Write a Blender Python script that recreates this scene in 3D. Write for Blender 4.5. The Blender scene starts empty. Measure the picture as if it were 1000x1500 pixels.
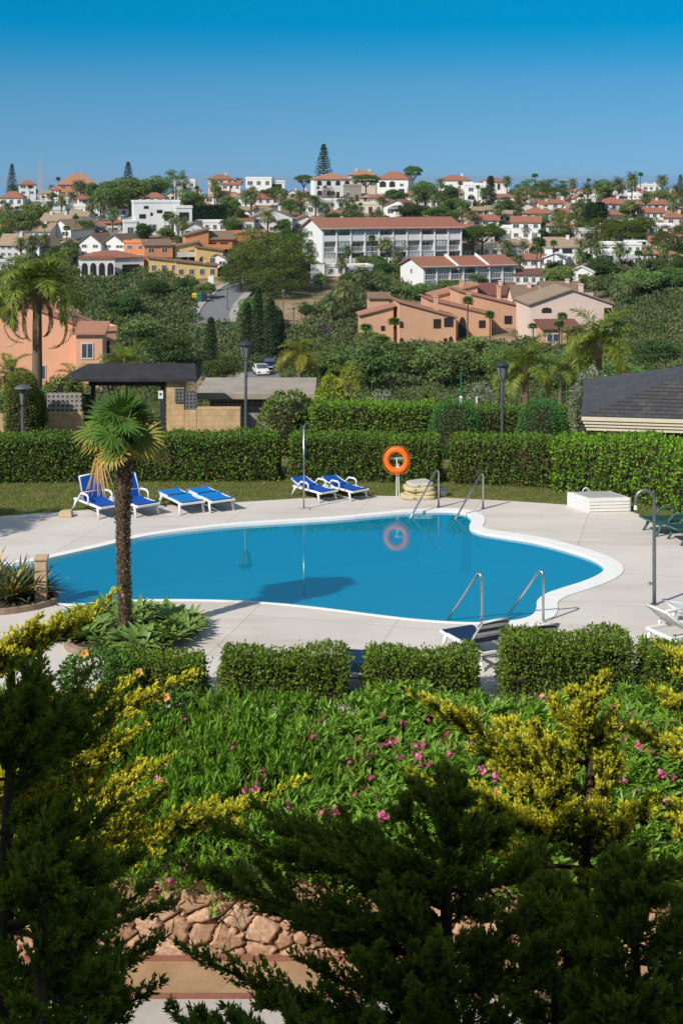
import bpy, bmesh, math, random
import numpy as np
from mathutils import Vector, Matrix
random.seed(7)
R = math.radians
SC = bpy.context.scene
COL = SC.collection
H, F, CX, HY = 9.2, 2083.33, 500.0, 262.0      # camera height, focal length in pixels, principal column, horizon row

# ------------------------------------------------------------------ projection helpers (photo pixel -> world)
def P(px, py, Y):
    return Vector(((px - CX) * Y / F, Y, H - (py - HY) * Y / F))
def G(px, py, z=0.0):
    Y = F * (H - z) / (py - HY)
    return Vector(((px - CX) * Y / F, Y, z))

PROF = np.array([(-80, -2.35), (21.3, -2.35), (23, -3), (44, -3), (46.5, -.3), (50, -.8), (60, -3), (100, -9), (150, -14.5),
                 (180, -16), (212, -16.5), (240, -14), (260, -12), (284, -8.5), (320, -4.0), (380, .8), (450, 2.6), (500, 3.2),
                 (560, 3.0), (700, -3), (900, -28), (1200, -52), (1500, -70), (16000, -80)])
def zt(X, Y):
    z = np.interp(Y, PROF[:, 0], PROF[:, 1])
    px = CX + X * F / np.maximum(Y, 1.0)
    a = np.clip((Y - 330) / 60, 0, 1)
    z = z - a * 1.6 * np.clip((330 - px) / 250, 0, 1) + a * .8 * np.clip((px - 450) / 100, 0, 1)
    b = np.clip((Y - 70) / 60, 0, 1) * np.clip((800 - Y) / 200, 0, 1)
    z = z + b * (.5 * np.sin(X * .07 + Y * .03) + .35 * np.sin(X * .13 - Y * .11 + 2))
    c = np.clip((Y - 60) / 40, 0, 1) * np.clip((290 - Y) / 40, 0, 1)
    z = z + c * 3.0 * np.clip((px - 850) / 250, 0, 1)
    return z
def Yof(px, py):
    Ys = np.concatenate([np.arange(47, 320, .5), np.arange(320, 700, 1.0)])
    rows = HY + (H - zt((px - CX) * Ys / F, Ys)) * F / Ys
    k = np.argmax(rows <= py)
    return float(Ys[k]) if rows[k] <= py else 480.0
def T(px, py, Y=None):
    Y = Y or Yof(px, py)
    X = (px - CX) * Y / F
    return Vector((X, Y, float(zt(X, Y))))

# ------------------------------------------------------------------ materials
def nodes(m):
    m.use_nodes = True
    return m.node_tree, m.node_tree.nodes, m.node_tree.links
def rgb(c):
    return (c[0], c[1], c[2], 1.0)
MATS = {}
def mat(name, c1, c2=None, scale=5.0, rough=.75, bump=0.0, spec=.3, metal=0.0, detail=5.0, bscale=None, stretch=None, c3=None):
    if name in MATS: return MATS[name]
    m = bpy.data.materials.new(name); nt, N, L = nodes(m)
    b = N['Principled BSDF']
    b.inputs['Roughness'].default_value = rough
    b.inputs['Metallic'].default_value = metal
    b.inputs['Specular IOR Level'].default_value = spec
    tc = N.new('ShaderNodeTexCoord'); src = tc.outputs['Object']
    if stretch:
        mp = N.new('ShaderNodeMapping'); mp.inputs['Scale'].default_value = stretch
        L.new(src, mp.inputs[0]); src = mp.outputs[0]
    if c2 is None: c2 = tuple(x * .86 for x in c1)
    nz = N.new('ShaderNodeTexNoise'); nz.inputs['Scale'].default_value = scale; nz.inputs['Detail'].default_value = detail
    nz.inputs['Roughness'].default_value = .65
    L.new(src, nz.inputs['Vector'])
    cr = N.new('ShaderNodeValToRGB'); cr.color_ramp.elements[0].position = .36; cr.color_ramp.elements[1].position = .66
    cr.color_ramp.elements[0].color = rgb(c2); cr.color_ramp.elements[1].color = rgb(c1)
    L.new(nz.outputs['Fac'], cr.inputs[0])
    out = cr.outputs[0]
    if c3 is not None:
        n2 = N.new('ShaderNodeTexNoise'); n2.inputs['Scale'].default_value = scale * .17; n2.inputs['Detail'].default_value = 3
        L.new(src, n2.inputs['Vector'])
        r2 = N.new('ShaderNodeValToRGB'); r2.color_ramp.elements[0].position = .45; r2.color_ramp.elements[1].position = .62
        L.new(n2.outputs['Fac'], r2.inputs[0])
        mx = N.new('ShaderNodeMixRGB'); L.new(r2.outputs[0], mx.inputs[0]); L.new(out, mx.inputs[1]); mx.inputs[2].default_value = rgb(c3)
        out = mx.outputs[0]
    L.new(out, b.inputs['Base Color'])
    if bump:
        bp = N.new('ShaderNodeBump'); bp.inputs['Strength'].default_value = bump; bp.inputs['Distance'].default_value = .02
        n3 = N.new('ShaderNodeTexNoise'); n3.inputs['Scale'].default_value = bscale or scale * 4; n3.inputs['Detail'].default_value = 4
        L.new(src, n3.inputs['Vector']); L.new(n3.outputs['Fac'], bp.inputs['Height']); L.new(bp.outputs[0], b.inputs['Normal'])
    MATS[name] = m
    return m

def leafmat(name, a, b, c=None, d=None, transl=.3, rough=.5, spec=.35, gain=1.7, vary=0.0):
    """leaves vary at random from leaf to leaf between a and b; the 'tint' attribute leads on to c (and d below zero)"""
    if name in MATS: return MATS[name]
    a, b = [tuple(min(.9, x * gain) for x in q) for q in (a, b)]
    m = bpy.data.materials.new(name); nt, N, L = nodes(m)
    bs = N['Principled BSDF']; bs.inputs['Roughness'].default_value = rough; bs.inputs['Specular IOR Level'].default_value = spec
    ge = N.new('ShaderNodeNewGeometry')
    mx = N.new('ShaderNodeMixRGB'); L.new(ge.outputs['Random Per Island'], mx.inputs[0]); mx.inputs[1].default_value = rgb(a); mx.inputs[2].default_value = rgb(b)
    out = mx.outputs[0]
    at = N.new('ShaderNodeAttribute'); at.attribute_name = 'tint'
    if c is not None:
        m2 = N.new('ShaderNodeMixRGB'); m2.use_clamp = True
        L.new(at.outputs['Fac'], m2.inputs[0]); L.new(out, m2.inputs[1]); m2.inputs[2].default_value = rgb(c); out = m2.outputs[0]
    if d is not None:
        mt = N.new('ShaderNodeMath'); mt.operation = 'MULTIPLY'; mt.inputs[1].default_value = -1.0; mt.use_clamp = True
        L.new(at.outputs['Fac'], mt.inputs[0])
        m3 = N.new('ShaderNodeMixRGB'); L.new(mt.outputs[0], m3.inputs[0]); L.new(out, m3.inputs[1]); m3.inputs[2].default_value = rgb(d); out = m3.outputs[0]
    if vary:                    # each tree of a kind has its own shade
        oi = N.new('ShaderNodeObjectInfo'); m1 = N.new('ShaderNodeMapRange'); m1.inputs[3].default_value = 1 - vary; m1.inputs[4].default_value = 1 + vary * 1.3; L.new(oi.outputs['Random'], m1.inputs[0])
        fr = N.new('ShaderNodeMath'); fr.operation = 'MULTIPLY'; fr.inputs[1].default_value = 7.3; L.new(oi.outputs['Random'], fr.inputs[0]); f2 = N.new('ShaderNodeMath'); f2.operation = 'FRACT'; L.new(fr.outputs[0], f2.inputs[0])
        m2 = N.new('ShaderNodeMapRange'); m2.inputs[3].default_value = .470; m2.inputs[4].default_value = .525; L.new(f2.outputs[0], m2.inputs[0])
        hv = N.new('ShaderNodeHueSaturation'); L.new(m1.outputs[0], hv.inputs['Value']); L.new(m2.outputs[0], hv.inputs['Hue']); L.new(out, hv.inputs['Color']); out = hv.outputs[0]
    L.new(out, bs.inputs['Base Color'])
    if transl:
        tr = N.new('ShaderNodeBsdfTranslucent'); L.new(out, tr.inputs[0])
        ms = N.new('ShaderNodeMixShader'); ms.inputs[0].default_value = transl
        L.new(bs.outputs[0], ms.inputs[1]); L.new(tr.outputs[0], ms.inputs[2]); L.new(ms.outputs[0], N['Material Output'].inputs[0])
    MATS[name] = m
    return m

# ------------------------------------------------------------------ object bookkeeping
def tag(o, label=None, cat=None, group=None, kind=None):
    if label: o['label'] = label
    if cat: o['category'] = cat
    if group: o['group'] = group
    if kind: o['kind'] = kind
    return o
def empty(name, loc, rz=0.0, label=None, cat=None, group=None, sc=None):
    o = bpy.data.objects.new(name, None); COL.objects.link(o)
    o.location = loc; o.rotation_euler = (0, 0, rz); o.empty_display_size = .3
    if sc: o.scale = sc
    return tag(o, label, cat, group)
def copy_tree(o, parent=None):
    c = o.copy(); COL.objects.link(c)
    if parent is not None: c.parent = parent
    for ch in list(o.children): copy_tree(ch, c)
    return c

class MB:
    """collects faces, then links them as ONE mesh object"""
    def __init__(s): s.v = []; s.f = []; s.m = []; s.t = []; s.mi = 0; s.ti = 0.0
    def poly(s, pts, mi=None):
        n = len(s.v); s.v += [tuple(p) for p in pts]; s.f.append(tuple(range(n, n + len(pts)))); s.m.append(s.mi if mi is None else mi); s.t.append(s.ti)
        return s
    def mesh(s, vs, fs, mi=None):
        n = len(s.v); s.v += [tuple(p) for p in vs]
        for f in fs: s.f.append(tuple(i + n for i in f)); s.m.append(s.mi if mi is None else mi); s.t.append(s.ti)
        return s
    def box(s, x0, x1, y0, y1, z0, z1, M=None, mi=None):
        vs = [Vector((x, y, z)) for z in (z0, z1) for y in (y0, y1) for x in (x0, x1)]
        if M is not None: vs = [M @ v for v in vs]
        return s.mesh(vs, [(0, 2, 3, 1), (4, 5, 7, 6), (0, 1, 5, 4), (1, 3, 7, 5), (3, 2, 6, 7), (2, 0, 4, 6)], mi)
    def prism(s, poly, vec, mi=None):
        n = len(poly); a = [Vector(p) for p in poly]; b = [p + Vector(vec) for p in a]
        fs = [tuple(reversed(range(n))), tuple(range(n, 2 * n))] + [(i, (i + 1) % n, n + (i + 1) % n, n + i) for i in range(n)]
        return s.mesh(a + b, fs, mi)
    def tube(s, pts, r, n=8, mi=None, cap=True):
        pts = [Vector(p) for p in pts]; rs = r if isinstance(r, (list, tuple)) else [r] * len(pts)
        vs = []; up = None
        for i, p in enumerate(pts):
            t = (pts[min(i + 1, len(pts) - 1)] - pts[max(i - 1, 0)]).normalized()
            if up is None: up = Vector((0, 0, 1)) if abs(t.z) < .9 else Vector((1, 0, 0))
            a = t.cross(up).normalized(); b = a.cross(t).normalized(); up = b
            for k in range(n):
                an = 2 * math.pi * k / n; vs.append(p + (a * math.cos(an) + b * math.sin(an)) * rs[i])
        fs = []
        for i in range(len(pts) - 1):
            for k in range(n): fs.append((i * n + k, i * n + (k + 1) % n, (i + 1) * n + (k + 1) % n, (i + 1) * n + k))
        if cap: fs += [tuple(reversed(range(n))), tuple(range((len(pts) - 1) * n, len(pts) * n))]
        return s.mesh(vs, fs, mi)
    def lathe(s, prof, c=(0, 0, 0), n=16, mi=None):
        vs = []; fs = []
        for r, z in prof:
            for k in range(n): vs.append((c[0] + r * math.cos(2 * math.pi * k / n), c[1] + r * math.sin(2 * math.pi * k / n), c[2] + z))
        for i in range(len(prof) - 1):
            for k in range(n): fs.append((i * n + k, i * n + (k + 1) % n, (i + 1) * n + (k + 1) % n, (i + 1) * n + k))
        return s.mesh(vs, fs, mi)
    def build(s, name, mats, parent=None, smooth=False, bevel=0.0):
        me = bpy.data.meshes.new(name); me.from_pydata(s.v, [], s.f)
        mats = mats if isinstance(mats, (list, tuple)) else [mats]
        for q in mats: me.materials.append(q)
        if len(mats) > 1: me.polygons.foreach_set('material_index', s.m)
        if any(s.t):
            a = me.attributes.new('tint', 'FLOAT', 'FACE'); a.data.foreach_set('value', s.t)
        if smooth: me.polygons.foreach_set('use_smooth', [True] * len(s.f))
        bm = bmesh.new(); bm.from_mesh(me); bmesh.ops.recalc_face_normals(bm, faces=bm.faces[:]); bm.to_mesh(me); bm.free()
        o = bpy.data.objects.new(name, me); COL.objects.link(o)
        if parent is not None: o.parent = parent
        if bevel:
            bv = o.modifiers.new('bevel', 'BEVEL'); bv.width = bevel; bv.segments = 2; bv.limit_method = 'ANGLE'
        return o

def np_mesh(name, q, tint=None, mats=None, smooth=False, extra=None):
    """q: (N,k,3) array of k-gons -> mesh (each polygon its own island); extra: MB whose faces are added with material 1"""
    N, k, _ = q.shape
    v = q.reshape(-1, 3).astype(np.float32); nl = N * k
    loops = np.arange(nl, dtype=np.int32); starts = np.arange(0, nl, k, dtype=np.int32)
    me = bpy.data.meshes.new(name)
    me.vertices.add(len(v)); me.vertices.foreach_set('co', v.ravel())
    me.loops.add(nl); me.loops.foreach_set('vertex_index', loops)
    me.polygons.add(N); me.polygons.foreach_set('loop_start', starts)
    for m in (mats if isinstance(mats, (list, tuple)) else [mats]): me.materials.append(m)
    if tint is not None:
        a = me.attributes.new('tint', 'FLOAT', 'FACE'); a.data.foreach_set('value', np.asarray(tint, dtype=np.float32))
    me.update(calc_edges=True)
    return me
def np_obj(name, q, tint=None, mats=None, parent=None):
    o = bpy.data.objects.new(name, np_mesh(name, q, tint, mats)); COL.objects.link(o)
    if parent is not None: o.parent = parent
    return o

def unit(a): return a / np.maximum(np.linalg.norm(a, axis=-1, keepdims=True), 1e-9)
def leaves(pos, d, n, ln, wd, fold=0.0):
    """diamond leaves (N,4,3): base pos, along d, width across d x n"""
    d = unit(d); s = unit(np.cross(d, n)); ln = np.asarray(ln).reshape(-1, 1); wd = np.asarray(wd).reshape(-1, 1)
    mid = pos + d * ln * .45
    up = unit(np.cross(s, d)) * fold * wd
    return np.stack([pos, mid + s * wd * .5 + up, pos + d * ln, mid - s * wd * .5 + up], axis=1)
def blades(pos, d, n, ln, wd):
    """longer leaves of 6 corners"""
    d = unit(d); s = unit(np.cross(d, n)); ln = np.asarray(ln).reshape(-1, 1); wd = np.asarray(wd).reshape(-1, 1)
    a = pos + d * ln * .3; b = pos + d * ln * .7
    return np.stack([pos - s * wd * .12, a - s * wd * .5, b - s * wd * .42, pos + d * ln, b + s * wd * .42, a + s * wd * .5][::-1], axis=1)
def rsph(rng, n):
    return unit(rng.normal(size=(n, 3)))

# ------------------------------------------------------------------ camera, sun, sky
cd = bpy.data.cameras.new('camera'); cam = bpy.data.objects.new('camera', cd); COL.objects.link(cam)
cam.location = (0, 0, H); cam.rotation_euler = (R(90), 0, 0)
cd.sensor_fit = 'VERTICAL'; cd.sensor_height = 36; cd.sensor_width = 24; cd.lens = 50
cd.shift_y = -(750 - HY) / 1500.0
cd.clip_start = .1; cd.clip_end = 80000
SC.camera = cam
SUN_AZ, SUN_EL = R(225), R(39)        # the sun stands behind the camera to the left
sd = bpy.data.lights.new('sun', 'SUN'); sd.energy = 4.7; sd.angle = R(.5); sd.color = (1.0, .94, .86)
so = bpy.data.objects.new('sun', sd); COL.objects.link(so)
so.rotation_euler = Vector((math.cos(SUN_EL) * .707, math.cos(SUN_EL) * .707, -math.sin(SUN_EL))).to_track_quat('-Z', 'Y').to_euler()
so.location = (-40, -40, 60)
W = bpy.data.worlds.new('World'); SC.world = W; W.use_nodes = True
N = W.node_tree.nodes; L = W.node_tree.links; bg = N['Background']
sky = N.new('ShaderNodeTexSky'); sky.sky_type = 'NISHITA'; sky.sun_disc = False
sky.sun_elevation = SUN_EL; sky.sun_rotation = SUN_AZ
sky.air_density = 1.0; sky.dust_density = .15; sky.ozone_density = 4.0; sky.altitude = 300
tc = N.new('ShaderNodeTexCoord'); mp = N.new('ShaderNodeMapping'); mp.vector_type = 'POINT'
mp.inputs['Location'].default_value = (0, 0, .225); mp.inputs['Scale'].default_value = (1, 1, .45)
vn = N.new('ShaderNodeVectorMath'); vn.operation = 'NORMALIZE'
L.new(tc.outputs['Generated'], mp.inputs[0]); L.new(mp.outputs[0], vn.inputs[0]); L.new(vn.outputs[0], sky.inputs[0])
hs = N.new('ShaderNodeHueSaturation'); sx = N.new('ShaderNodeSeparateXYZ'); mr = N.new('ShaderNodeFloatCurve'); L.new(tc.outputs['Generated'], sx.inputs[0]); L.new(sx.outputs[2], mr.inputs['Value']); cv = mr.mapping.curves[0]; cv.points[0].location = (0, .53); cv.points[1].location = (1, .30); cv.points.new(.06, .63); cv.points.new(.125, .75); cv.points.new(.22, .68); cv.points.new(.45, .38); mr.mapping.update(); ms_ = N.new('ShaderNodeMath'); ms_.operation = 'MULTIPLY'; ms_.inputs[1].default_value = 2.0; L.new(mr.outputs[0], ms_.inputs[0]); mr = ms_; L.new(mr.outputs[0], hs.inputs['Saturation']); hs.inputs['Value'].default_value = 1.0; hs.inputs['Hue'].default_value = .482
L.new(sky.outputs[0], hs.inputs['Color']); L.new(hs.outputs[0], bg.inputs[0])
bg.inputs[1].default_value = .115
SC.view_settings.view_transform = 'Standard'; SC.view_settings.look = 'None'; SC.view_settings.exposure = 0; SC.view_settings.gamma = 1
SC.cycles.max_bounces = 6; SC.cycles.diffuse_bounces = 2; SC.cycles.glossy_bounces = 2; SC.cycles.transparent_max_bounces = 6
SC.cycles.transmission_bounces = 2
SC.cycles.use_denoising = True
# ================================================================== the setting: terrain, sea, deck, pool, lawn
M_EARTH = None
def terrain_mat():
    m = bpy.data.materials.new('earth_and_dry_grass'); nt, N, L = nodes(m); b = N['Principled BSDF']; b.inputs['Roughness'].default_value = .95
    tc = N.new('ShaderNodeTexCoord')
    def nz(s, d=5):
        n = N.new('ShaderNodeTexNoise'); n.inputs['Scale'].default_value = s; n.inputs['Detail'].default_value = d; n.inputs['Roughness'].default_value = .7
        L.new(tc.outputs['Object'], n.inputs['Vector']); return n.outputs['Fac']
    def ramp(s, p0, c0, p1, c1):
        r = N.new('ShaderNodeValToRGB'); r.color_ramp.elements[0].position = p0; r.color_ramp.elements[1].position = p1
        r.color_ramp.elements[0].color = rgb(c0); r.color_ramp.elements[1].color = rgb(c1); L.new(s, r.inputs[0]); return r.outputs[0]
    a = ramp(nz(.35), .35, (.20, .13, .075), .65, (.38, .26, .155))
    g = ramp(nz(1.3), .35, (.07, .08, .03), .65, (.17, .15, .06))
    mx = N.new('ShaderNodeMixRGB'); L.new(ramp(nz(.06, 3), .45, (0, 0, 0), .6, (1, 1, 1)), mx.inputs[0]); L.new(a, mx.inputs[1]); L.new(g, mx.inputs[2])
    L.new(mx.outputs[0], b.inputs['Base Color'])
    return m
xs = np.concatenate([[-15000, -6000, -2500, -1200], np.arange(-600, -200, 25), np.arange(-200, 201, 5), np.arange(225, 601, 25), [1200, 2500, 6000, 15000]]).astype(float)
ys = np.concatenate([[-80, -20, 0, 10, 18, 21.3, 23, 30, 44, 46.5, 48, 50, 54], np.arange(58, 320, 4), np.arange(320, 720, 10), [760, 820, 900, 1000, 1200, 1500, 2500, 16000]]).astype(float)
XX, YY = np.meshgrid(xs, ys); ZZ = zt(XX, YY)
me = bpy.data.meshes.new('ground')
nx, ny = len(xs), len(ys)
vs = np.stack([XX, YY, ZZ], -1).reshape(-1, 3)
fs = [(j * nx + i, j * nx + i + 1, (j + 1) * nx + i + 1, (j + 1) * nx + i) for j in range(ny - 1) for i in range(nx - 1)]
me.from_pydata([tuple(v) for v in vs], [], fs); me.materials.append(terrain_mat())
me.polygons.foreach_set('use_smooth', [True] * len(fs))
go = bpy.data.objects.new('ground', me); COL.objects.link(go); tag(go, kind='structure')

def water_mat(name, deep, rough=.02, bump=.02, bscale=3.0):
    m = bpy.data.materials.new(name); nt, N, L = nodes(m)
    b = N['Principled BSDF']; b.inputs['Base Color'].default_value = rgb(deep); b.inputs['Roughness'].default_value = rough; b.inputs['IOR'].default_value = 1.33
    b.inputs['Specular IOR Level'].default_value = .5
    tc = N.new('ShaderNodeTexCoord'); nz = N.new('ShaderNodeTexNoise'); nz.inputs['Scale'].default_value = bscale; nz.inputs['Detail'].default_value = 3
    L.new(tc.outputs['Object'], nz.inputs['Vector'])
    bp = N.new('ShaderNodeBump'); bp.inputs['Strength'].default_value = bump; bp.inputs['Distance'].default_value = .05
    L.new(nz.outputs['Fac'], bp.inputs['Height']); L.new(bp.outputs[0], b.inputs['Normal'])
    return m
sea = MB().poly([(-14900, 820, -45), (14900, 820, -45), (14900, 15900, -45), (-14900, 15900, -45)]).build('sea', water_mat('sea_water', (.125, .33, .56), .9, .0, .05))
tag(sea, kind='structure')

# ---- pool outline, read off the photograph's ground plane (deck level z = 0), clockwise from the far left
INNER = [(-90, 832), (0, 828), (52, 823), (100, 812), (150, 801), (200, 788), (250, 780), (300, 774), (350, 769), (400, 766), (450, 763), (500, 760), (550, 755), (600, 750), (640, 748.5),
         (665, 748.5), (682, 752), (690, 758), (690, 765), (686, 771), (690, 776), (705, 781), (730, 785), (750, 788), (787, 794), (825, 804), (860, 815), (880, 825), (886, 834), (876, 843),
         (852, 853), (822, 862), (798, 870), (785, 880), (786, 890), (782, 900), (770, 906), (750, 910), (700, 913), (650, 911), (600, 907), (550, 901), (500, 894.5), (450, 888.5),
         (400, 883.5), (350, 880.5), (300, 879), (250, 878.5), (200, 879), (150, 882), (110, 886), (80, 884), (60, 874), (30, 862), (0, 850), (-40, 842), (-90, 840)]
def smooth_loop(pts, it=2):
    for _ in range(it):
        q = []
        for i in range(len(pts)):
            a, b = pts[i], pts[(i + 1) % len(pts)]
            q += [a * .75 + b * .25, a * .25 + b * .75]
        pts = q
    return pts
inner = smooth_loop([G(*p) for p in INNER], 2)
def offset(loop, fn):
    out = []; n = len(loop)
    for i, p in enumerate(loop):
        t = (loop[(i + 2) % n] - loop[i - 2]); nrm = Vector((-t.y, t.x, 0)).normalized()
        out.append(p + nrm * fn(p))
    return out
area = sum(inner[i].x * inner[(i + 1) % len(inner)].y - inner[(i + 1) % len(inner)].x * inner[i].y for i in range(len(inner)))
SGN = -1 if area > 0 else 1
def cw(p):      # coping is wide round the far side and the shallow end, a narrow lip along the near edge
    px = CX + p.x * F / p.y; py = HY + H * F / p.y
    near = 1 if (py > 872 and px < 740) else 0
    return SGN * (.08 if near else .26 + .19 * min(1, max(0, (px - 640) / 90)))
widths = [cw(p) for p in inner]
for _ in range(6): widths = [(widths[i - 1] + widths[i] * 2 + widths[(i + 1) % len(widths)]) / 4 for i in range(len(widths))]
outer = [p for p in inner]
n = len(inner)
for i in range(n):
    t = (inner[(i + 2) % n] - inner[i - 2]); outer[i] = inner[i] + Vector((-t.y, t.x, 0)).normalized() * widths[i]
def fill(loops, z, name, m, thick=None):
    bm = bmesh.new(); ed = []
    for lp in loops:
        vv = [bm.verts.new((p[0], p[1], z)) for p in lp]
        ed += [bm.edges.new((vv[i], vv[(i + 1) % len(vv)])) for i in range(len(vv))]
    bmesh.ops.triangle_fill(bm, use_beauty=True, use_dissolve=False, edges=ed)
    bmesh.ops.recalc_face_normals(bm, faces=bm.faces[:])
    if sum(f.normal.z for f in bm.faces) < 0: bmesh.ops.reverse_faces(bm, faces=bm.faces[:])
    me = bpy.data.meshes.new(name); bm.to_mesh(me); bm.free(); me.materials.append(m)
    o = bpy.data.objects.new(name, me); COL.objects.link(o); return o
def deck_mat():
    m = bpy.data.materials.new('pale_concrete'); nt, N, L = nodes(m); b = N['Principled BSDF']; b.inputs['Roughness'].default_value = .85
    tc = N.new('ShaderNodeTexCoord')
    def nz(s, d, st=None):
        src = tc.outputs['Object']
        if st:
            mp = N.new('ShaderNodeMapping'); mp.inputs['Scale'].default_value = st; L.new(src, mp.inputs[0]); src = mp.outputs[0]
        n_ = N.new('ShaderNodeTexNoise'); n_.inputs['Scale'].default_value = s; n_.inputs['Detail'].default_value = d; n_.inputs['Roughness'].default_value = .6; L.new(src, n_.inputs['Vector']); return n_.outputs['Fac']
    def ramp(s, p0, c0, p1, c1):
        r = N.new('ShaderNodeValToRGB'); r.color_ramp.elements[0].position = p0; r.color_ramp.elements[1].position = p1
        r.color_ramp.elements[0].color = rgb(c0); r.color_ramp.elements[1].color = rgb(c1); L.new(s, r.inputs[0]); return r.outputs[0]
    a = ramp(nz(.5, 6), .35, (.60, .55, .50), .65, (.68, .625, .575))
    s = ramp(nz(.8, 6, (.25, 1.4, 1)), .50, (1, 1, 1), .74, (.84, .79, .73))
    f = ramp(nz(40, 2), .3, (.93, .93, .93), .7, (1, 1, 1))
    m1 = N.new('ShaderNodeMixRGB'); m1.blend_type = 'MULTIPLY'; m1.inputs[0].default_value = 1; L.new(a, m1.inputs[1]); L.new(s, m1.inputs[2])
    m2 = N.new('ShaderNodeMixRGB'); m2.blend_type = 'MULTIPLY'; m2.inputs[0].default_value = 1; L.new(m1.outputs[0], m2.inputs[1]); L.new(f, m2.inputs[2])
    br = N.new('ShaderNodeTexBrick'); br.offset = 0; br.inputs['Scale'].default_value = 1.0; br.inputs['Brick Width'].default_value = 3.1; br.inputs['Row Height'].default_value = 2.6
    br.inputs['Mortar Size'].default_value = .012; br.inputs['Color1'].default_value = (1, 1, 1, 1); br.inputs['Color2'].default_value = (.96, .96, .96, 1); br.inputs['Mortar'].default_value = (.72, .69, .66, 1)
    mp = N.new('ShaderNodeMapping'); mp.inputs['Rotation'].default_value = (0, 0, .25); L.new(tc.outputs['Object'], mp.inputs[0]); L.new(mp.outputs[0], br.inputs['Vector'])
    m3 = N.new('ShaderNodeMixRGB'); m3.blend_type = 'MULTIPLY'; m3.inputs[0].default_value = 1; L.new(m2.outputs[0], m3.inputs[1]); L.new(br.outputs['Color'], m3.inputs[2])
    L.new(m3.outputs[0], b.inputs['Base Color'])
    return m
rect = [(-60, 24.35), (60, 24.35), (60, 46.6), (-60, 46.6)]
tag(fill([rect, outer], 0.0, 'pool_deck', deck_mat()), kind='structure')
WH = mat('coping_stone', (.86, .85, .82), (.78, .77, .74), 3, .6)
mb = MB()
for i in range(n):
    j = (i + 1) % n; a, b, c, d = inner[i], inner[j], outer[j], outer[i]
    up = Vector((0, 0, .018)); dn = Vector((0, 0, -.07))
    mb.poly([a + up, b + up, c + up, d + up]); mb.poly([d + up, c + up, c, d]); mb.poly([a + up, a + dn, b + dn, b + up])
tag(mb.build('pool_coping', WH), kind='structure')
# basin with a gently sloping floor, blue mosaic
def tile_mat():
    m = bpy.data.materials.new('blue_mosaic'); nt, N, L = nodes(m); b = N['Principled BSDF']; b.inputs['Roughness'].default_value = .5
    tc = N.new('ShaderNodeTexCoord'); n_ = N.new('ShaderNodeTexNoise'); n_.inputs['Scale'].default_value = .3; n_.inputs['Detail'].default_value = 2; L.new(tc.outputs['Object'], n_.inputs['Vector'])
    r = N.new('ShaderNodeValToRGB'); r.color_ramp.elements[0].color = (.01, .42, .56, 1); r.color_ramp.elements[1].color = (.01, .45, .60, 1); L.new(n_.outputs['Fac'], r.inputs[0])
    L.new(r.outputs[0], b.inputs['Base Color']); return m
TILE = tile_mat()
mb = MB()
BW = offset(inner, lambda p: SGN * .03)
for i in range(n):
    j = (i + 1) % n; mb.poly([BW[i] + Vector((0, 0, -.06)), BW[i] + Vector((0, 0, -1.35)), BW[j] + Vector((0, 0, -1.35)), BW[j] + Vector((0, 0, -.06))])
bas = mb.build('pool_basin', TILE); tag(bas, kind='structure')
tag(fill([BW], -1.33, 'pool_floor', TILE), kind='structure')
def pool_water():
    m = bpy.data.materials.new('pool_water'); nt, N, L = nodes(m); N.remove(N['Principled BSDF'])
    fr = N.new('ShaderNodeFresnel'); fr.inputs[0].default_value = 1.55
    tr = N.new('ShaderNodeBsdfTransparent'); tr.inputs[0].default_value = (.42, .90, .97, 1)
    gl = N.new('ShaderNodeBsdfGlossy'); gl.inputs['Roughness'].default_value = .015; gl.inputs[0].default_value = (.9, .95, 1, 1)
    tc = N.new('ShaderNodeTexCoord'); nz = N.new('ShaderNodeTexNoise'); nz.inputs['Scale'].default_value = 1.6; nz.inputs['Detail'].default_value = 2
    L.new(tc.outputs['Object'], nz.inputs['Vector']); bp = N.new('ShaderNodeBump'); bp.inputs['Strength'].default_value = .012; bp.inputs['Distance'].default_value = .05
    L.new(nz.outputs['Fac'], bp.inputs['Height']); L.new(bp.outputs[0], gl.inputs['Normal'])
    ge = N.new('ShaderNodeNewGeometry'); sb = N.new('ShaderNodeMath'); sb.operation = 'SUBTRACT'; sb.use_clamp = True; L.new(fr.outputs[0], sb.inputs[0]); L.new(ge.outputs['Backfacing'], sb.inputs[1])
    df = N.new('ShaderNodeBsdfDiffuse'); df.inputs[0].default_value = (.0, .27, .44, 1)
    md = N.new('ShaderNodeMixShader'); md.inputs[0].default_value = .72; L.new(tr.outputs[0], md.inputs[1]); L.new(df.outputs[0], md.inputs[2])
    mx = N.new('ShaderNodeMixShader'); L.new(sb.outputs[0], mx.inputs[0]); L.new(md.outputs[0], mx.inputs[1]); L.new(gl.outputs[0], mx.inputs[2])
    L.new(mx.outputs[0], N['Material Output'].inputs[0]); return m
tag(fill([BW], -.045, 'pool_water', pool_water()), kind='structure')
# corner steps under water
def steps(pts, name):
    mb = MB()
    for k in range(3):
        a, b, c, d = [Vector(p) for p in pts]
        f = .45 + k * .42
        e = c + (b - c) * 0; q = [a, b, b + (c - b) * (f / 1.3), a + (d - a) * (f / 1.3)]
        mb.prism([(p.x, p.y, -1.32) for p in q], (0, 0, 1.02 - .30 * k))
    tag(mb.build(name, mat('step_tile', (.10, .46, .60), (.08, .43, .57), 4)), kind='structure')
steps([G(622, 752), G(680, 754.5), G(674, 768), G(612, 765)], 'pool_steps')
steps([G(779, 902), G(642, 909), G(628, 893), G(776, 876)], 'pool_steps')
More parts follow.
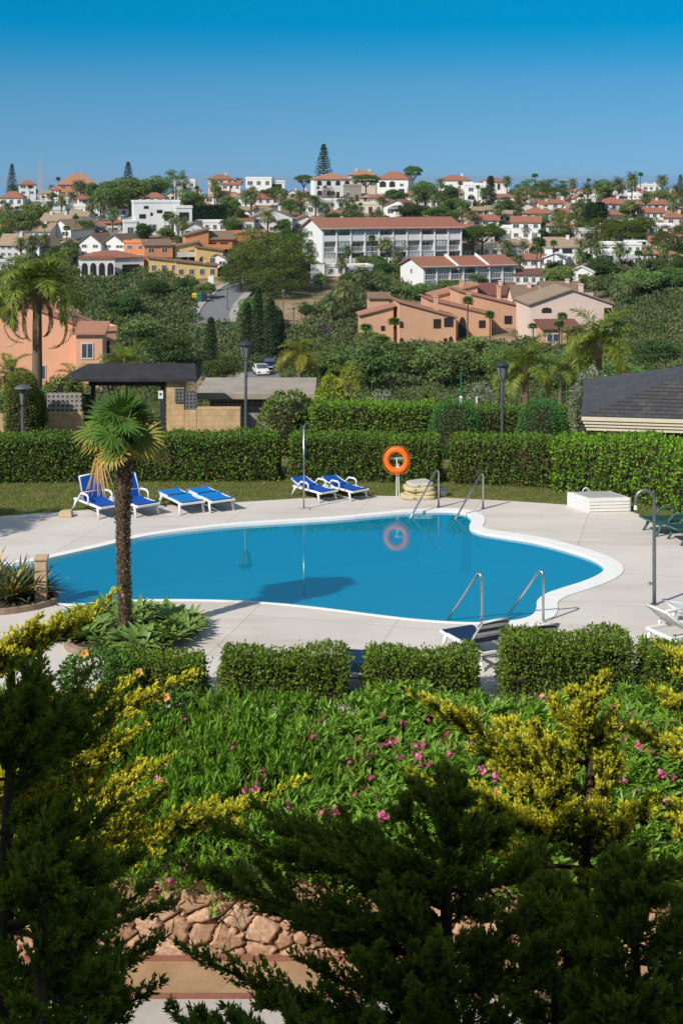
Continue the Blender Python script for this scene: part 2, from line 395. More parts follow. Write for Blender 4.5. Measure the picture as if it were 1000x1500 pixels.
# lawn along the far hedge
def lawn_mat():
    return mat('lawn_grass', (.145, .16, .042), (.095, .12, .028), 9, .95, .8, .1, bscale=60, c3=(.19, .175, .06))
lw = [(-700, 800), (-120, 765), (0, 756), (85, 750), (165, 744), (250, 740), (335, 736.5), (437, 730), (540, 726), (600, 727), (655, 729), (750, 734), (840, 740), (925, 750), (965, 764), (1010, 774), (1120, 800)]
lp = [G(*p) for p in lw]
lp += [Vector((60, lp[-1].y, 0)), Vector((60, 46.55, 0)), Vector((-60, 46.55, 0)), Vector((-60, lp[0].y, 0))]
tag(fill([lp], .008, 'lawn', lawn_mat()), kind='structure')
# short grass blades give the lawn its nap
rng = np.random.default_rng(3)
xsN = rng.uniform(-14, 14, 90000); ysN = rng.uniform(38, 44.2, 90000)
edge_x = np.array([p.x for p in lp[:17]]); edge_y = np.array([p.y for p in lp[:17]])
keep = ysN > np.interp(xsN, edge_x, edge_y) + .05
xsN, ysN = xsN[keep], ysN[keep]
pos = np.stack([xsN, ysN, np.full(len(xsN), .006)], -1); d = np.stack([rng.normal(0, .45, len(xsN)), rng.normal(0, .45, len(xsN)), np.ones(len(xsN))], -1)
gr = np_obj('grass', leaves(pos, d, rsph(rng, len(xsN)), rng.uniform(.035, .075, len(xsN)), rng.uniform(.012, .02, len(xsN))), None, leafmat('grass_blade', (.10, .14, .028), (.19, .20, .06), transl=.2, gain=1.15))
tag(gr, kind='stuff', label='short dry green grass along the clipped hedge', cat='grass')

# ---- lower path in front of the rubble wall
zp = -2.35
M_PATH = mat('ochre_paving', (.42, .27, .15), (.34, .21, .115), 2.5, .85, .3)
M_RED = mat('red_brick_edge', (.32, .13, .085), (.24, .10, .07), 8, .85, .3)
M_GREY = mat('pale_paving', (.50, .45, .40), (.42, .38, .34), 1.5, .85, .2)
tag(MB().poly([(-30, 20.15, zp + .008), (30, 20.15, zp + .008), (30, 20.98, zp + .008), (-30, 20.98, zp + .008)]).build('path', M_PATH), kind='structure')
tag(MB().box(-30, 30, 20.98, 21.12, zp, zp + .02).build('path_edging', M_RED), kind='structure')
tag(MB().box(-30, 30, 20.02, 20.15, zp, zp + .02).build('path_edging', M_RED), kind='structure')
tag(MB().poly([(-30, 3, zp + .004), (30, 3, zp + .004), (30, 20.02, zp + .004), (-30, 20.02, zp + .004)]).build('paving', M_GREY), kind='structure')
# soil bank above the wall
tag(MB().poly([(-30, 21.3, -1.45), (30, 21.3, -1.45), (30, 24.4, -.02), (-30, 24.4, -.02)]).poly([(-30, 24.4, -.02), (30, 24.4, -.02), (30, 24.4, -3), (-30, 24.4, -3)]).build('soil_bank', mat('soil', (.10, .065, .04), (.06, .04, .025), 3, .95)), kind='structure')

# ---- rubble retaining wall: rounded stones set in mortar
rng = np.random.default_rng(11)
X0, X1, Z0, Z1, st = -9.0, 9.0, -2.45, -1.2, .02
gx = np.arange(X0, X1, st); gz = np.arange(Z0, Z1 + st, st)
seeds = []
while len(seeds) < 400:
    c = np.array([rng.uniform(X0, X1), rng.uniform(Z0, Z1)]); r = rng.uniform(.17, .34)
    if all(np.hypot((c - s[0])[0], (c - s[0])[1] * 1.25) > (r + s[1]) * .62 for s in seeds) and all(np.hypot(*(c - s[0])) > .17 for s in seeds): seeds.append((c, r))
    elif rng.random() < .002: seeds.append((c, r))
    if len(seeds) > 240 and rng.random() < .002: break
S = np.array([s[0] for s in seeds]); RR = np.array([s[1] for s in seeds])
GX, GZ = np.meshgrid(gx, gz)
wob = .018 * np.sin(GX * 31 + 3 * np.sin(GZ * 23)) + .015 * np.sin(GZ * 37 + 2 * np.sin(GX * 19))
D = np.sqrt((GX[..., None] + wob[..., None] - S[:, 0]) ** 2 + ((GZ[..., None] + wob[..., None] * .7 - S[:, 1]) * 1.15) ** 2) - RR * .6
o2 = np.argsort(D, axis=-1)[..., :2]; d1 = np.take_along_axis(D, o2[..., :1], -1)[..., 0]; d2 = np.take_along_axis(D, o2[..., 1:2], -1)[..., 0]
e = np.clip((d2 - d1) / .13, 0, 1); idx = o2[..., 0]
hgt = (1 - (1 - e) ** 2.6) * (.085 + .04 * rng.random(len(S))[idx]) + e * .006 * np.sin(GX * 24 + GZ * 33 + idx) + .003 * rng.normal(size=GX.shape) * e
tilt = rng.normal(0, .12, (len(S), 2)); hgt += e * ((GX - S[idx, 0]) * tilt[idx, 0] + (GZ - S[idx, 1]) * tilt[idx, 1])
V = np.stack([GX, 21.25 - hgt, GZ], -1).reshape(-1, 3); w, h_ = len(gx), len(gz)
a = (np.arange(h_ - 1)[:, None] * w + np.arange(w - 1)[None]).ravel(); quads = np.stack([a, a + 1, a + w + 1, a + w], -1)
me = bpy.data.meshes.new('rubble_wall'); me.from_pydata(V.tolist(), [], quads.tolist()); me.polygons.foreach_set('use_smooth', [True] * len(quads))
at = me.attributes.new('tint', 'FLOAT', 'POINT'); tv = np.where(e > .18, .25 + .75 * rng.random(len(S))[idx], 0.0); at.data.foreach_set('value', tv.ravel().astype(np.float32))
m = bpy.data.materials.new('rubble_stone'); nt, N, L = nodes(m); b = N['Principled BSDF']; b.inputs['Roughness'].default_value = .9
an = N.new('ShaderNodeAttribute'); an.attribute_name = 'tint'
cr = N.new('ShaderNodeValToRGB'); cr.color_ramp.elements[0].color = (.10, .06, .04, 1); cr.color_ramp.elements[1].color = (.62, .44, .30, 1); cr.color_ramp.elements[1].position = 1.0
q = cr.color_ramp.elements.new(.15); q.color = (.16, .09, .055, 1); q = cr.color_ramp.elements.new(.3); q.color = (.42, .265, .165, 1); q = cr.color_ramp.elements.new(.65); q.color = (.52, .33, .205, 1)
L.new(an.outputs['Fac'], cr.inputs[0])
tc = N.new('ShaderNodeTexCoord'); nz = N.new('ShaderNodeTexNoise'); nz.inputs['Scale'].default_value = 14; nz.inputs['Detail'].default_value = 7; nz.inputs['Roughness'].default_value = .7; L.new(tc.outputs['Object'], nz.inputs['Vector'])
r2 = N.new('ShaderNodeValToRGB'); r2.color_ramp.elements[0].position = .35; r2.color_ramp.elements[1].position = .7; r2.color_ramp.elements[0].color = (.62, .55, .5, 1); r2.color_ramp.elements[1].color = (1.15, 1.12, 1.1, 1); L.new(nz.outputs['Fac'], r2.inputs[0])
mx = N.new('ShaderNodeMixRGB'); mx.blend_type = 'MULTIPLY'; mx.inputs[0].default_value = 1; L.new(cr.outputs[0], mx.inputs[1]); L.new(r2.outputs[0], mx.inputs[2]); L.new(mx.outputs[0], b.inputs['Base Color'])
bp = N.new('ShaderNodeBump'); bp.inputs['Strength'].default_value = .5; bp.inputs['Distance'].default_value = .02; L.new(nz.outputs['Fac'], bp.inputs['Height']); L.new(bp.outputs[0], b.inputs['Normal'])
me.materials.append(m)
ro = bpy.data.objects.new('retaining_wall', me); COL.objects.link(ro)
tag(ro, 'low retaining wall of rounded reddish rubble stones beneath the oleander bank', 'stone wall')
MB().box(X0, X1, 21.26, 21.5, Z0, Z1).build('wall_core', mat('mortar', (.12, .08, .055)), ro)

# ---- roads winding up the hill
M_ROAD = mat('asphalt_grey', (.20, .20, .205), (.16, .16, .165), 1.2, .9)
M_LINE = mat('road_paint', (.7, .7, .68))
M_KERB = mat('kerb_stone', (.40, .37, .33))
def road(pts, wd, name, kerb=True):
    pts = [Vector(p) for p in pts]; q = []
    for i in range(len(pts) - 1):
        for k in range(6): q.append(pts[i].lerp(pts[i + 1], k / 6))
    q.append(pts[-1])
    for _ in range(4): q = [q[0]] + [(q[i - 1] + q[i] * 2 + q[i + 1]) / 4 for i in range(1, len(q) - 1)] + [q[-1]]
    mb = MB(); kb = MB(); prev = None
    for i, p in enumerate(q):
        t = q[min(i + 1, len(q) - 1)] - q[max(i - 1, 0)]; nn = Vector((-t.y, t.x, 0)).normalized()
        z = max(float(zt(c.x, c.y)) for c in (p, p + nn * wd / 2, p - nn * wd / 2)) + .12
        row = [Vector((c.x, c.y, z)) for c in (p - nn * wd / 2, p + nn * wd / 2)]
        kr = [Vector((c.x, c.y, z + .13)) for c in (p - nn * (wd / 2 + 1.4), p - nn * wd / 2, p + nn * wd / 2, p + nn * (wd / 2 + 1.4))]
        if prev:
            mb.poly([prev[0][0], prev[0][1], row[1], row[0]])
            k0, k1 = prev[1], kr
            for s in (0, 2):
                kb.poly([k0[s], k0[s + 1], k1[s + 1], k1[s]])
                kb.poly([k0[s] - Vector((0, 0, 1.5)), k0[s], k1[s], k1[s] - Vector((0, 0, 1.5))]); kb.poly([k0[s + 1] - Vector((0, 0, .5)), k0[s + 1], k1[s + 1], k1[s + 1] - Vector((0, 0, .5))])
        prev = (row, kr)
    tag(mb.build(name, M_ROAD), kind='structure')
    if kerb: tag(kb.build('pavement', M_KERB), kind='structure')
ROAD1 = [(402, 600), (398, 580), (393, 560), (388, 545), (378, 528), (362, 510), (338, 490), (312, 475), (315, 456), (330, 438), (342, 426), (358, 417), (385, 412)]
road([T(*p) for p in ROAD1], 5.2, 'road')
road([T(150, 346), T(158, 332), T(168, 322), T(172, 316)], 7.0, 'road')
# ================================================================== hedges
L_HEDGE = leafmat('hedge_leaf', (.030, .075, .010), (.105, .165, .022), (.24, .13, .06), transl=.28, rough=.6, spec=.2, gain=1.9)
L_HEDGE2 = leafmat('bright_hedge_leaf', (.055, .13, .010), (.155, .26, .025), (.24, .16, .06), transl=.3, rough=.6, spec=.2, gain=1.75)
L_PITTO = leafmat('glossy_hedge_leaf', (.030, .070, .008), (.115, .155, .018), (.25, .22, .08), transl=.3, rough=.5, spec=.22, gain=2.2)
M_TWIG = mat('dark_twigs', (.035, .028, .016), (.02, .02, .01), 6, .95)
def hedge(name, line, width, height, dens, leaf, rng, lm, label, cat='hedge', round_top=.12, rough_=.06, z0=0.0, brown=.04, group=None):
    """line: list of Vectors along the FRONT foot (left to right); height: list or number; the body lies behind (+Y side)"""
    n = len(line); hs_ = height if isinstance(height, (list, tuple)) else [height] * n
    nr = []
    for i in range(n):
        t = line[min(i + 1, n - 1)] - line[max(i - 1, 0)]; nr.append(Vector((t.y, -t.x, 0)).normalized())   # towards the front
    base = line[0].copy(); mb = MB()
    for i in range(n - 1):
        a, b = line[i], line[i + 1]; na, nb = nr[i], nr[i + 1]; s = .14
        q = [a - na * s, b - nb * s, b - nb * (width - s), a - na * (width - s)]
        q = [p - base for p in q]
        for p in q: p.z = z0 - base.z if base.z else z0
        ha, hb = hs_[i] - .16, hs_[i + 1] - .16
        top = [q[0] + Vector((0, 0, ha)), q[1] + Vector((0, 0, hb)), q[2] + Vector((0, 0, hb)), q[3] + Vector((0, 0, ha))]
        mb.poly(top); mb.poly([q[0], q[1], top[1], top[0]]); mb.poly([q[3], q[2], top[2], top[3]])
        if i == 0: mb.poly([q[0], top[0], top[3], q[3]])
        if i == n - 2: mb.poly([q[1], top[1], top[2], q[2]])
    root = empty(name, base, 0, label, cat, group)
    mb.build('twigs', M_TWIG, root)
    seg = np.array([(line[i + 1] - line[i]).length for i in range(n - 1)]); cum = np.concatenate([[0], np.cumsum(seg)]); Lt = cum[-1]
    LA = np.array([list(p) for p in line]); NA = np.array([list(p) for p in nr]); HA = np.array(hs_)
    per = height[0] if isinstance(height, (list, tuple)) else height
    peri = 2 * per + width
    N1 = int(Lt * peri * dens); N2 = int(2 * width * per * dens)
    u = np.concatenate([rng.uniform(0, Lt, N1), np.where(rng.random(N2) < .5, 0, Lt)])
    w = np.concatenate([rng.uniform(0, peri, N1), np.full(N2, -1.0)])
    def along(A): return np.stack([np.interp(u, cum, A[:, k]) for k in range(A.shape[1])], -1)
    p0 = along(LA); nn = unit(along(NA)); hh = np.interp(u, cum, HA)
    fz = np.zeros(len(u)); depth = np.zeros(len(u)); no = np.zeros((len(u), 3))
    front = (w >= 0) & (w < per); top = (w >= per) & (w < per + width); back = w >= per + width; end = w < 0
    fz[front] = w[front] / per; no[front] = nn[front]
    fz[top] = 1; depth[top] = w[top] - per; no[top] = (0, 0, 1)
    fz[back] = (w[back] - per - width) / per; depth[back] = width; no[back] = -nn[back]
    fz[end] = rng.random(N2); depth[end] = rng.uniform(0, width, N2)
    tdir = np.cross(nn, (0, 0, 1)); sg = np.where(u > Lt / 2, -1.0, 1.0)[:, None]; no[end] = (tdir * sg)[end]
    # which way the tangent points
    td = np.array(list((line[1] - line[0]).normalized())); 
    if np.dot(td, tdir[0]) > 0: no[end] = -no[end]
    pos = p0 - nn * depth[:, None]; z = z0 + fz * hh
    # rounded shoulders
    edge = np.minimum(depth, width - depth); k = np.clip(1 - edge / (round_top * 2.2), 0, 1) * top
    z -= k ** 2 * round_top
    kk = np.clip((fz - (1 - round_top * 1.6 / per)) / (round_top * 1.6 / per), 0, 1) * (front | back)
    pos -= no * (kk ** 2 * round_top)[:, None]
    f = np.sin(u * 2.1 + z * 3.3) * np.sin(u * .83 - z * 2.1 + 1.7) + .6 * np.sin(u * 6.3 + depth * 5 + z * 7.1) * np.sin(z * 9 - u * 3.1)
    g2 = np.sin(u * 15 + z * 17 + depth * 13) * np.sin(z * 23 - u * 11 + depth * 9)
    pos = np.concatenate([pos[:, :2], z[:, None]], 1)
    pos += no * (rough_ * f + rough_ * .8 * g2 - rng.exponential(.06, len(u)) + .02 + (rng.random(len(u)) < .012) * rng.uniform(.03, .16, len(u)))[:, None] + rng.normal(0, .02, pos.shape)
    d = unit(no * .8 + rng.normal(0, .75, pos.shape) + np.array([0, 0, .35])); nrm = unit(no + rng.normal(0, .6, pos.shape))
    ln = rng.uniform(.7, 1.3, len(u)) * leaf
    t = np.where(rng.random(len(u)) < brown * (1 + np.clip(f, -.9, 1) + 4 * np.clip(f - .55, 0, 1)), rng.uniform(.4, 1, len(u)), 0) * ~top
    q = leaves(pos - np.array(list(base)), d, nrm, ln, ln * rng.uniform(.42, .6, len(u)), .15)
    np_obj('foliage', q, t, lm, root)
    return root
rng = np.random.default_rng(21)
def gl(*pts): return [G(*p) for p in pts]
hedge('clipped_hedge', gl((-160, 712), (120, 707), (405, 706)), 1.15, 1.36, 620, .085, rng, L_HEDGE, 'long clipped green hedge behind the left blue loungers, left of the dark gap', brown=.06)
hedge('clipped_hedge', gl((428, 707), (530, 707), (638, 710)), 1.15, 1.34, 620, .085, rng, L_HEDGE, 'middle clipped hedge block right behind the orange lifebuoy', brown=.07)
hedge('clipped_hedge', [G(661, 710), G(740, 713), G(815, 717)], 1.15, [1.34, 1.38, 1.45], 620, .085, rng, L_HEDGE, 'clipped hedge block with brownish leaves right of the lifebuoy, left of the taller bright hedge', brown=.13)
hedge('clipped_hedge', [G(812, 721), G(860, 727), G(930, 738), G(1000, 756), G(1090, 790), G(1200, 840)], 1.5, [1.46, 1.62, 1.82, 1.76, 1.7, 1.7], 520, .10, rng, L_HEDGE2, 'tall curving bright green hedge on the right behind the white box', rough_=.10, round_top=.25, brown=.02)
# hedges close to the viewer, along the near edge of the deck
def fh(x0, x1, y, h, w, label, hs=None):
    a, b = G(x0, y), G(x1, y); pts = [a.lerp(b, k / 4) for k in range(5)]
    hh = [h * (1 + .05 * math.sin(k * 2.3 + x0)) for k in range(5)]
    return hedge('low_hedge', pts, w, hh, 1500, .062, rng, L_PITTO, label, rough_=.065, round_top=.10, brown=.07)
fh(158, 296, 1030, .72, .75, 'low dark green hedge with hibiscus flowers beside it, leftmost of the near row')
fh(327, 506, 1036, .84, .8, 'low square clipped hedge near the middle, with deck visible on both sides')
fh(540, 700, 1034, .82, .8, 'low clipped hedge in front of the navy reclined lounger')
fh(742, 926, 1034, 1.05, .95, 'tallest and widest of the near clipped hedges, in front of the second navy lounger')
fh(950, 1120, 1040, .95, .9, 'near clipped hedge at the right edge below the white plastic loungers')

# ================================================================== pool furniture
M_WPL = mat('white_plastic', (.80, .80, .78), (.74, .74, .72), 6, .4, spec=.5)
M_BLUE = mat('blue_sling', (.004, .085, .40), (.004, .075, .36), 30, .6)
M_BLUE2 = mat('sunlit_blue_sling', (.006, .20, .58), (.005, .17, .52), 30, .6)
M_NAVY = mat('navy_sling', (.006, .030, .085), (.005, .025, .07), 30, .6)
M_TEAL = mat('teal_plastic', (.05, .15, .14), (.04, .12, .115), 8, .5)
M_TEALD = mat('dark_green_sling', (.02, .06, .055), (.015, .05, .045), 20, .6)
M_STEEL = mat('brushed_steel', (.62, .62, .60), (.5, .5, .48), 20, .32, metal=1.0)
M_STEELD = mat('dull_steel', (.30, .31, .32), (.22, .23, .24), 14, .42, metal=.8)
def lounger(name, loc, rz, back, label, cat='sun lounger', sling=M_BLUE, frame=M_WPL, arms=True, group=None, stripes=False, wd=.74, sc=.90):
    root = empty(name, loc, rz, label, cat, group, (sc, sc, sc))
    hw = wd / 2; hx = .72; zs = .36; tot = 1.88; ca, sa = math.cos(R(back)), math.sin(R(back)); bl = .74
    f = MB()
    for s in (-1, 1):
        f.box(hx - .55, tot, s * hw - .03, s * hw + .03, zs - .05, zs + .02)
    f.box(tot - .06, tot, -hw + .031, hw - .031, zs - .05, zs + .015); f.box(hx - .55, hx - .49, -hw + .031, hw - .031, zs - .05, zs + .015); f.box(1.2, 1.25, -hw + .031, hw - .031, zs - .055, zs - .02)
    f.build('frame', frame, root, bevel=.012)
    for s in (-1, 1):
        for (x0, x1) in ((hx - .42, hx - .60), (tot - .22, tot - .10)):
            l = MB(); l.tube([(x0, s * (hw), zs - .05), (x0 + (x1 - x0) * .35, s * (hw + .015), zs * .5), (x1, s * (hw + .02), 0)], [.05, .04, .036], 8)
            l.build('leg', frame, root, smooth=True)
    sg = MB(); nseg = 8; v = []
    for k in range(nseg + 1):
        x = hx + .02 + (tot - .08 - hx) * k / nseg; z = zs + .025 - .03 * math.sin(math.pi * k / nseg)
        v += [(x, -hw - .02, z + .012), (x, hw + .02, z + .012)]
    for k in range(nseg): sg.mesh([], []); sg.poly([v[2 * k], v[2 * k + 2], v[2 * k + 3], v[2 * k + 1]])
    for k in range(nseg): sg.poly([Vector(p) - Vector((0, 0, .018)) for p in (v[2 * k + 1], v[2 * k + 3], v[2 * k + 2], v[2 * k])])
    sg.build('seat_sling', sling, root)
    b = MB()
    def bp(t, y, o=0): return (hx - t * ca * bl - o * sa, y, zs + .02 + t * sa * bl - o * ca * -1)
    for s in (-1, 1): b.tube([bp(0, s * (hw - .02)), bp(.5, s * (hw - .02), -.015), bp(1, s * (hw - .03))], .028, 8)
    b.tube([bp(1, -hw + .03), bp(1.03, 0), bp(1, hw - .03)], .028, 8)
    b.tube([bp(.35, -hw + .03, -.03), bp(.35, hw - .03, -.03)], .018, 6)
    bo = b.build('backrest_frame', frame, root, smooth=True)
    c = MB(); ring = [(.02 + .99 * k / 6, .03 * math.sin(math.pi * k / 6)) for k in range(7)]
    for k in range(6):
        (t0, o0), (t1, o1) = ring[k], ring[k + 1]
        c.mi = 1 if stripes and k in (2, 4) else 0
        for (a, bb) in ((-hw - .012, hw + .012),):
            c.poly([bp(t0, a, .033 - o0), bp(t0, bb, .033 - o0), bp(t1, bb, .033 - o1), bp(t1, a, .033 - o1)])
            c.poly([bp(t0, a, -o0 - .015), bp(t1, a, -o1 - .015), bp(t1, bb, -o1 - .015), bp(t0, bb, -o0 - .015)])
    c.build('back_sling', [sling, M_WPL], root)
    if arms:
        for s in (-1, 1):
            a = MB(); y = s * (hw + .04)
            a.tube([(hx + .42, y, zs - .02), (hx + .40, y, zs + .20), (hx + .30, y, zs + .25), (hx - .02, y, zs + .24), (hx - .18, y, zs + .10), (hx - .22, y, zs - .02)], [.03, .032, .036, .036, .03, .028], 8)
            a.build('armrest', frame, root, smooth=True)
    return root
def fdir(dx, dy): return math.atan2(dy, dx)
def put(px, py, rz, off=-.78):    # photo pixel of the lounger's middle on the deck
    g = G(px, py); return g + Vector((math.cos(rz) * off, math.sin(rz) * off, .0))
a = fdir(.62, -.78)
lounger('sun_lounger', put(141, 750, a), a, 66, 'blue sun lounger with backrest upright, left of the shaggy palm trunk', group=None)
lounger('sun_lounger', put(194, 748, a), a, 66, 'blue sun lounger with raised back partly hidden by the shaggy palm trunk')
a = fdir(.50, -.86)
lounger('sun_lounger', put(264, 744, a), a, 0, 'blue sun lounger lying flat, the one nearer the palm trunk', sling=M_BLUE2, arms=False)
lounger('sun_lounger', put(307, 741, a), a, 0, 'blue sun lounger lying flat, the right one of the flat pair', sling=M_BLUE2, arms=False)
a = fdir(.64, -.77)
lounger('sun_lounger', put(461, 729, a), a, 16, 'low blue lounger with white arms beside the thin shower pole', sc=.78)
lounger('sun_lounger', put(506, 727, a), a, 16, 'low blue lounger with white arms, on the lifebuoy side of its pair', sc=.78)
a = fdir(-.45, .89)
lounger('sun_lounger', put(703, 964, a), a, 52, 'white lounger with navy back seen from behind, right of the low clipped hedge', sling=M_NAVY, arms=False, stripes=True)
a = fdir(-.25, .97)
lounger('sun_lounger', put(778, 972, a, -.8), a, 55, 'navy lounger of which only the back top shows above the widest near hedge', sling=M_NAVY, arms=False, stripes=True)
a = fdir(.9, .43)
lounger('sun_lounger', put(1000, 948, a), a, 38, 'white plastic lounger with open armrests nearest the right edge hedge', sling=M_WPL, sc=1.0)
a = fdir(.97, .2)
lounger('sun_lounger', put(1035, 915, a), a, 8, 'white plastic lounger behind the other white one, cut off by the picture edge', sling=M_WPL, arms=False)
a = fdir(.2, .98)
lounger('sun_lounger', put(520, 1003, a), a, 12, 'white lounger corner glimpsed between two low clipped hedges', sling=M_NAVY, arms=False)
a = fdir(.96, .25)
lounger('sun_lounger', put(985, 779, a), a, 4, 'folded teal green lounger on the deck under the curving bright hedge', sling=M_TEALD, frame=M_TEAL, arms=True)
lounger('sun_lounger', put(1022, 792, a), a, 6, 'teal green lounger in front of the other teal one, cut by the picture edge', sling=M_TEALD, frame=M_TEAL, arms=True)

# ---- handrails
def handrail(base, top_h, foot, label):
    b = Vector(base); f = Vector(foot); root = empty('pool_handrail', b, 0, label, 'handrail')
    d = f - b; d.z = 0; t = Vector((0, 0, top_h)); r = .028
    e = (f - b)
    pts = [Vector((0, 0, 0)), Vector((0, 0, top_h - .10)), Vector((0, 0, top_h - .03)) + d.normalized() * .02, Vector((0, 0, top_h)) + d.normalized() * .09]
    pts += [(pts[-1]).lerp(e, k / 3) for k in (1, 2, 3)]
    MB().tube(pts, r, 10).build('rail', M_STEEL, root, smooth=True)
    MB().lathe([(0, .012), (.07, .012), (.07, 0)], n=16).build('base_plate', M_STEEL, root)
# near pair, far pair: foot ends stand under the water
def ft(px, py): return G(px, py, -.045) + Vector((0, 0, -.35)) + Vector((0, 0, 0))
handrail(G(705, 917), 1.08, ft(641, 905), 'steel pool handrail at the near steps, the left one nearest the navy lounger')
handrail(G(795, 911), 1.06, ft(728, 898), 'steel pool handrail at the near steps, the right one by the white coping curve')
handrail(G(642, 743), 1.06, ft(590, 760), 'steel handrail at the far pool steps in front of the stacked pads')
handrail(G(707, 745), 1.0, ft(654, 764), 'steel handrail at the far pool steps standing by the curled coping')

# ---- lifebuoy and its post
g = G(582, 727); s = 50.2
root = empty('lifebuoy_post', g, 0, 'slim pale post with a crossbar carrying the orange lifebuoy', 'post')
MB().tube([(-.03, 0, 0), (-.02, 0, 1.1)], .016, 8).build('rod', M_WPL, root); MB().tube([(.04, 0, 0), (.03, 0, .95)], .014, 8).build('rod', M_WPL, root)
MB().box(-.05, .05, -.03, .03, .66, .86).build('bracket', M_WPL, root, bevel=.01); MB().box(-.22, .26, .03, .06, 1.06, 1.13).build('crossbar', mat('galvanised', (.5, .52, .52), metal=.6, rough=.5), root)
ring = empty('lifebuoy', g + Vector((-.03, -.06, 1.06)), R(-8), 'orange ring lifebuoy hung before the hedge, mirrored in the pool', 'lifebuoy')
t = MB(); n1, n2, RM, rm = 48, 14, .29, .085
vs = [(math.cos(i / n1 * 6.2832) * (RM + rm * math.cos(j / n2 * 6.2832)), .8 * rm * math.sin(j / n2 * 6.2832), math.sin(i / n1 * 6.2832) * (RM + rm * math.cos(j / n2 * 6.2832)) * 1.06) for i in range(n1) for j in range(n2)]
t.mesh(vs, [(i * n2 + j, ((i + 1) % n1) * n2 + j, ((i + 1) % n1) * n2 + (j + 1) % n2, i * n2 + (j + 1) % n2) for i in range(n1) for j in range(n2)])
t.build('ring', mat('orange_foam', (.85, .16, .012), (.78, .13, .01), 12, .5), ring, smooth=True)
rp = MB()
for q in range(4):
    a0 = .4 + q * 1.5708; rp.tube([(math.cos(a0 + k * .26) * (.405 + .02 * math.sin(k * 1.05)), -.02, 1.06 * math.sin(a0 + k * .26) * (.405 + .02 * math.sin(k * 1.05))) for k in range(7)], .008, 5)
rp.build('grab_line', mat('rope_orange', (.7, .16, .03)), ring)

# ---- stacked pads by the lifebuoy
M_PAD = mat('cream_pad', (.62, .53, .30), (.50, .42, .22), 6, .8); M_PAD2 = mat('pale_grey_pad', (.55, .52, .44), (.45, .43, .36), 6, .8)
def pad(loc, w, d, h, rz, m, label):
    root = empty('foam_pad', loc, rz, label, 'pad', 'pads stacked by the lifebuoy')
    b = MB(); k = 28; top = []; 
    for zz, sc_ in ((0, .93), (h * .25, 1), (h * .75, 1), (h, .92)):
        for i in range(k):
            an = i / k * 6.2832; cx = abs(math.cos(an)) ** .5 * (1 if math.cos(an) > 0 else -1); cy = abs(math.sin(an)) ** .5 * (1 if math.sin(an) > 0 else -1)
            top.append((cx * w / 2 * sc_, cy * d / 2 * sc_, zz + .015 * math.sin(an * 3 + loc.x * 7 + zz * 9)))
    b.mesh(top, [(r * k + i, r * k + (i + 1) % k, (r + 1) * k + (i + 1) % k, (r + 1) * k + i) for r in range(3) for i in range(k)] + [tuple(reversed(range(k))), tuple(range(3 * k, 4 * k))])
    b.build('pad_body', m, root, smooth=False)
    MB().box(-w * .18, -w * .12, -d * .51, d * .51, h * .3, h * .62).build('strap', mat('pad_strap', (.18, .17, .12)), root)
g = G(613, 729)
for k, (dx, w, h, m, lb) in enumerate(((-.02, 1.02, .12, M_PAD, 'bottom, widest pad of the cream stack beside the lifebuoy post'), (.06, .92, .11, M_PAD, 'second pad from the ground in the cream stack beside the lifebuoy'),
                                       (.0, .88, .12, M_PAD, 'third pad up in the cream stack beside the lifebuoy'), (.03, .74, .09, M_PAD2, 'topmost greyish pad on the stack beside the lifebuoy'))):
    pad(g + Vector((dx, .05 * (k % 2), [0, .125, .24, .365][k])), w, .7, h, (.1, -.12, .06, .2)[k], m, lb)
g = G(648, 727); root = empty('valve_box', g, .3, 'small grey metal box on the deck edge right of the stacked pads', 'box')
MB().box(-.11, .11, -.09, .09, 0, .2).build('box_body', M_STEELD, root, bevel=.015); MB().box(-.125, .125, -.105, .105, .202, .225).build('box_lid', M_STEELD, root)

# ---- white louvred hatch box
A_, B_, D_ = G(860, 751), G(923, 749.5), G(840, 744)
Cc = B_ + (D_ - A_); D_ = A_ + (D_ - A_) * 1.5; Cc = B_ + (D_ - A_)
o0 = A_.copy(); root = empty('hatch_box', o0, 0, 'low white louvred box with grey lid and ring handle below the bright hedge', 'utility box')
e1, e2 = B_ - A_, D_ - A_; hb = .38
MB().prism([Vector((0, 0, 0)), e1, e1 + e2, e2], (0, 0, hb)).build('housing', mat('white_painted_panel', (.82, .81, .77), (.76, .74, .69), 4, .5), root)
sl = MB()
nf = Vector((e1.y, -e1.x, 0)).normalized(); nl = Vector((-e2.y, e2.x, 0)).normalized()
if nl.x > 0: nl = -nl
for k in range(4):
    z0, z1 = .035 + k * .088, .035 + k * .088 + .068
    sl.prism([e1 * .03 + nf * .004 + Vector((0, 0, z0)), e1 * .97 + nf * .004 + Vector((0, 0, z0)), e1 * .97 + nf * .022 + Vector((0, 0, z0)), e1 * .03 + nf * .022 + Vector((0, 0, z0))], (0, 0, z1 - z0))
    sl.prism([e2 * .03 + nl * .004 + Vector((0, 0, z0)), e2 * .97 + nl * .004 + Vector((0, 0, z0)), e2 * .97 + nl * .022 + Vector((0, 0, z0)), e2 * .03 + nl * .022 + Vector((0, 0, z0))], (0, 0, z1 - z0))
sl.build('louvre', MATS['white_painted_panel'], root)
c4 = [(.08, .12), (.92, .12), (.92, .9), (.08, .9)]
MB().prism([e1 * u + e2 * v + Vector((0, 0, hb + .002)) for u, v in c4], (0, 0, .015)).build('lid', mat('grey_lid', (.42, .42, .42), (.36, .36, .36), 8, .6), root)
hp = e1 * .42 + e2 * .95
MB().tube([hp + Vector((.09 * math.cos(k * .35) , 0, hb + .0 + .11 * abs(math.sin(k * .35)) + .01)) for k in range(10)], .014, 6).build('ring_handle', M_WPL, root)

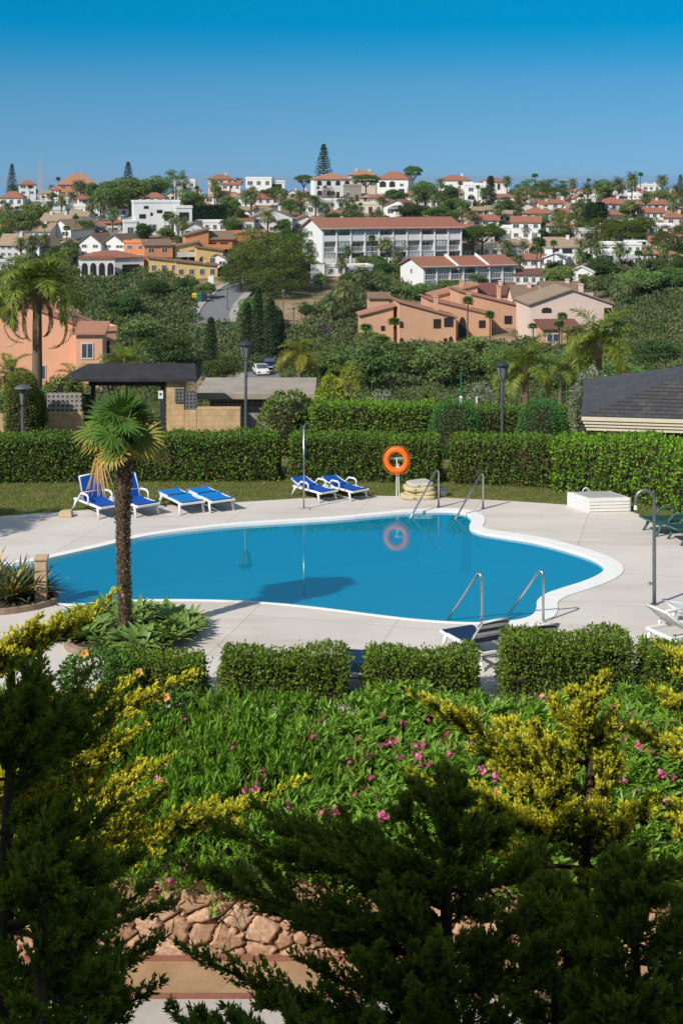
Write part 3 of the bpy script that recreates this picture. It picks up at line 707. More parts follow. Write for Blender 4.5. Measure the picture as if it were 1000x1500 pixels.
# ---- showers
g = G(957.5, 886); root = empty('deck_shower', g, 0, 'steel pool shower with curved gooseneck top on the right of the deck', 'shower')
rr = .2
pts = [(0, 0, 0), (0, 0, 1.2), (0, 0, 2.25)] + [(-rr + rr * math.cos(k * math.pi / 10), 0, 2.25 + rr * 1.15 * math.sin(k * math.pi / 10)) for k in range(1, 11)] + [(-2 * rr, 0, 2.16)]
MB().tube(pts, [.042, .04] + [.036] * 12, 12).build('pole', M_STEELD, root, smooth=True)
MB().lathe([(.02, 0), (.035, -.02), (.045, -.10), (0, -.10)], (-2 * rr, 0, 2.16)).build('shower_head', M_WPL, root)
MB().box(-.10, -.03, -.02, .02, .44, .48).lathe([(.0, 0), (.03, 0), (.03, .06), (0, .06)], (-.1, 0, .43)).build('tap', M_STEEL, root)
MB().lathe([(.0, .02), (.09, .02), (.09, 0)]).build('base_plate', M_STEEL, root)
g = G(445, 746); root = empty('deck_shower', g, 0, 'tall thin steel shower pole between the far blue loungers and the pool', 'shower')
MB().tube([(0, 0, 0), (0, 0, 2.34)], .022, 8).build('pole', M_STEEL, root, smooth=True); MB().box(-.035, .05, -.06, .02, 2.28, 2.33).build('shower_head', M_STEEL, root)
MB().box(-.16, .16, -.14, .14, 0, .03).build('base_plate', MATS['pale_concrete'] if 'pale_concrete' in MATS else M_GREY, root)
MB().box(-.05, -.02, -.02, .02, .55, .62).build('tap', M_STEEL, root)
# ---- small stone block and the stone post at the pool's left end
M_SAND = mat('sandstone', (.58, .43, .28), (.48, .34, .21), 6, .85, .4)
b = MB(); b.mesh([(-.19, -.15, 0), (.19, -.15, 0), (.19, .15, 0), (-.19, .15, 0), (-.15, -.11, .17), (.16, -.12, .16), (.15, .12, .18), (-.14, .11, .16)], [(0, 3, 2, 1), (4, 5, 6, 7), (0, 1, 5, 4), (1, 2, 6, 5), (2, 3, 7, 6), (3, 0, 4, 7)])
o = b.build('stone_block', M_SAND, bevel=.02); o.location = G(97, 756.5); tag(o, 'small sandstone block on the deck edge left of the upright blue lounger', 'stone block')
g = G(61, 884); root = empty('stone_post', g, .1, 'square sandstone post with a capstone at the left end of the pool', 'post')
MB().box(-.125, .125, -.14, .14, 0, .96).build('shaft', M_SAND, root, bevel=.015); MB().box(-.15, .15, -.17, .17, .962, 1.03).build('capstone', M_SAND, root, bevel=.02)

# ================================================================== planting beds on the near deck
M_BEDK = mat('bed_kerb', (.36, .27, .19), (.28, .20, .14), 5, .9, .4)
def bed(pts, name):
    lp_ = smooth_loop([G(*p) for p in pts], 2)
    c = sum(lp_, Vector()) / len(lp_); inn = [c + (p - c) * .90 for p in lp_]
    k = MB(); n_ = len(lp_)
    for i in range(n_):
        j = (i + 1) % n_; u = Vector((0, 0, .12))
        k.poly([lp_[i], lp_[j], lp_[j] + u, lp_[i] + u]); k.poly([lp_[i] + u, lp_[j] + u, inn[j] + u, inn[i] + u]); k.poly([inn[j], inn[i], inn[i] + u, inn[j] + u])
    tag(k.build(name, M_BEDK), kind='structure')
    tag(fill([inn], .07, 'bed_soil', MATS['soil']), kind='structure')
    return c
bed([(90, 940), (150, 898), (230, 897), (282, 915), (286, 932), (230, 952), (150, 962), (100, 960)], 'bed_kerb')
bed([(-80, 902), (-60, 868), (20, 862), (74, 868), (92, 882), (60, 893), (0, 903)], 'bed_kerb')
# broad-leaved agaves round the palm
L_AGAVE = leafmat('agave_leaf', (.085, .155, .035), (.16, .235, .045), (.36, .32, .10), transl=.15, rough=.5, gain=1.3)
L_ALOE = leafmat('yucca_leaf', (.045, .065, .02), (.11, .13, .04), (.50, .33, .06), transl=.12, rough=.5, gain=1.2)
def rosette(name, n_, ln, wd, rng, lm, yellow=.05, up=.5):
    az = np.arange(n_) * 2.39996 + rng.uniform(0, 6); el = up + .85 * (1 - np.arange(n_) / n_) ** 1.0 * -.75 + .6 + rng.normal(0, .08, n_)
    el = np.clip(el - .15, .12, 1.45); l = ln * rng.uniform(.75, 1.1, n_) * np.where(el > 1.2, .85, 1); ca, sa = np.cos(az), np.sin(az)
    quads = []; tt = []
    for i in range(n_):
        pts = []; s = np.array([-sa[i], ca[i], 0]); p = np.array([ca[i], sa[i], 0]) * .03 + np.array([0, 0, .02]); e = el[i]
        prof = [.5, .85, 1.0, .85, .5, .02]; prev = None
        for k, wk in enumerate(prof):
            d = np.array([ca[i] * math.cos(e), sa[i] * math.cos(e), math.sin(e)])
            a_, b_ = p - s * wd * wk * .5 + np.array([0, 0, wd * .12 * wk]), p + s * wd * wk * .5 + np.array([0, 0, wd * .12 * wk])
            if prev is not None: quads.append([prev[0], prev[2], p.copy(), a_]); quads.append([prev[2], prev[1], b_, p.copy()]); y = 1.0 * (rng.random() < yellow); tt += [y, y]
            prev = (a_, b_, p.copy()); p = p + d * l[i] / 5; e -= .13
    # weld each leaf: keep quads separate but share the tint
    return np_mesh(name, np.array(quads), tt, lm)
AG = [rosette('rosette', 26, .46, .115, rng, L_AGAVE, .02) for _ in range(3)]
spots = []
tries = 0
while len(spots) < 46 and tries < 5000:
    tries += 1
    px, py = rng.uniform(100, 279), rng.uniform(900, 955)
    if ((px - 190) / 92) ** 2 + ((py - 926) / 30) ** 2 > 1: continue
    g = G(px, py)
    if all((g - q).length > .33 for q in spots) and (g - G(187, 934)).length > .3: spots.append(g)
for i, g in enumerate(spots):
    o = bpy.data.objects.new('agave', AG[i % 3]); COL.objects.link(o); o.location = g + Vector((0, 0, .06)); o.rotation_euler = (rng.normal(0, .12), rng.normal(0, .12), rng.uniform(0, 6)); s = rng.uniform(.8, 1.25); o.scale = (s, s, s)
    tag(o, 'broad leaved pale green agave rosette in the kerbed bed round the palm foot', 'agave', 'agaves under the palm')
YU = [rosette('rosette', 70, .62, .045, rng, L_ALOE, .13, .62) for _ in range(2)]
for i, (px, py, s, lb) in enumerate(((14, 885, 1.15, 'spiky yucca with yellowing leaves left of the stone post, nearest the picture edge'), (46, 882, 1.05, 'spiky yucca with yellowing leaves touching the sandstone post'), (-14, 872, 1.1, 'spiky yucca half cut off by the left picture edge'),
                                     (30, 868, .95, 'spiky yucca at the back of the left bed against the pool'), (64, 880, .6, 'smallest spiky yucca, in front of the sandstone post'))):
    root = empty('yucca', G(px, py) + Vector((0, 0, .05)), i * 1.3, lb, 'yucca'); o = bpy.data.objects.new('rosette', YU[i % 2]); COL.objects.link(o); o.parent = root; o.scale = (s * 1.35, s * 1.35, s * 1.6)
# ================================================================== oleander bank
L_OLE = leafmat('oleander_leaf', (.058, .125, .012), (.135, .24, .022), (.30, .13, .06), transl=.32, rough=.42, spec=.3, gain=1.9)
M_PINK = leafmat('pink_petal', (.60, .05, .16), (.74, .20, .36), (.26, .05, .05), transl=.3, rough=.6)
rng = np.random.default_rng(5)
EY = [20.85, 21.05, 21.6, 22.5, 23.3, 24.3, 24.6]; EZ = [-1.18, -.90, -.46, -.08, .16, .36, .30]
def env(X, Y):
    return np.interp(Y, EY, EZ) + .20 * (np.abs(np.sin(X * .95 + .5 * np.sin(Y * 2.1))) - .6) * (1 + .4 * np.sin(Y * 2.9 + X)) + .09 * np.sin(X * 1.9 + Y * 1.3) * np.sin(Y * 2.7 - X * .9) + .06 * np.sin(X * 4.3 + 1) * np.sin(Y * 5.1)
root = empty('oleander_hedge', (0, 22, -1.4), 0, 'broad bank of flowering oleander bushes between the rubble wall and the low clipped hedges', 'shrub bed')
off = np.array([0, 22, -1.4])
ns = 7600
X = rng.uniform(-9, 9, ns); Y = rng.uniform(20.92, 24.45, ns); Z = env(X, Y) - rng.exponential(.10, ns) + rng.normal(0, .06, ns)
star = np.clip((X + 1.2 + .8 * np.sin(Y * 3)) / 1.5, 0, 1)
lean = np.stack([rng.normal(0, .22, ns) * (1 + star), -.25 - .2 * star + rng.normal(0, .25, ns) * (1 + .6 * star) - .3 * (Y < 21.5), np.ones(ns)], -1); lean = unit(lean)
k = 17
top = np.repeat(np.stack([X, Y, Z], -1), k, 0); ln_ = np.repeat(lean, k, 0); j = np.tile(np.arange(k), ns)
s = .34 * (j / k) ** 1.1 * (1 - .45 * np.repeat(star, k))
pos = top - ln_ * s[:, None]
az = j * 2.2 + np.repeat(rng.uniform(0, 6.28, ns), k); hor = np.stack([np.cos(az), np.sin(az), np.zeros_like(az)], -1)
opn = .30 + 1.0 * (j / k) + .7 * np.repeat(star, k)
d = unit(ln_ + hor * opn[:, None] + rng.normal(0, .12, pos.shape)); nrm = unit(ln_ - d * .3 + rng.normal(0, .15, pos.shape))
L_ = rng.uniform(.12, .185, len(pos)); 
q = blades(pos, d, np.cross(np.cross(d, ln_), d) + rng.normal(0, .2, d.shape), L_, L_ * rng.uniform(.16, .21, len(pos)))
pat = np.repeat((np.sin(X * 1.1 + 2) * np.sin(Y * 2.3 + X) > .55) & (X > 0), k)
t = np.where((rng.random(len(pos)) < .03 + .13 * pat), rng.uniform(.4, .9, len(pos)), 0)
np_obj('foliage', q - off, t, L_OLE, root)
st = MB()
for i in range(0, ns, 3):
    a = np.array([X[i], Y[i], Z[i]]) - off; b = a - lean[i] * .9; w = np.array([.006, 0, 0]); st.poly([a - w, a + w, b + w, b - w])
st.build('stems', M_TWIG, root)
def cluster(rng, n_, r, zl=1.0):
    c = rsph(rng, n_) * rng.uniform(.2, 1, (n_, 1)) ** .5 * r; c[:, 2] *= zl; qs = []
    for p in c:
        nn = unit(p + np.array([0, -.02, .03]) + rng.normal(0, .02, 3)); a = unit(np.cross(nn, rsph(rng, 1)[0])); b = np.cross(nn, a)
        for m_ in range(5):
            an = m_ * 1.2566; dd = a * math.cos(an) + b * math.sin(an) + nn * .35; qs.append(leaves(p[None], dd[None], nn[None], [.030], [.027])[0])
    return np.array(qs)
FL = [np_mesh('flower_cluster', cluster(rng, 9, .055), (rng.random(45) < .12) * .8, M_PINK), np_mesh('flower_cluster', cluster(rng, 16, .075, 1.2), (rng.random(80) < .1) * .8, M_PINK), np_mesh('flower_cluster', cluster(rng, 5, .04), np.full(25, .75), M_PINK)]
def on_env(px, py):
    Ys = np.linspace(20.75, 24.5, 200); Xs = (px - CX) * Ys / F; rows = HY + (H - env(Xs, Ys)) * F / Ys; i = int(np.argmin(abs(rows - py))); return np.array([Xs[i], Ys[i] - .05, env(Xs[i], Ys[i]) + .03])
for px, py, k in [(612, 1090, 1), (613, 1104, 1), (612, 1118, 0), (616, 1158, 1), (600, 1150, 2), (730, 1118, 1), (724, 1133, 1), (715, 1165, 1), (704, 1128, 0), (728, 1160, 0), (555, 1197, 0), (562, 1193, 0), (478, 1191, 1), (492, 1187, 0),
                  (380, 1152, 0), (366, 1153, 1), (385, 1133, 2), (233, 1142, 0), (180, 1197, 0), (640, 1196, 0), (935, 1092, 0), (912, 1082, 2), (965, 1132, 0), (975, 1171, 1), (909, 1140, 0), (930, 1160, 2), (796, 1020, 1), (771, 1018, 2),
                  (575, 1085, 1), (560, 1092, 2), (540, 1110, 2), (470, 1058, 2), (510, 1115, 2), (650, 1075, 2), (268, 1268, 0), (245, 1292, 0), (895, 1040, 2), (900, 1063, 1), (990, 1060, 2), (880, 1060, 2), (760, 1030, 2), (705, 1045, 2), (270, 1053, 2),
                  (523, 1085, 2), (460, 1080, 2), (586, 1110, 2), (950, 1100, 2), (340, 1095, 2), (420, 1180, 0), (300, 1210, 2), (450, 1230, 0), (520, 1165, 2), (630, 1120, 2), (655, 1105, 0), (690, 1090, 2), (590, 1060, 2), (625, 1052, 2), (560, 1050, 2), (860, 1110, 0), (885, 1125, 2), (945, 1062, 2), (920, 1045, 2), (820, 1012, 2), (745, 1012, 2), (985, 1140, 2), (545, 1140, 2), (600, 1170, 0)]:
    o = bpy.data.objects.new('flower_cluster', FL[k]); COL.objects.link(o); o.parent = root; p = on_env(px, py); o.location = p - off; o.rotation_euler = (0, 0, px * 1.7); sc = 1.5 if k < 2 else 1.45; o.scale = (sc, sc, sc)

# ---- hibiscus shrubs with peach flowers
L_HIB = leafmat('hibiscus_leaf', (.03, .08, .012), (.08, .15, .025), transl=.2, rough=.55, spec=.2)
M_PETAL = leafmat('peach_petal', (.62, .20, .05), (.70, .27, .08), (.55, .02, .03), transl=.3)
def shrub(base, r, h, n_, label, flowers=()):
    root = empty('hibiscus_shrub', base, 0, label, 'shrub')
    dirs = rsph(rng, n_); rad = rng.uniform(.55, 1, (n_, 1)) ** .6; pos = dirs * rad * np.array([r, r * .8, h / 2]) + np.array([0, 0, h / 2])
    d = unit(dirs + rng.normal(0, .6, dirs.shape) + np.array([0, -.2, .3])); l = rng.uniform(.06, .10, n_)
    np_obj('foliage', leaves(pos, d, unit(dirs + rng.normal(0, .5, dirs.shape)), l, l * .6, .1), None, L_HIB, root)
    b = MB()
    for i in range(12):
        e = pos[i * 7] * .8; b.tube([(0, 0, 0), (e[0] * .4, e[1] * .4, e[2] * .5), tuple(e)], [.015, .01, .004], 5)
    b.build('stems', M_TWIG, root)
    for (x, y, z) in flowers:
        c = np.array([x, y, z]); nn = unit(np.array([.1, -1, .35])); a = unit(np.cross(nn, [0, 0, 1])); bb = np.cross(nn, a); qs = []; tt = []
        for m_ in range(5):
            an = m_ * 1.2566 + .3; dd = a * math.cos(an) + bb * math.sin(an) + nn * .25; qs.append(leaves(c[None], dd[None], nn[None], [.085], [.085])[0]); tt.append(0)
            qs.append(leaves((c + nn * .008)[None], dd[None], nn[None], [.022], [.022])[0]); tt.append(1)
        np_obj('flower', np.array(qs), tt, M_PETAL, root)
def rel(px, py, Y, base): p = P(px, py, Y); return (p.x - base[0], Y - base[1], p.z - base[2])
b = (P(140, 1000, 24.5).x, 24.9, .0); shrub(b, .75, .95, 2400, 'leafy hibiscus shrub with one peach flower below the agave bed', [rel(124, 957, 24.3, b), rel(204, 985, 24.25, b)])
b = (P(248, 1000, 24.2).x, 24.15, -.05); shrub(b, .45, .55, 900, 'small hibiscus with an open peach flower in front of the leftmost low hedge', [rel(243, 1021, 23.75, b)])

# ================================================================== the shaggy fan palm by the pool
L_FAN = leafmat('fan_leaf', (.05, .115, .018), (.095, .19, .035), (.55, .36, .06), (.22, .13, .06), transl=.3, rough=.5, gain=1.45)
M_SHAG = leafmat('trunk_fibre', (.10, .07, .045), (.22, .16, .105), (.09, .065, .045), transl=0, rough=.95, gain=2.1)
M_TRUNK = mat('palm_bark', (.12, .085, .055), (.06, .045, .03), 12, .95, .5)
def fan_leaf(rng, hub, axis, up, seglen, nseg, yellow, droop=.25, width=.034, dead=0, roll=0.0):
    axis = unit(axis); side = unit(np.cross(axis, up)); nrm = unit(np.cross(side, axis)); side = side * math.cos(roll) + nrm * math.sin(roll); nrm = unit(np.cross(side, axis)); out = []; tt = []
    for k in range(nseg):
        an = (k / (nseg - 1) - .5) * R(235); l = seglen * (.72 + .28 * math.cos(an * .6)) * rng.uniform(.92, 1.05)
        d = axis * math.cos(an) + side * math.sin(an) + nrm * (.10 * (k % 2) - .05); d = unit(d)
        s = unit(np.cross(d, nrm)); w = width
        p1 = hub + d * l * .55; d2 = unit(d - np.array([0, 0, droop + rng.uniform(-.1, .15)])); p2 = p1 + d2 * l * .45
        out.append([hub - s * w * .1, hub + s * w * .1, p1 + s * w * .62, p1 - s * w * .62]); out.append([p1 - s * w * .62, p1 + s * w * .62, p2 + s * w * .04, p2 - s * w * .04])
        y = yellow * rng.uniform(.5, 1.2)
        tt += [-dead if dead else y * .5, -dead if dead else min(1, y * 1.5)]
    return out, tt
def shag(rng, n_, h0, h1, rad, path, ln=.14):
    z = rng.uniform(h0, h1, n_); an = rng.uniform(0, 6.283, n_); f = (z - h0) / (h1 - h0); c = path(f); rr = rad(f)
    rdir = np.stack([np.cos(an), np.sin(an), np.zeros(n_)], -1); pos = c + rdir * rr[:, None]; d = unit(rdir * rng.uniform(.35, 1.1, (n_, 1)) + np.array([0, 0, .9]) + rng.normal(0, .2, (n_, 3)))
    l = rng.uniform(.5, 1.2, n_) * ln
    return leaves(pos, d, rdir + rng.normal(0, .3, rdir.shape), l, l * rng.uniform(.25, .5, n_))
rng = np.random.default_rng(9)
pb = G(187, 935); TH = 4.05
root = empty('fan_palm', pb, 0, 'shaggy trunked fan palm standing in the agave bed at the near edge of the pool', 'palm tree')
path = lambda f: np.stack([-.02 - .06 * np.sin(f * 3.0) - .02 * f, 0 * f, f * TH], -1)
rad = lambda f: .112 + .03 * np.clip((.12 - f) / .12, 0, 1) + .055 * np.clip((f - .55) / .35, 0, 1)
fz = np.linspace(0, 1, 16); tb = MB(); tb.tube([tuple(p) for p in path(fz)], [float(r) for r in rad(fz)], 14); tr = tb.build('trunk', M_TRUNK, root, smooth=True)
np_obj('trunk_fibre', np.concatenate([shag(rng, 4200, 0.05, TH, rad, path, .085), shag(rng, 700, TH * .88, TH + .12, lambda f: .14 + 0 * f, lambda f: np.stack([-.10 + 0 * f, 0 * f, TH * .88 + f * (TH * .14 + .12)], -1), .17)]), (rng.random(4900) < .4) * rng.uniform(.3, 1, 4900), M_SHAG, root)
cr, tt = [], []; ct = np.array([-.10, 0, TH + .02]); pet = MB()
for i in range(31):
    f = i / 30; el = R(82 - 98 * f + rng.normal(0, 9)); az = i * 2.39996 + rng.normal(0, .25); hd = np.array([math.cos(az), math.sin(az), 0])
    d = hd * math.cos(el) + np.array([0, 0, math.sin(el)]); lp_ = rng.uniform(.36, .68)
    hub = ct + d * lp_ - np.array([0, 0, .05 * f]); ax = unit(d - np.array([0, 0, .15 + .75 * math.sin(min(1, f * 1.3) * math.pi) + .2 * f]))
    q, t = fan_leaf(rng, hub, ax, np.array([0, 0, 1.0]) if el < R(70) else hd * -1 + np.array([0, 0, .3]), rng.uniform(.44, .56), 23, 0.03 + .9 * max(0, f - .62) * 2.0, droop=.10 + .35 * f ** 2, width=.05, roll=rng.normal(0, .55))
    cr += q; tt += t
    pet.tube([tuple(ct + d * .05), tuple(hub)], [.016, .010], 5)
np_obj('crown', np.array(cr), tt, L_FAN, root); pet.build('leaf_stalks', mat('leaf_stalk', (.20, .24, .07), (.14, .17, .05), 9), root)
for (dx, dy, dz, ln) in ((-.46, -.12, -.45, 1.0), (.10, .18, -.10, .5)):
    qs = []; hub = ct + np.array([dx, dy, dz + .22])
    for k in range(34):
        d = unit(np.array([rng.normal(0, .16), rng.normal(0, .12), -1])); s = np.array([.012, .004, 0]); l = ln * rng.uniform(.6, 1); p = hub + d * l; m_ = hub + d * l * .5 + rng.normal(0, .015, 3); qs.append([hub - s * .3, hub + s * .3, m_ + s, m_ - s]); qs.append([m_ - s, m_ + s, p + s * .4, p - s * .4])
    np_obj('dead_leaf', np.array(qs), None, leafmat('dead_palm_leaf', (.36, .22, .10), (.48, .30, .14), transl=.15, rough=.8), root)

# ================================================================== conifers close to the viewer
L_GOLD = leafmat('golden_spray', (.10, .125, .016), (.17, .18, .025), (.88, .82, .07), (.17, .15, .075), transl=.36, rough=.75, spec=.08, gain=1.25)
L_DARKC = leafmat('green_spray', (.055, .085, .012), (.105, .14, .018), (.36, .40, .04), (.11, .09, .04), transl=.35, rough=.75, spec=.08, gain=2.0)  # lighter tint colour paints light onto tips and upper sides
M_CBARK = mat('conifer_bark', (.12, .085, .055), (.055, .04, .026), 18, .95, .5)
AVOID = []
def hidden(p):
    px, py = CX + p[0] * F / p[1], HY + (H - p[2]) * F / p[1]
    return any(a < px < c and b < py < d for a, b, c, d in AVOID)
def plume(rng, p0, p1, sag, fat, gold, dens=1.0, bare=.10):
    p0 = np.array(p0, float); p1 = np.array(p1, float); L = np.linalg.norm(p1 - p0); ax = (p1 - p0) / L; up = np.array([0, 0, 1.0])
    n2 = int(L * 66 * dens) + 14; t = bare + (1 - bare) * rng.uniform(0, 1.0, n2) ** .85
    cpos = lambda t: p0 + (p1 - p0) * t[:, None] - up * (4 * sag * t * (1 - t))[:, None]
    tan = unit(ax[None] - up * (4 * sag * (1 - 2 * t) / L)[:, None]); b = cpos(t)
    lat = rsph(rng, n2); lat -= tan * np.sum(lat * tan, 1, keepdims=True); lat = unit(unit(lat) * np.array([1, 1, .55]) + up * .22)
    sd = unit(tan * .95 + lat * .60); l2 = fat * (.030 + .20 * min(1.2, .55 + L * .4) * (1 - t) ** .85) * rng.uniform(.7, 1.3, n2)
    n3 = np.maximum(4, (l2 * dens / .0095).astype(int)); idx = np.repeat(np.arange(n2), n3); m_ = len(idx)
    s = rng.uniform(.05, 1.0, m_); curve = (s ** 2 * l2[idx] * .22)[:, None] * up
    pos = b[idx] + sd[idx] * (s * l2[idx])[:, None] + curve
    dd = unit(sd[idx] * .7 + rsph(rng, m_) * .72 + up * .34 + tan[idx] * .2); ln = rng.uniform(.03, .06, m_) * (1.1 - .3 * s) / dens ** .5
    q = [leaves(pos, dd, rsph(rng, m_), ln, rng.uniform(.010, .016, m_) / dens ** .5), leaves(pos, unit(dd + rsph(rng, m_) * .7), rsph(rng, m_), ln * .8, rng.uniform(.009, .015, m_) / dens ** .5)]
    g = gold * (np.clip((s - .38) * 1.7, -.35, 1) * .80 + .35 * lat[idx][:, 2] + .30 * (t[idx] - .45)) * rng.uniform(.75, 1.15, m_)  # golden tips; lighter upper sides also paint light onto the dark trees
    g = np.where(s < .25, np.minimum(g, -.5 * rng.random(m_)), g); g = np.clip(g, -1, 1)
    return np.concatenate(q), np.concatenate([g, g]), [tuple(x) for x in cpos(np.linspace(0, .95, 5))], L
def cbranch(rng, p0, p1, sag, fat, gold, dens=1.0):
    q, g, tube, L = plume(rng, p0, p1, sag, fat, gold, dens, .18 if L_ok(p0, p1) else .05); Q, G_, tubes = [q], [g], [tube]
    p0 = np.array(p0, float); p1 = np.array(p1, float); ax = unit(p1 - p0); up = np.array([0, 0, 1.0])
    for k in range(int(L * 5.5)):
        t = rng.uniform(.12, .82); b = p0 + (p1 - p0) * t - up * 4 * sag * t * (1 - t); side = np.cross(ax, rsph(rng, 1)[0]); sd_ = unit(side) * np.array([1, 1, .35]); d = unit(ax * .85 + sd_ * .72 + up * .20)
        l = (.30 * L * (1 - t) + .12) * rng.uniform(.75, 1.25)
        if hidden(b + d * l): continue
        q, g, tube, _ = plume(rng, b, b + d * l, .0, fat * .62, gold, dens, .05); Q.append(q); G_.append(g); tubes.append(tube)
    return np.concatenate(Q), np.concatenate(G_), tubes, L
def L_ok(a, b): return np.linalg.norm(np.array(b) - np.array(a)) > .8
def conifer(seed, bx, tipx, tiprow, Y, label, keys, nauto, Lmax, gold, lm, fat=1.0, hmin=.2, elev=(6, 28), azr=None, dens=1.0, cat='conifer', kf=1.25):
    rng = np.random.default_rng(seed); base = np.array([(bx - CX) * Y / F, Y, zp]); tip = np.array(P(tipx, tiprow, Y)); hh = tip[2] - base[2]
    trunk = lambda f: base + (tip - base) * f + np.array([.05 * math.sin(f * 6 + seed), .05 * math.sin(f * 5), 0]) * (1 - f) * f * 4
    root = empty('conifer', tuple(base), 0, label, cat)
    Q, G_, tb = [], [], MB()
    tb.tube([tuple(trunk(f) - base) for f in np.linspace(0, 1, 9)], [max(.012, .13 * hh / 7 * (1 - f) ** .8 + .012) for f in np.linspace(0, 1, 9)], 8)
    jobs = []
    for k in keys:                                     # (row on the trunk, tip px, tip row, tip nearer/farther by)
        srow, px, py, dy = k[:4]; z = H - (srow - HY) * Y / F; f = min(.985, max(.02, (z - base[2]) / hh)); p1 = P(px, py, Y + dy); jobs.append((trunk(f), np.array(p1), k[4] if len(k) > 4 else .12, fat * kf))
    for i in range(nauto):
        f = hmin + (1 - hmin) * ((i + rng.random() * .6) / nauto) ** .9; f = min(f, .975); az = i * 2.39996 + rng.normal(0, .3)
        if azr: az = azr[0] + (azr[1] - azr[0]) * ((i * .618) % 1)
        el = R(rng.uniform(*elev)) + .5 * f ** 3; l = (Lmax * (1 - f) ** .75 + .16) * rng.uniform(.75, 1.15); p0 = trunk(f)
        p1 = p0 + l * np.array([math.cos(az) * math.cos(el), math.sin(az) * math.cos(el), math.sin(el)])
        if hidden(p1) or hidden(p0 + (p1 - p0) * .75): continue
        jobs.append((p0, p1, l * .12, fat))
    jobs.append((trunk(.90), tip + np.array([0, 0, .05]), 0, fat * .8))
    for p0, p1, sag, ft_ in jobs:
        q, g, tube, L = cbranch(rng, p0, p1, sag, ft_, gold, dens); Q.append(q - base); G_.append(g)
        for n_, tu in enumerate(tube): tb.tube([tuple(np.array(p) - base) for p in tu], [(.007 + .010 * min(1.5, L) * (1 - k / 4)) * (1 if n_ == 0 else .5) for k in range(5)], 5)
    np_obj('crown', np.concatenate(Q), np.concatenate(G_), lm, root); tb.build('trunk', M_CBARK, root, smooth=True)
    return root
AVOID[:] = [(290, 1000, 590, 1128), (175, 930, 330, 980), (460, 1120, 590, 1250), (310, 950, 600, 1010)]
conifer(1, 828, 866, 1004, 12.0, 'golden tipped conifer with a bare leader trunk on the right, standing before the oleanders',
        [(1175, 598, 1012, -.2, .02), (1215, 597, 1130, -.6, .10), (1120, 738, 1060, .3, .05), (1090, 900, 1035, .1), (1130, 912, 1108, -.2), (1190, 690, 1075, .5), (1165, 778, 1055, -.3), (1200, 890, 1128, -.3), (1230, 700, 1160, -.9), (1230, 960, 1165, .2), (1260, 1005, 1262, -.6, .2),
         (1240, 800, 1130, -.8), (1250, 930, 1180, -.7), (1060, 800, 1020, 0), (1075, 850, 1022, -.2), (1110, 770, 1098, .2), (1150, 905, 1085, .3), (1270, 640, 1190, -.2), (1170, 760, 1140, -.5), (1210, 880, 1175, -.6), (1190, 745, 1120, .3)],
        60, 1.2, 1.0, L_GOLD, 1.0, .08, kf=1.3)
conifer(2, 1140, 1150, 800, 12.6, 'golden conifer reaching in from the right picture edge with outstretched sprays',
        [(1110, 908, 1066, -.3), (1050, 953, 1010, 0), (1010, 962, 948, .2), (1130, 985, 1105, -.4), (1300, 905, 1268, -.8, .25), (1240, 975, 1200, -.5), (1200, 960, 1170, -.2), (1330, 985, 1300, -.9), (1030, 985, 985, -.3)], 40, 1.0, 1.0, L_GOLD, 1.0, .08)
conifer(3, -95, -110, 690, 13.0, 'golden conifer at the left edge stretching long yellow plumes over the oleanders',
        [(960, 173, 868, .2, .28), (1085, 290, 986, -.1, .18), (1075, 150, 1010, .3, .15), (1150, 216, 1062, -.3, .2), (1210, 256, 1108, -.4, .2), (1250, 447, 1142, -.3, .28), (1240, 232, 1150, -.7, .2), (1290, 320, 1175, -.4, .3), (1180, 110, 1075, -.6, .15), (1220, 130, 1110, .1, .2), (985, 60, 905, -.2, .15), (1165, 60, 1060, .3), (1205, 180, 1090, .3, .2),
         (1290, 240, 1170, .2, .2), (1300, 170, 1200, -.6, .2), (1000, 120, 890, .0, .2)], 24, 1.3, 1.0, L_GOLD, 1.15, .25, kf=1.3)
AVOID[:] = [(178, 1290, 450, 1455), (200, 1040, 590, 1168), (140, 900, 800, 1120), (255, 1168, 380, 1260)]
conifer(4, -60, 20, 985, 8.4, 'dark shaded conifer filling the left edge in front of the golden one',
        [(1060, 128, 985, .3), (1080, 165, 1005, .5), (1090, 100, 1030, -.4), (1130, 85, 1080, 0), (1230, 178, 1175, .2), (1330, 252, 1322, .2, .12), (1290, 200, 1250, .6), (1360, 215, 1300, -.4), (1420, 240, 1375, .3), (1450, 180, 1400, -.5), (1500, 235, 1440, .1), (1350, 140, 1230, -.7), (1250, 110, 1160, -.5), (1310, 70, 1200, -.8), (1100, 60, 975, -.3), (1120, 175, 1035, .6), (1060, 60, 960, .4)],
        74, 1.0, .65, L_DARKC, 1.15, .08, (-4, 12), dens=.8)
conifer(5, 662, 655, 1134, 9.8, 'dark shaded conifer in the lower middle with a pointed tip and long drooping left branch',
        [(1490, 262, 1384, -.3, .16), (1300, 308, 1206, .3, .10), (1350, 255, 1262, 0, .14), (1330, 372, 1180, .5, .05), (1240, 590, 1178, -.2), (1250, 735, 1205, .1), (1420, 783, 1316, -.5, .12), (1450, 825, 1367, -.6, .12), (1300, 815, 1240, .3), (1390, 560, 1290, -.7), (1400, 480, 1330, .2), (1450, 430, 1400, -.2), (1480, 520, 1390, -.8), (1280, 700, 1195, -.3), (1470, 640, 1370, -1.0),
         (1360, 330, 1300, .4, .14), (1320, 450, 1235, .3, .1), (1350, 540, 1240, -.1), (1290, 480, 1200, .6, .05), (1500, 380, 1460, -.4, .15), (1530, 600, 1440, -1.0), (1390, 400, 1330, .3, .1)],
        110, 1.45, .75, L_DARKC, 1.2, .04, (-6, 14), dens=.85)
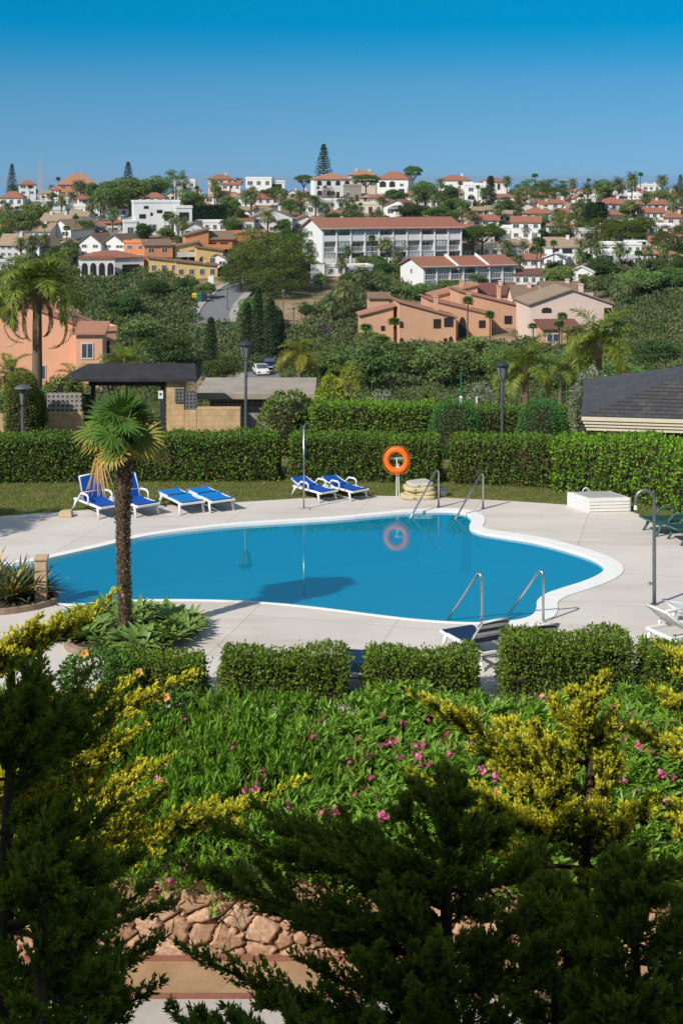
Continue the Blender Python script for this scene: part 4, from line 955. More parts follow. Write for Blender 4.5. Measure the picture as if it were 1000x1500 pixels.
conifer(6, 965, 930, 1262, 9.2, 'dark shaded conifer in the bottom right corner', [(1450, 1000, 1420, -.2), (1500, 960, 1440, -.5), (1490, 1020, 1380, .3), (1520, 900, 1470, -.6), (1380, 1005, 1330, -.3), (1420, 850, 1330, .2), (1480, 830, 1430, -.3), (1400, 780, 1300, .6)], 120, 1.5, .70, L_DARKC, 1.25, .04, (-6, 14), dens=.8)
conifer(7, 430, 480, 1520, 7.6, 'low dark conifer at the bottom edge left of centre', [(1540, 250, 1478, .1), (1550, 330, 1475, .2), (1530, 560, 1480, -.1), (1560, 280, 1500, -.3), (1530, 350, 1495, .4)], 36, .75, .3, L_DARKC, 1.1, .3, (0, 15), dens=.75)
conifer(8, 40, 60, 1260, 7.4, 'dark conifer in the bottom left corner below the larger dark one', [(1450, 175, 1420, .2), (1380, 165, 1330, 0)], 70, .8, .65, L_DARKC, 1.2, .06, (-4, 12), dens=.75)
conifer(9, 830, 805, 1300, 10.6, 'dark conifer between the golden leader tree and the corner tree, in deep shade', [], 130, 1.7, .65, L_DARKC, 1.25, .04, (-6, 14), dens=.85)

# ================================================================== the apartment block the picture is taken from (behind the camera; it throws the shade over the conifers)
M_CREAM = mat('cream_render', (.70, .62, .50), (.64, .56, .45), 2, .85)
root = empty('apartment_block', (0, -1.4, zp), 0, 'cream apartment block with balconies behind the viewer', 'building')
MB().box(-45, 45, -14, 0, 0, 21.1).build('wall', M_CREAM, root)
w0 = MB().box(-1.3, 1.3, .003, .06, 0, 2.0).build('window', mat('dark_glass', (.03, .04, .05), (.02, .03, .035), 2, .1, spec=.8), root)
for k in range(6):
    for x in range(-40, 41, 8):
        w_ = w0 if (k == 0 and x == -40) else w0.copy()
        if w_ is not w0: COL.objects.link(w_); w_.parent = root
        w_.location = (x, 0, k * 3.3 + .9)
# ================================================================== just behind the far hedge
M_IRON = mat('painted_iron', (.045, .05, .055), (.03, .035, .04), 20, .5)
M_LGLASS = mat('lamp_glass', (.20, .21, .20), (.16, .17, .16), 5, .15, spec=.6)
def zg(X, Y): return float(zt(X, Y))
def lantern_post(px, Y, toprow, label):
    X = (px - CX) * Y / F; z0 = zg(X, Y); h = H - (toprow - HY) * Y / F - z0
    root = empty('street_lamp', (X, Y, z0), 0, label, 'street lamp')
    MB().tube([(0, 0, 0), (0, 0, h * .4), (0, 0, h - .62)], [.07, .055, .05], 10).lathe([(.11, 0), (.11, .25), (.06, .32)], n=10).lathe([(.05, 0), (.09, .02), (.09, .06), (.05, .08)], (0, 0, h - .64), 10).build('pole', M_STEELD, root, smooth=False)
    MB().lathe([(.11, 0), (.21, .42)], (0, 0, h - .56), 6).build('lamp_glass', M_LGLASS, root)
    f = MB()
    for k in range(6):
        a = k * math.pi / 3; f.tube([(.11 * math.cos(a), .11 * math.sin(a), h - .57), (.215 * math.cos(a), .215 * math.sin(a), h - .13)], .014, 5)
    f.build('lantern_frame', M_IRON, root)
    MB().lathe([(.235, 0), (.25, .03), (.20, .08), (.10, .14), (.03, .16), (.02, .2), (0, .21)], (0, 0, h - .14), 12).build('lamp_cap', M_IRON, root)
lantern_post(360, 47.6, 500, 'grey lantern lamp post standing before the lattice block kiosk')
lantern_post(735, 48.2, 530, 'grey lantern lamp post between the two clipped bushes on the right')
X = (34 - CX) * 47 / F; z0 = zg(X, 47); h = 2.42 - z0
root = empty('street_lamp', (X, 47, z0), 0, 'grey lamp post with a flat domed cap before the tall rounded topiary', 'street lamp')
MB().tube([(0, 0, 0), (0, 0, h - .75)], .06, 10).build('pole', M_STEELD, root); c = MB()
for k in range(4):
    a = k * 1.5708 + .4; c.tube([(.05 * math.cos(a), .05 * math.sin(a), h - .76), (.20 * math.cos(a), .20 * math.sin(a), h - .14)], .014, 5)
c.build('lantern_frame', M_IRON, root); MB().lathe([(.07, 0), (.13, .48)], (0, 0, h - .68), 10).build('lamp_glass', M_LGLASS, root)
MB().lathe([(.29, 0), (.30, .02), (.24, .07), (.12, .12), (0, .14)], (0, 0, h - .15), 14).build('lamp_cap', M_STEELD, root)

def block_mat(name, c1, c2, bw, bh, mort, msz=.03, off=.5):
    m = bpy.data.materials.new(name); nt, N, L = nodes(m); b = N['Principled BSDF']; b.inputs['Roughness'].default_value = .9
    tc = N.new('ShaderNodeTexCoord'); sp = N.new('ShaderNodeSeparateXYZ'); cb = N.new('ShaderNodeCombineXYZ'); L.new(tc.outputs['Object'], sp.inputs[0]); 
    ad = N.new('ShaderNodeMath'); ad.operation = 'ADD'; L.new(sp.outputs[0], ad.inputs[0]); L.new(sp.outputs[1], ad.inputs[1]); L.new(ad.outputs[0], cb.inputs[0]); L.new(sp.outputs[2], cb.inputs[1])
    br = N.new('ShaderNodeTexBrick'); br.offset = off; br.inputs['Scale'].default_value = 1; br.inputs['Brick Width'].default_value = bw; br.inputs['Row Height'].default_value = bh; br.inputs['Mortar Size'].default_value = msz
    br.inputs['Color1'].default_value = rgb(c1); br.inputs['Color2'].default_value = rgb(c2); br.inputs['Mortar'].default_value = rgb(mort); L.new(cb.outputs[0], br.inputs['Vector'])
    nz = N.new('ShaderNodeTexNoise'); nz.inputs['Scale'].default_value = 3; nz.inputs['Detail'].default_value = 5; L.new(tc.outputs['Object'], nz.inputs['Vector'])
    r = N.new('ShaderNodeValToRGB'); r.color_ramp.elements[0].position = .3; r.color_ramp.elements[1].position = .7; r.color_ramp.elements[0].color = (.75, .72, .68, 1); r.color_ramp.elements[1].color = (1.08, 1.06, 1.05, 1); L.new(nz.outputs['Fac'], r.inputs[0])
    mx = N.new('ShaderNodeMixRGB'); mx.blend_type = 'MULTIPLY'; mx.inputs[0].default_value = 1; L.new(br.outputs['Color'], mx.inputs[1]); L.new(r.outputs[0], mx.inputs[2]); L.new(mx.outputs[0], b.inputs['Base Color']); return m
M_BLK = block_mat('sandstone_blocks', (.60, .43, .24), (.52, .365, .20), .30, .20, (.44, .31, .18), .010)
M_LAT = block_mat('grey_block_lattice', (.07, .065, .06), (.09, .085, .08), .16, .16, (.34, .32, .30), .04, 0)
M_LATD = block_mat('dark_trellis', (.03, .035, .04), (.035, .04, .045), .13, .13, (.15, .15, .16), .03, 0)
M_CONC = mat('weathered_concrete', (.40, .345, .28), (.31, .265, .215), 1.5, .9, .3)
M_GREYW = mat('grey_render', (.30, .295, .285), (.25, .245, .24), 2, .9)
M_SLATE = mat('dark_slate', (.042, .042, .048), (.026, .026, .03), 2.2, .7, .3)
def wallbox(name, x0, x1, toprow, Y, th, m, label, cat='wall', cap=None):
    X0_, X1_ = (x0 - CX) * Y / F, (x1 - CX) * Y / F; z1 = H - (toprow - HY) * Y / F; z0 = min(zg(X0_, Y), zg(X1_, Y)) - .3
    root = empty(name, (X0_, Y, z0), 0, label, cat); w = X1_ - X0_
    MB().box(0, w, 0, th, 0, z1 - z0).build('wall_body', m, root, bevel=.01)
    return root, w, z1 - z0
r_, w, h = wallbox('block_wall', 66, 121, 604, 49.2, .35, M_BLK, 'sandstone block wall below a grey lattice, left of the dark gateway roof')
MB().box(.05, w - .05, .12, .2, h + .003, h + 1.05 * .62).build('lattice', M_LAT, r_)
wallbox('block_wall', -30, 9, 608, 49.2, .35, M_BLK, 'sandstone block wall at the left picture edge beside the rounded topiary')
r_, w, h = wallbox('gate_pillar', 244, 270, 555, 50.2, .6, M_BLK, 'tall sandstone gate pillar under the right end of the dark gateway roof', 'pillar')
MB().box(.3, .62, -.06, -.003, h - .82, h - .34).build('letter_box', M_LATD, r_)
r_, w, h = wallbox('block_wall', 270.5, 288, 601, 50.0, .4, M_BLK, 'short sandstone wall joined to the tall gate pillar')
MB().box(.02, w, .1, .2, h + .003, h + .62).build('trellis', M_LATD, r_)
wallbox('block_wall', 288.5, 352, 598, 49.4, .4, M_BLK, 'broad sandstone block wall left of the lantern lamp post')
wallbox('block_wall', 391, 409, 628, 49.4, .4, M_BLK, 'low stub of sandstone wall right of the lantern lamp post')
# kiosk with a concrete slab roof
Y = 53.0; xa, xb = (302 - CX) * Y / F, (462 - CX) * Y / F; zr = H - (582 - HY) * Y / F
root = empty('kiosk', (xa, Y, -1.6), 0, 'low grey kiosk of pierced blocks under a broad concrete slab roof', 'kiosk'); w = xb - xa; h = zr + 1.6
MB().box(.12, w - 1.4, 0, 3, 0, h).build('wall', M_GREYW, root); MB().box(.25, 1.45, -.03, -.003, h - 1.1, h - .06).build('block_screen', M_LAT, root)
MB().box(1.6, 2.9, -.03, -.003, h - 1.9, h - .06).build('block_screen', block_mat('pale_block_lattice', (.20, .20, .195), (.23, .23, .22), .19, .19, (.36, .35, .34), .035, 0), root)
MB().box(-.35, w, -.55, 3.6, h + .003, h + .24).build('roof', M_CONC, root, bevel=.02)
# gateway roof on posts
Y = 50.6; xa, xb = (94 - CX) * Y / F, (291 - CX) * Y / F; ze = H - (552 - HY) * Y / F; zr = H - (534 - HY) * Y / F
root = empty('gateway', (xa, Y, -1.2), 0, 'gateway shelter with a long low dark slate roof beside the sandstone pillar', 'gateway'); w = xb - xa; e = ze + 1.2; t = zr + 1.2
mb = MB(); mb.mesh([(0, -.6, e), (w, -.6, e), (w, 1.2, e), (0, 1.2, e), (.85, .3, t), (w - .15, .3, t), (0, -.6, e - .09), (w, -.6, e - .09), (w, 1.2, e - .09), (0, 1.2, e - .09)],
                   [(0, 1, 5, 4), (1, 2, 5), (2, 3, 4, 5), (3, 0, 4), (0, 6, 7, 1), (1, 7, 8, 2), (2, 8, 9, 3), (3, 9, 6, 0), (6, 9, 8, 7)]); mb.build('roof', M_SLATE, root)
for x in (1.05, 1.12 + 2.4): MB().box(x - .07, x + .07, -.1, .04, 0, e - .095).build('post', M_IRON, root)
MB().box(.9, w - .6, -.14, -.02, e - .30, e - .12).build('beam', M_IRON, root); MB().box(.5, 1.0, .5, .56, .3, e - .7).build('gate_panel', M_LATD, root)
# small signs on the gate pillar wall
Y = 50.1; o = MB().box(0, .17, 0, .03, 0, .28).box(.05, .12, -.006, -.001, .12, .2, mi=1).build('wall_plate', [M_WPL, M_IRON]); o.location = P(232, 584, Y); tag(o, 'small white notice plate by the dark gateway, left of the sandstone pillar', 'sign')
MB().box(.06, .11, .003, .06, -2.4, -.003).build('plate_post', M_IRON, o)

# ---- pavilion with a slate hip roof at right
Y = 46.4; c0 = P(851, 610, Y); zf = c0.z
root = empty('pavilion', (c0.x, Y, -.6), R(-10), 'poolside pavilion with a dark slate hip roof and stepped cream fascia on the right', 'pavilion'); W_, D_ = 9.2, 8.6; z = zf + .6; rise = 1.35
roof = MB(); rows = 16
def hip(a, b, c_, d_, k): pass
ap = Vector((W_ / 2, D_ / 2, z + rise)); cs = [Vector((0, 0, z)), Vector((W_, 0, z)), Vector((W_, D_, z)), Vector((0, D_, z))]
for i in range(4):
    a, b = cs[i], cs[(i + 1) % 4]; st_ = Vector((0, 0, .022))
    for k in range(rows):
        t0, t1 = k / rows, (k + 1) / rows; p0, p1, p2, p3 = a.lerp(ap, t0), b.lerp(ap, t0), b.lerp(ap, t1), a.lerp(ap, t1)
        roof.poly([p0 + st_, p1 + st_, p2, p3]); roof.poly([p0, p1, p1 + st_, p0 + st_])
def roof_mat(name, c1, c2, bw, bh, c3=None, mort=None):
    m = bpy.data.materials.new(name); nt, N, L = nodes(m); b = N['Principled BSDF']; b.inputs['Roughness'].default_value = .7
    tc = N.new('ShaderNodeTexCoord'); br = N.new('ShaderNodeTexBrick'); br.inputs['Scale'].default_value = 1; br.inputs['Brick Width'].default_value = bw; br.inputs['Row Height'].default_value = bh; br.inputs['Mortar Size'].default_value = .012
    br.inputs['Color1'].default_value = rgb(c1); br.inputs['Color2'].default_value = rgb(c2); br.inputs['Mortar'].default_value = rgb(mort or tuple(x * .5 for x in c1)); L.new(tc.outputs['Object'], br.inputs['Vector'])
    out = br.outputs['Color']
    if c3:
        nz = N.new('ShaderNodeTexNoise'); nz.inputs['Scale'].default_value = 1.1; nz.inputs['Detail'].default_value = 6; nz.inputs['Roughness'].default_value = .75; L.new(tc.outputs['Object'], nz.inputs['Vector'])
        r = N.new('ShaderNodeValToRGB'); r.color_ramp.elements[0].position = .54; r.color_ramp.elements[1].position = .72; L.new(nz.outputs['Fac'], r.inputs[0])
        mx = N.new('ShaderNodeMixRGB'); L.new(r.outputs[0], mx.inputs[0]); L.new(out, mx.inputs[1]); mx.inputs[2].default_value = rgb(c3); out = mx.outputs[0]
    L.new(out, b.inputs['Base Color']); return m
roof.build('roof', roof_mat('pavilion_slate', (.058, .055, .056), (.080, .076, .078), .30, .27, (.13, .10, .085)), root)
M_FASC = mat('cream_fascia', (.74, .65, .50), (.68, .59, .45), 3, .7)
fs_ = MB()
for k, (i0, z0, z1) in enumerate(((.0, -.13, -.003), (.05, -.24, -.135), (.10, -.35, -.245), (.15, -.47, -.355))):
    x0, x1, y0, y1 = i0, W_ - i0, i0, D_ - i0; fs_.box(x0, x1, y0, y1, z + z0, z + z1)
fs_.build('fascia', M_FASC, root)
for (x, y) in ((1.4, 1.4), (W_ - 1.4, 1.4), (1.4, D_ - 1.4), (W_ - 1.4, D_ - 1.4), (W_ / 2, 1.4)): MB().box(x - .18, x + .18, y - .18, y + .18, -1, z - .475).build('pillar', M_FASC, root)
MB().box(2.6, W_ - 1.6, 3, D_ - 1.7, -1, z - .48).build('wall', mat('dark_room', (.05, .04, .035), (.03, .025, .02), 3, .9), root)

# ---- clipped shapes
def ball(px, py_base, wpx, hpx, Y, lm, label, n_, leaf, name='clipped_bush', cat='bush', sq=1.0, core=.86):
    X = (px - CX) * Y / F; s = F / Y; z1 = H - (py_base - hpx - HY) * Y / F; z0 = min(H - (py_base - HY) * Y / F, zg(X, Y)) - .1; rx = wpx / s / 2; hz = z1 - z0
    root = empty(name, (X, Y, z0), 0, label, cat)
    d = rsph(rng, n_); e = np.sign(d) * np.abs(d) ** sq; pos = e * np.array([rx, rx, hz / 2]) * rng.uniform(.9, 1.03, (n_, 1)); pos[:, 2] = np.where(pos[:, 2] < 0, pos[:, 2] * 1.0, pos[:, 2]) + hz / 2
    pos += d * (.03 * np.sin(pos[:, :1] * 9 + pos[:, 2:] * 7) * rx)
    l = rng.uniform(.7, 1.3, n_) * leaf
    np_obj('foliage', leaves(pos, unit(d + rng.normal(0, .6, d.shape)), unit(d + rng.normal(0, .5, d.shape)), l, l * .5, .1), (rng.random(n_) < .04) * .6, lm, root)
    m = MB(); seg, ring = 14, 8; vs = []
    for i in range(ring + 1):
        th = math.pi * i / ring
        for j in range(seg):
            v = np.array([math.sin(th) * math.cos(j / seg * 6.2832), math.sin(th) * math.sin(j / seg * 6.2832), math.cos(th)]); v = np.sign(v) * np.abs(v) ** sq * np.array([rx, rx, hz / 2]) * core; vs.append((v[0], v[1], v[2] + hz / 2))
    m.mesh(vs, [(i * seg + j, i * seg + (j + 1) % seg, (i + 1) * seg + (j + 1) % seg, (i + 1) * seg + j) for i in range(ring) for j in range(seg)]); m.build('twigs', M_TWIG, root)
L_BALL = leafmat('fine_topiary_leaf', (.022, .085, .018), (.06, .16, .025), (.12, .16, .04), transl=.2)
L_TOPI = leafmat('olive_topiary_leaf', (.06, .085, .012), (.12, .14, .02), (.26, .15, .07), transl=.2)
rng = np.random.default_rng(77)
ball(667, 645, 74, 60, 47.5, L_BALL, 'round clipped dark green bush left of the right hand lantern post', 9000, .06, sq=.8)
ball(792, 648, 70, 62, 47.5, L_BALL, 'round clipped dark green bush right of the right hand lantern post', 9000, .06, sq=.85)
ball(33, 646, 50, 102, 48.0, L_TOPI, 'tall olive green topiary column with a rounded top at the far left', 14000, .06, name='topiary', cat='topiary', sq=.72)
L_IVY = leafmat('ivy_leaf', (.05, .09, .015), (.13, .17, .03), (.25, .2, .06), transl=.2)
ball(92, 606, 62, 54, 50.2, L_IVY, 'yellow green ivy mound spilling over the grey lattice wall', 5000, .09, name='ivy_mound', cat='ivy', sq=.7)
ball(58, 645, 20, 70, 48.6, L_IVY, 'dark climbing ivy between the topiary column and the lattice wall', 3000, .09, name='ivy_mound', cat='ivy', sq=.75)
def behind(pts, wd, hgt, lm, label, leaf=.085, dens=430, z0=-.9, brown=.04):
    hedge('clipped_hedge', [Vector(p) for p in pts], wd, hgt, dens, leaf, rng, lm, label, z0=z0, brown=brown)
def hb_(px, Y): return ((px - CX) * Y / F, Y, 0)
behind([hb_(458, 48.6), hb_(560, 48.6), hb_(636, 48.6)], 1.2, 2.35, L_HEDGE2, 'second green hedge row behind the lifebuoy hedge, left of the round clipped bushes')
behind([hb_(636, 49.4), hb_(720, 49.4), hb_(830, 49.4)], 1.0, 2.1, L_HEDGE, 'second hedge row seen between and behind the round clipped bushes')
ball(424, 640, 92, 66, 50.0, L_IVY, 'sprawling leafy shrub in front of the concrete slab kiosk', 5200, .11, name='shrub', cat='shrub', sq=.95, core=.75)
ball(483, 645, 48, 95, 51.5, leafmat('yellow_green_leaf', (.11, .16, .012), (.24, .26, .02), transl=.3), 'tall yellow green bush right of the kiosk', 2600, .12, name='shrub', cat='shrub', sq=1.1, core=.5)
ball(508, 590, 30, 60, 56, MATS['yellow_green_leaf'], 'narrow yellow leaved bush top right of the kiosk roof', 900, .13, name='shrub', cat='shrub', sq=1.1, core=.4)
ball(425, 712, 18, 26, 43.3, L_IVY, 'little bright weed bush at the gap between hedge blocks', 500, .08, name='shrub', cat='shrub', core=.5)
L_GREYLEAF = leafmat('grey_green_leaf', (.10, .12, .08), (.19, .20, .14), transl=.2)
ball(622, 608, 26, 40, 53, L_HEDGE, 'small rounded bush behind the second hedge row', 1400, .09, name='shrub', cat='shrub')
ball(868, 600, 70, 60, 55, L_GREYLEAF, 'grey green bush left of the pavilion roof', 2600, .11, name='shrub', cat='shrub', sq=1.0, core=.7)
ball(560, 615, 60, 42, 56, L_GREYLEAF, 'grey twiggy bush above the second hedge row', 1800, .12, name='shrub', cat='shrub', core=.6)
ball(705, 612, 50, 50, 56, L_GREYLEAF, 'grey twiggy bush between the clipped bushes and the valley trees', 1600, .12, name='shrub', cat='shrub', core=.6)
# thin posts among the bushes
for (px, Y, r0, r1, m, lb) in ((410.5, 43.9, 654, 706, M_STEELD, 'slim grey fence post in the gap between two hedge blocks'), (675, 52, 545, 600, mat('green_paint', (.02, .16, .06), (.015, .13, .05), 5, .5), 'green post with a white collar behind the round clipped bush'),
                               (698, 52, 583, 605, M_WPL, 'short white post behind the hedge row right of the green post'), (455, 49.0, 624, 642, M_STEELD, 'short grey post on the hedge behind the shower pole')):
    a, b = P(px, r1, Y), P(px, r0, Y); a.z -= 1.0; root = empty('post', a, 0, lb, 'post'); hh = (b - a).z
    MB().tube([(0, 0, 0), (0, 0, hh)], .035, 8).build('shaft', m, root)
    if 'collar' in lb: MB().lathe([(.06, 0), (.07, .1), (.07, .3), (.05, .36)], (0, 0, hh * .48)).build('collar', M_WPL, root)
    else: MB().lathe([(.045, 0), (.045, .03), (0, .05)], (0, 0, hh)).build('cap', m, root)

# ================================================================== feather palms
L_PALM = leafmat('palm_leaflet', (.05, .085, .012), (.125, .16, .025), (.42, .32, .05), (.27, .18, .10), transl=.3, rough=.5, spec=.25, gain=2.1)
M_PALMT = mat('ringed_palm_trunk', (.20, .155, .11), (.12, .09, .065), 9, .9, .4, stretch=(1, 1, 5))
def feather(rng, base, az, el, L_, nleaf, lw, llen, bend, yel, dead=0, plum=.5):
    """one arching frond: leaflets on both sides of a bending midrib"""
    k = 14; p = np.array(base, float); e = el; pts = [p.copy()]; dirs = []
    for i in range(k):
        d = np.array([math.cos(az) * math.cos(e), math.sin(az) * math.cos(e), math.sin(e)]); dirs.append(d); p = p + d * L_ / k; pts.append(p.copy()); e -= bend / k * (1 + i / k)
    pts = np.array(pts); dirs = np.array(dirs + [dirs[-1]])
    t = np.repeat(np.linspace(.12, .99, nleaf), 2); s = np.tile([1., -1.], nleaf); f = t * k; i0 = np.minimum(f.astype(int), k - 1); fr = (f - i0)[:, None]
    pos = pts[i0] * (1 - fr) + pts[i0 + 1] * fr; tn = dirs[i0]; side = np.array([-math.sin(az), math.cos(az), 0]); nrm = unit(np.cross(side, tn)); 
    ll = llen * np.sin(np.clip(t * 1.05, 0, 1) * math.pi * .86 + .25) ** .7 * rng.uniform(.85, 1.1, len(t))
    d = unit(tn * .55 + side[None] * s[:, None] * .8 + np.cross(side, tn) * -1 * 0 + rng.normal(0, plum * .35, pos.shape) - np.array([0, 0, .25 + dead * .8]))
    # leaflets droop at the tip
    q1 = leaves(pos, d, nrm, ll, lw)
    ti = np.clip(yel * rng.uniform(.5, 1.3, len(t)), 0, 1) if not dead else np.full(len(t), -1.0)
    r = []
    for i in range(k):
        w_ = side * .03 * (1 - i / k) * L_ / 3; r.append([pts[i] - w_, pts[i] + w_, pts[i + 1] + w_ * .8, pts[i + 1] - w_ * .8])
    return np.concatenate([q1, np.array(r)]), np.concatenate([ti, np.full(k, ti.mean())])
def queen_palm(px, baserow, toprow, wpx, Y, label, seed, yel=.12, dead=6, nf=22, lean=0.0, tr=.2):
    rng = np.random.default_rng(seed); X = (px - CX) * Y / F; z0 = zg(X, Y) - .2; zt_ = H - (toprow - HY) * Y / F; h = zt_ - z0; fl = wpx * Y / F * .62
    root = empty('palm_tree', (X, Y, z0), 0, label, 'palm tree')
    tb = MB(); tb.tube([(lean * f * f, 0, h * f) for f in np.linspace(0, 1, 10)], [tr * (1.15 - .35 * f + (.12 if i % 2 else 0) * .3) for i, f in enumerate(np.linspace(0, 1, 10))], 10); tb.build('trunk', M_PALMT, root, smooth=True)
    top = np.array([lean, 0, h]); Q, TT = [], []
    for i in range(nf):
        f = i / (nf - 1); el = R(82 - 68 * f + rng.normal(0, 6)); q, t = feather(rng, top + np.array([0, 0, .35 * (1 - f)]), i * 2.39996 + rng.normal(0, .2), el, fl * rng.uniform(.85, 1.1), 84, (.05 * fl / 2.6), .25 * fl, R(70 + 35 * f), yel * (.4 + f), plum=.7); Q.append(q); TT.append(t)
    np_obj('crown', np.concatenate(Q), np.concatenate(TT), L_PALM, root)
    if dead:
        Q, TT = [], []
        for i in range(dead):
            q, t = feather(rng, top - np.array([0, 0, .3]), i * 6.283 / dead + .4, R(5), fl * rng.uniform(1.0, 1.35), 60, .04 * fl / 2.6, .10 * fl, R(135), 0, dead=1); Q.append(q); TT.append(t)
        np_obj('dead_fronds', np.concatenate(Q), np.concatenate(TT), L_PALM, root)
    MB().lathe([(tr * .8, -.5), (tr * 1.25, -.1), (tr * .9, .5), (0, .6)], tuple(top), 10).build('crown_shaft', mat('crown_shaft', (.30, .22, .14), (.2, .15, .09), 6, .9), root)
    return root
queen_palm(55, 665, 428, 160, 72, 'tall feather palm with dead hanging fronds at the left, in front of the orange house', 1, .12, 7, 22, 0, .26)
queen_palm(-6, 665, 455, 100, 80, 'shorter feather palm at the left picture edge beside the tall one', 12, .2, 2, 14, 0, .2)
queen_palm(876, 640, 512, 125, 80, 'feather palm with grey trunk left of the pavilion roof', 2, .12, 0, 22, 0, .2)
queen_palm(769, 640, 548, 120, 84, 'feather palm behind the right hand clipped bush, left of the pavilion', 3, .10, 3, 18, 0, .2)
queen_palm(820, 640, 548, 66, 92, 'slimmer feather palm between the two larger ones on the right', 4, .2, 2, 14, 0, .14)
queen_palm(439, 640, 527, 74, 105, 'yellowing feather palm beside the asphalt road end', 5, .55, 0, 18, 0, .2)
queen_palm(508, 640, 560, 60, 80, 'short yellow green palm with grey trunk right of the kiosk', 6, .35, 0, 14, 0, .18)
queen_palm(182, 640, 541, 80, 70, 'feather palm rising behind the dark gateway roof', 7, .12, 2, 16, 0, .2)
queen_palm(112, 660, 566, 66, 62, 'low palm left of the gateway roof before the orange house', 8, .15, 0, 16, 0, .2)
queen_palm(14, 660, 556, 76, 60, 'low palm at the left edge below the orange house wall', 9, .12, 0, 16, 0, .2)
# a palm just outside the frame whose fronds throw the shadow on the deck at the left
_zg = zg; zg = lambda X, Y: .2
queen_palm(-372, 700, 540, 190, 33.4, 'feather palm on the deck beyond the left picture edge', 21, .1, 0, 26, 0, .15)
zg = _zg
# ================================================================== the hillside: houses
MW = mat('white_render', (.80, .79, .76), (.72, .71, .68), .8, .85)
MWG = mat('offwhite_render', (.66, .64, .60), (.58, .56, .52), .8, .85)
MCR = mat('cream_wall', (.72, .64, .50), (.66, .57, .44), .8, .85)
MPK = mat('pink_tan_render', (.66, .38, .235), (.61, .345, .21), .5, .9)
MPP = mat('pale_pink_render', (.76, .58, .49), (.71, .54, .45), .5, .9)
MOR = mat('orange_render', (.68, .29, .13), (.60, .25, .11), .7, .9)
MSA = mat('salmon_render', (.78, .42, .26), (.72, .38, .23), .7, .9)
MYE = mat('ochre_yellow_render', (.74, .50, .20), (.68, .45, .18), .7, .9)
MGS = mat('grey_stone', (.36, .31, .27), (.26, .23, .20), 2, .9)
RT = roof_mat('terracotta_tiles', (.36, .145, .085), (.30, .115, .07), .35, .3, (.30, .14, .09))
RO = roof_mat('orange_tiles', (.46, .215, .125), (.40, .18, .105), .35, .3, (.40, .19, .11))
RB = roof_mat('brown_tiles', (.24, .155, .10), (.20, .13, .085), .35, .3, (.28, .20, .14))
RN = roof_mat('tan_tiles', (.36, .26, .17), (.31, .22, .145), .35, .3, (.26, .19, .13))
RR_ = roof_mat('dark_red_tiles', (.20, .075, .055), (.17, .065, .05), .35, .3, (.15, .07, .055))
M_PANE = mat('window_glass', (.10, .12, .145), (.05, .062, .08), .35, .12, spec=.8)
M_FRAME = mat('window_frame', (.62, .60, .56), (.56, .54, .5), 5, .6)
M_DARKW = mat('dark_opening', (.035, .028, .024), (.025, .02, .018), 2, .8)
M_RAIL = mat('balcony_rail', (.60, .58, .54), (.5, .48, .45), 4, .6)
def unit_window():
    b = MB(); t = .09
    b.box(0, 1, -.07, -.004, 0, t, mi=1); b.box(0, 1, -.07, -.004, 1 - t, 1, mi=1); b.box(0, t, -.07, -.004, t, 1 - t, mi=1); b.box(1 - t, 1, -.07, -.004, t, 1 - t, mi=1); b.box(.47, .53, -.06, -.004, t, 1 - t, mi=1)
    b.box(t, .47, -.03, -.003, t, 1 - t); b.box(.53, 1 - t, -.03, -.003, t, 1 - t)
    return b.v, b.f, b.m
def me_of(name, v, f, m, mats):
    me = bpy.data.meshes.new(name); me.from_pydata(v, [], f); [me.materials.append(x) for x in mats]; me.polygons.foreach_set('material_index', m); return me
WV = unit_window(); ME_WIN = me_of('window', *WV, [M_PANE, M_FRAME]); ME_WCU = me_of('window', *WV, [mat('curtain_and_sky_glass', (.48, .52, .55), (.25, .29, .33), .5, .15, spec=.7), M_FRAME]); ME_WDK = me_of('window', *WV, [M_DARKW, M_DARKW])  # pale panes paint in sky reflections as well as curtains
ab = MB(); pts = [(1, 0), (1, .62)] + [(.5 + .5 * math.cos(k * math.pi / 8), .62 + .38 * math.sin(k * math.pi / 8)) for k in range(1, 8)] + [(0, .62), (0, 0)]
ab.prism([(x, -.03, z) for x, z in pts][::-1], (0, .027, 0)); ME_ARCH = me_of('arched_opening', ab.v, ab.f, ab.m, [M_DARKW])
db = MB(); db.box(0, 1, -.04, -.003, 0, 1); ME_DOOR = me_of('door', db.v, db.f, db.m, [mat('brown_door', (.10, .05, .03), (.07, .035, .02), 3, .6)])
KIND = {'w': (ME_WIN, 'window'), 'c': (ME_WCU, 'window'), 'k': (ME_WDK, 'window'), 'a': (ME_ARCH, 'arched_opening'), 'd': (ME_DOOR, 'door')}
def add_open(root, kind, x, z, w, h, y=0.0):
    me, nm = KIND[kind]; o = bpy.data.objects.new(nm, me); COL.objects.link(o); o.parent = root; o.location = (x, y, z); o.scale = (w, 1, h); return o
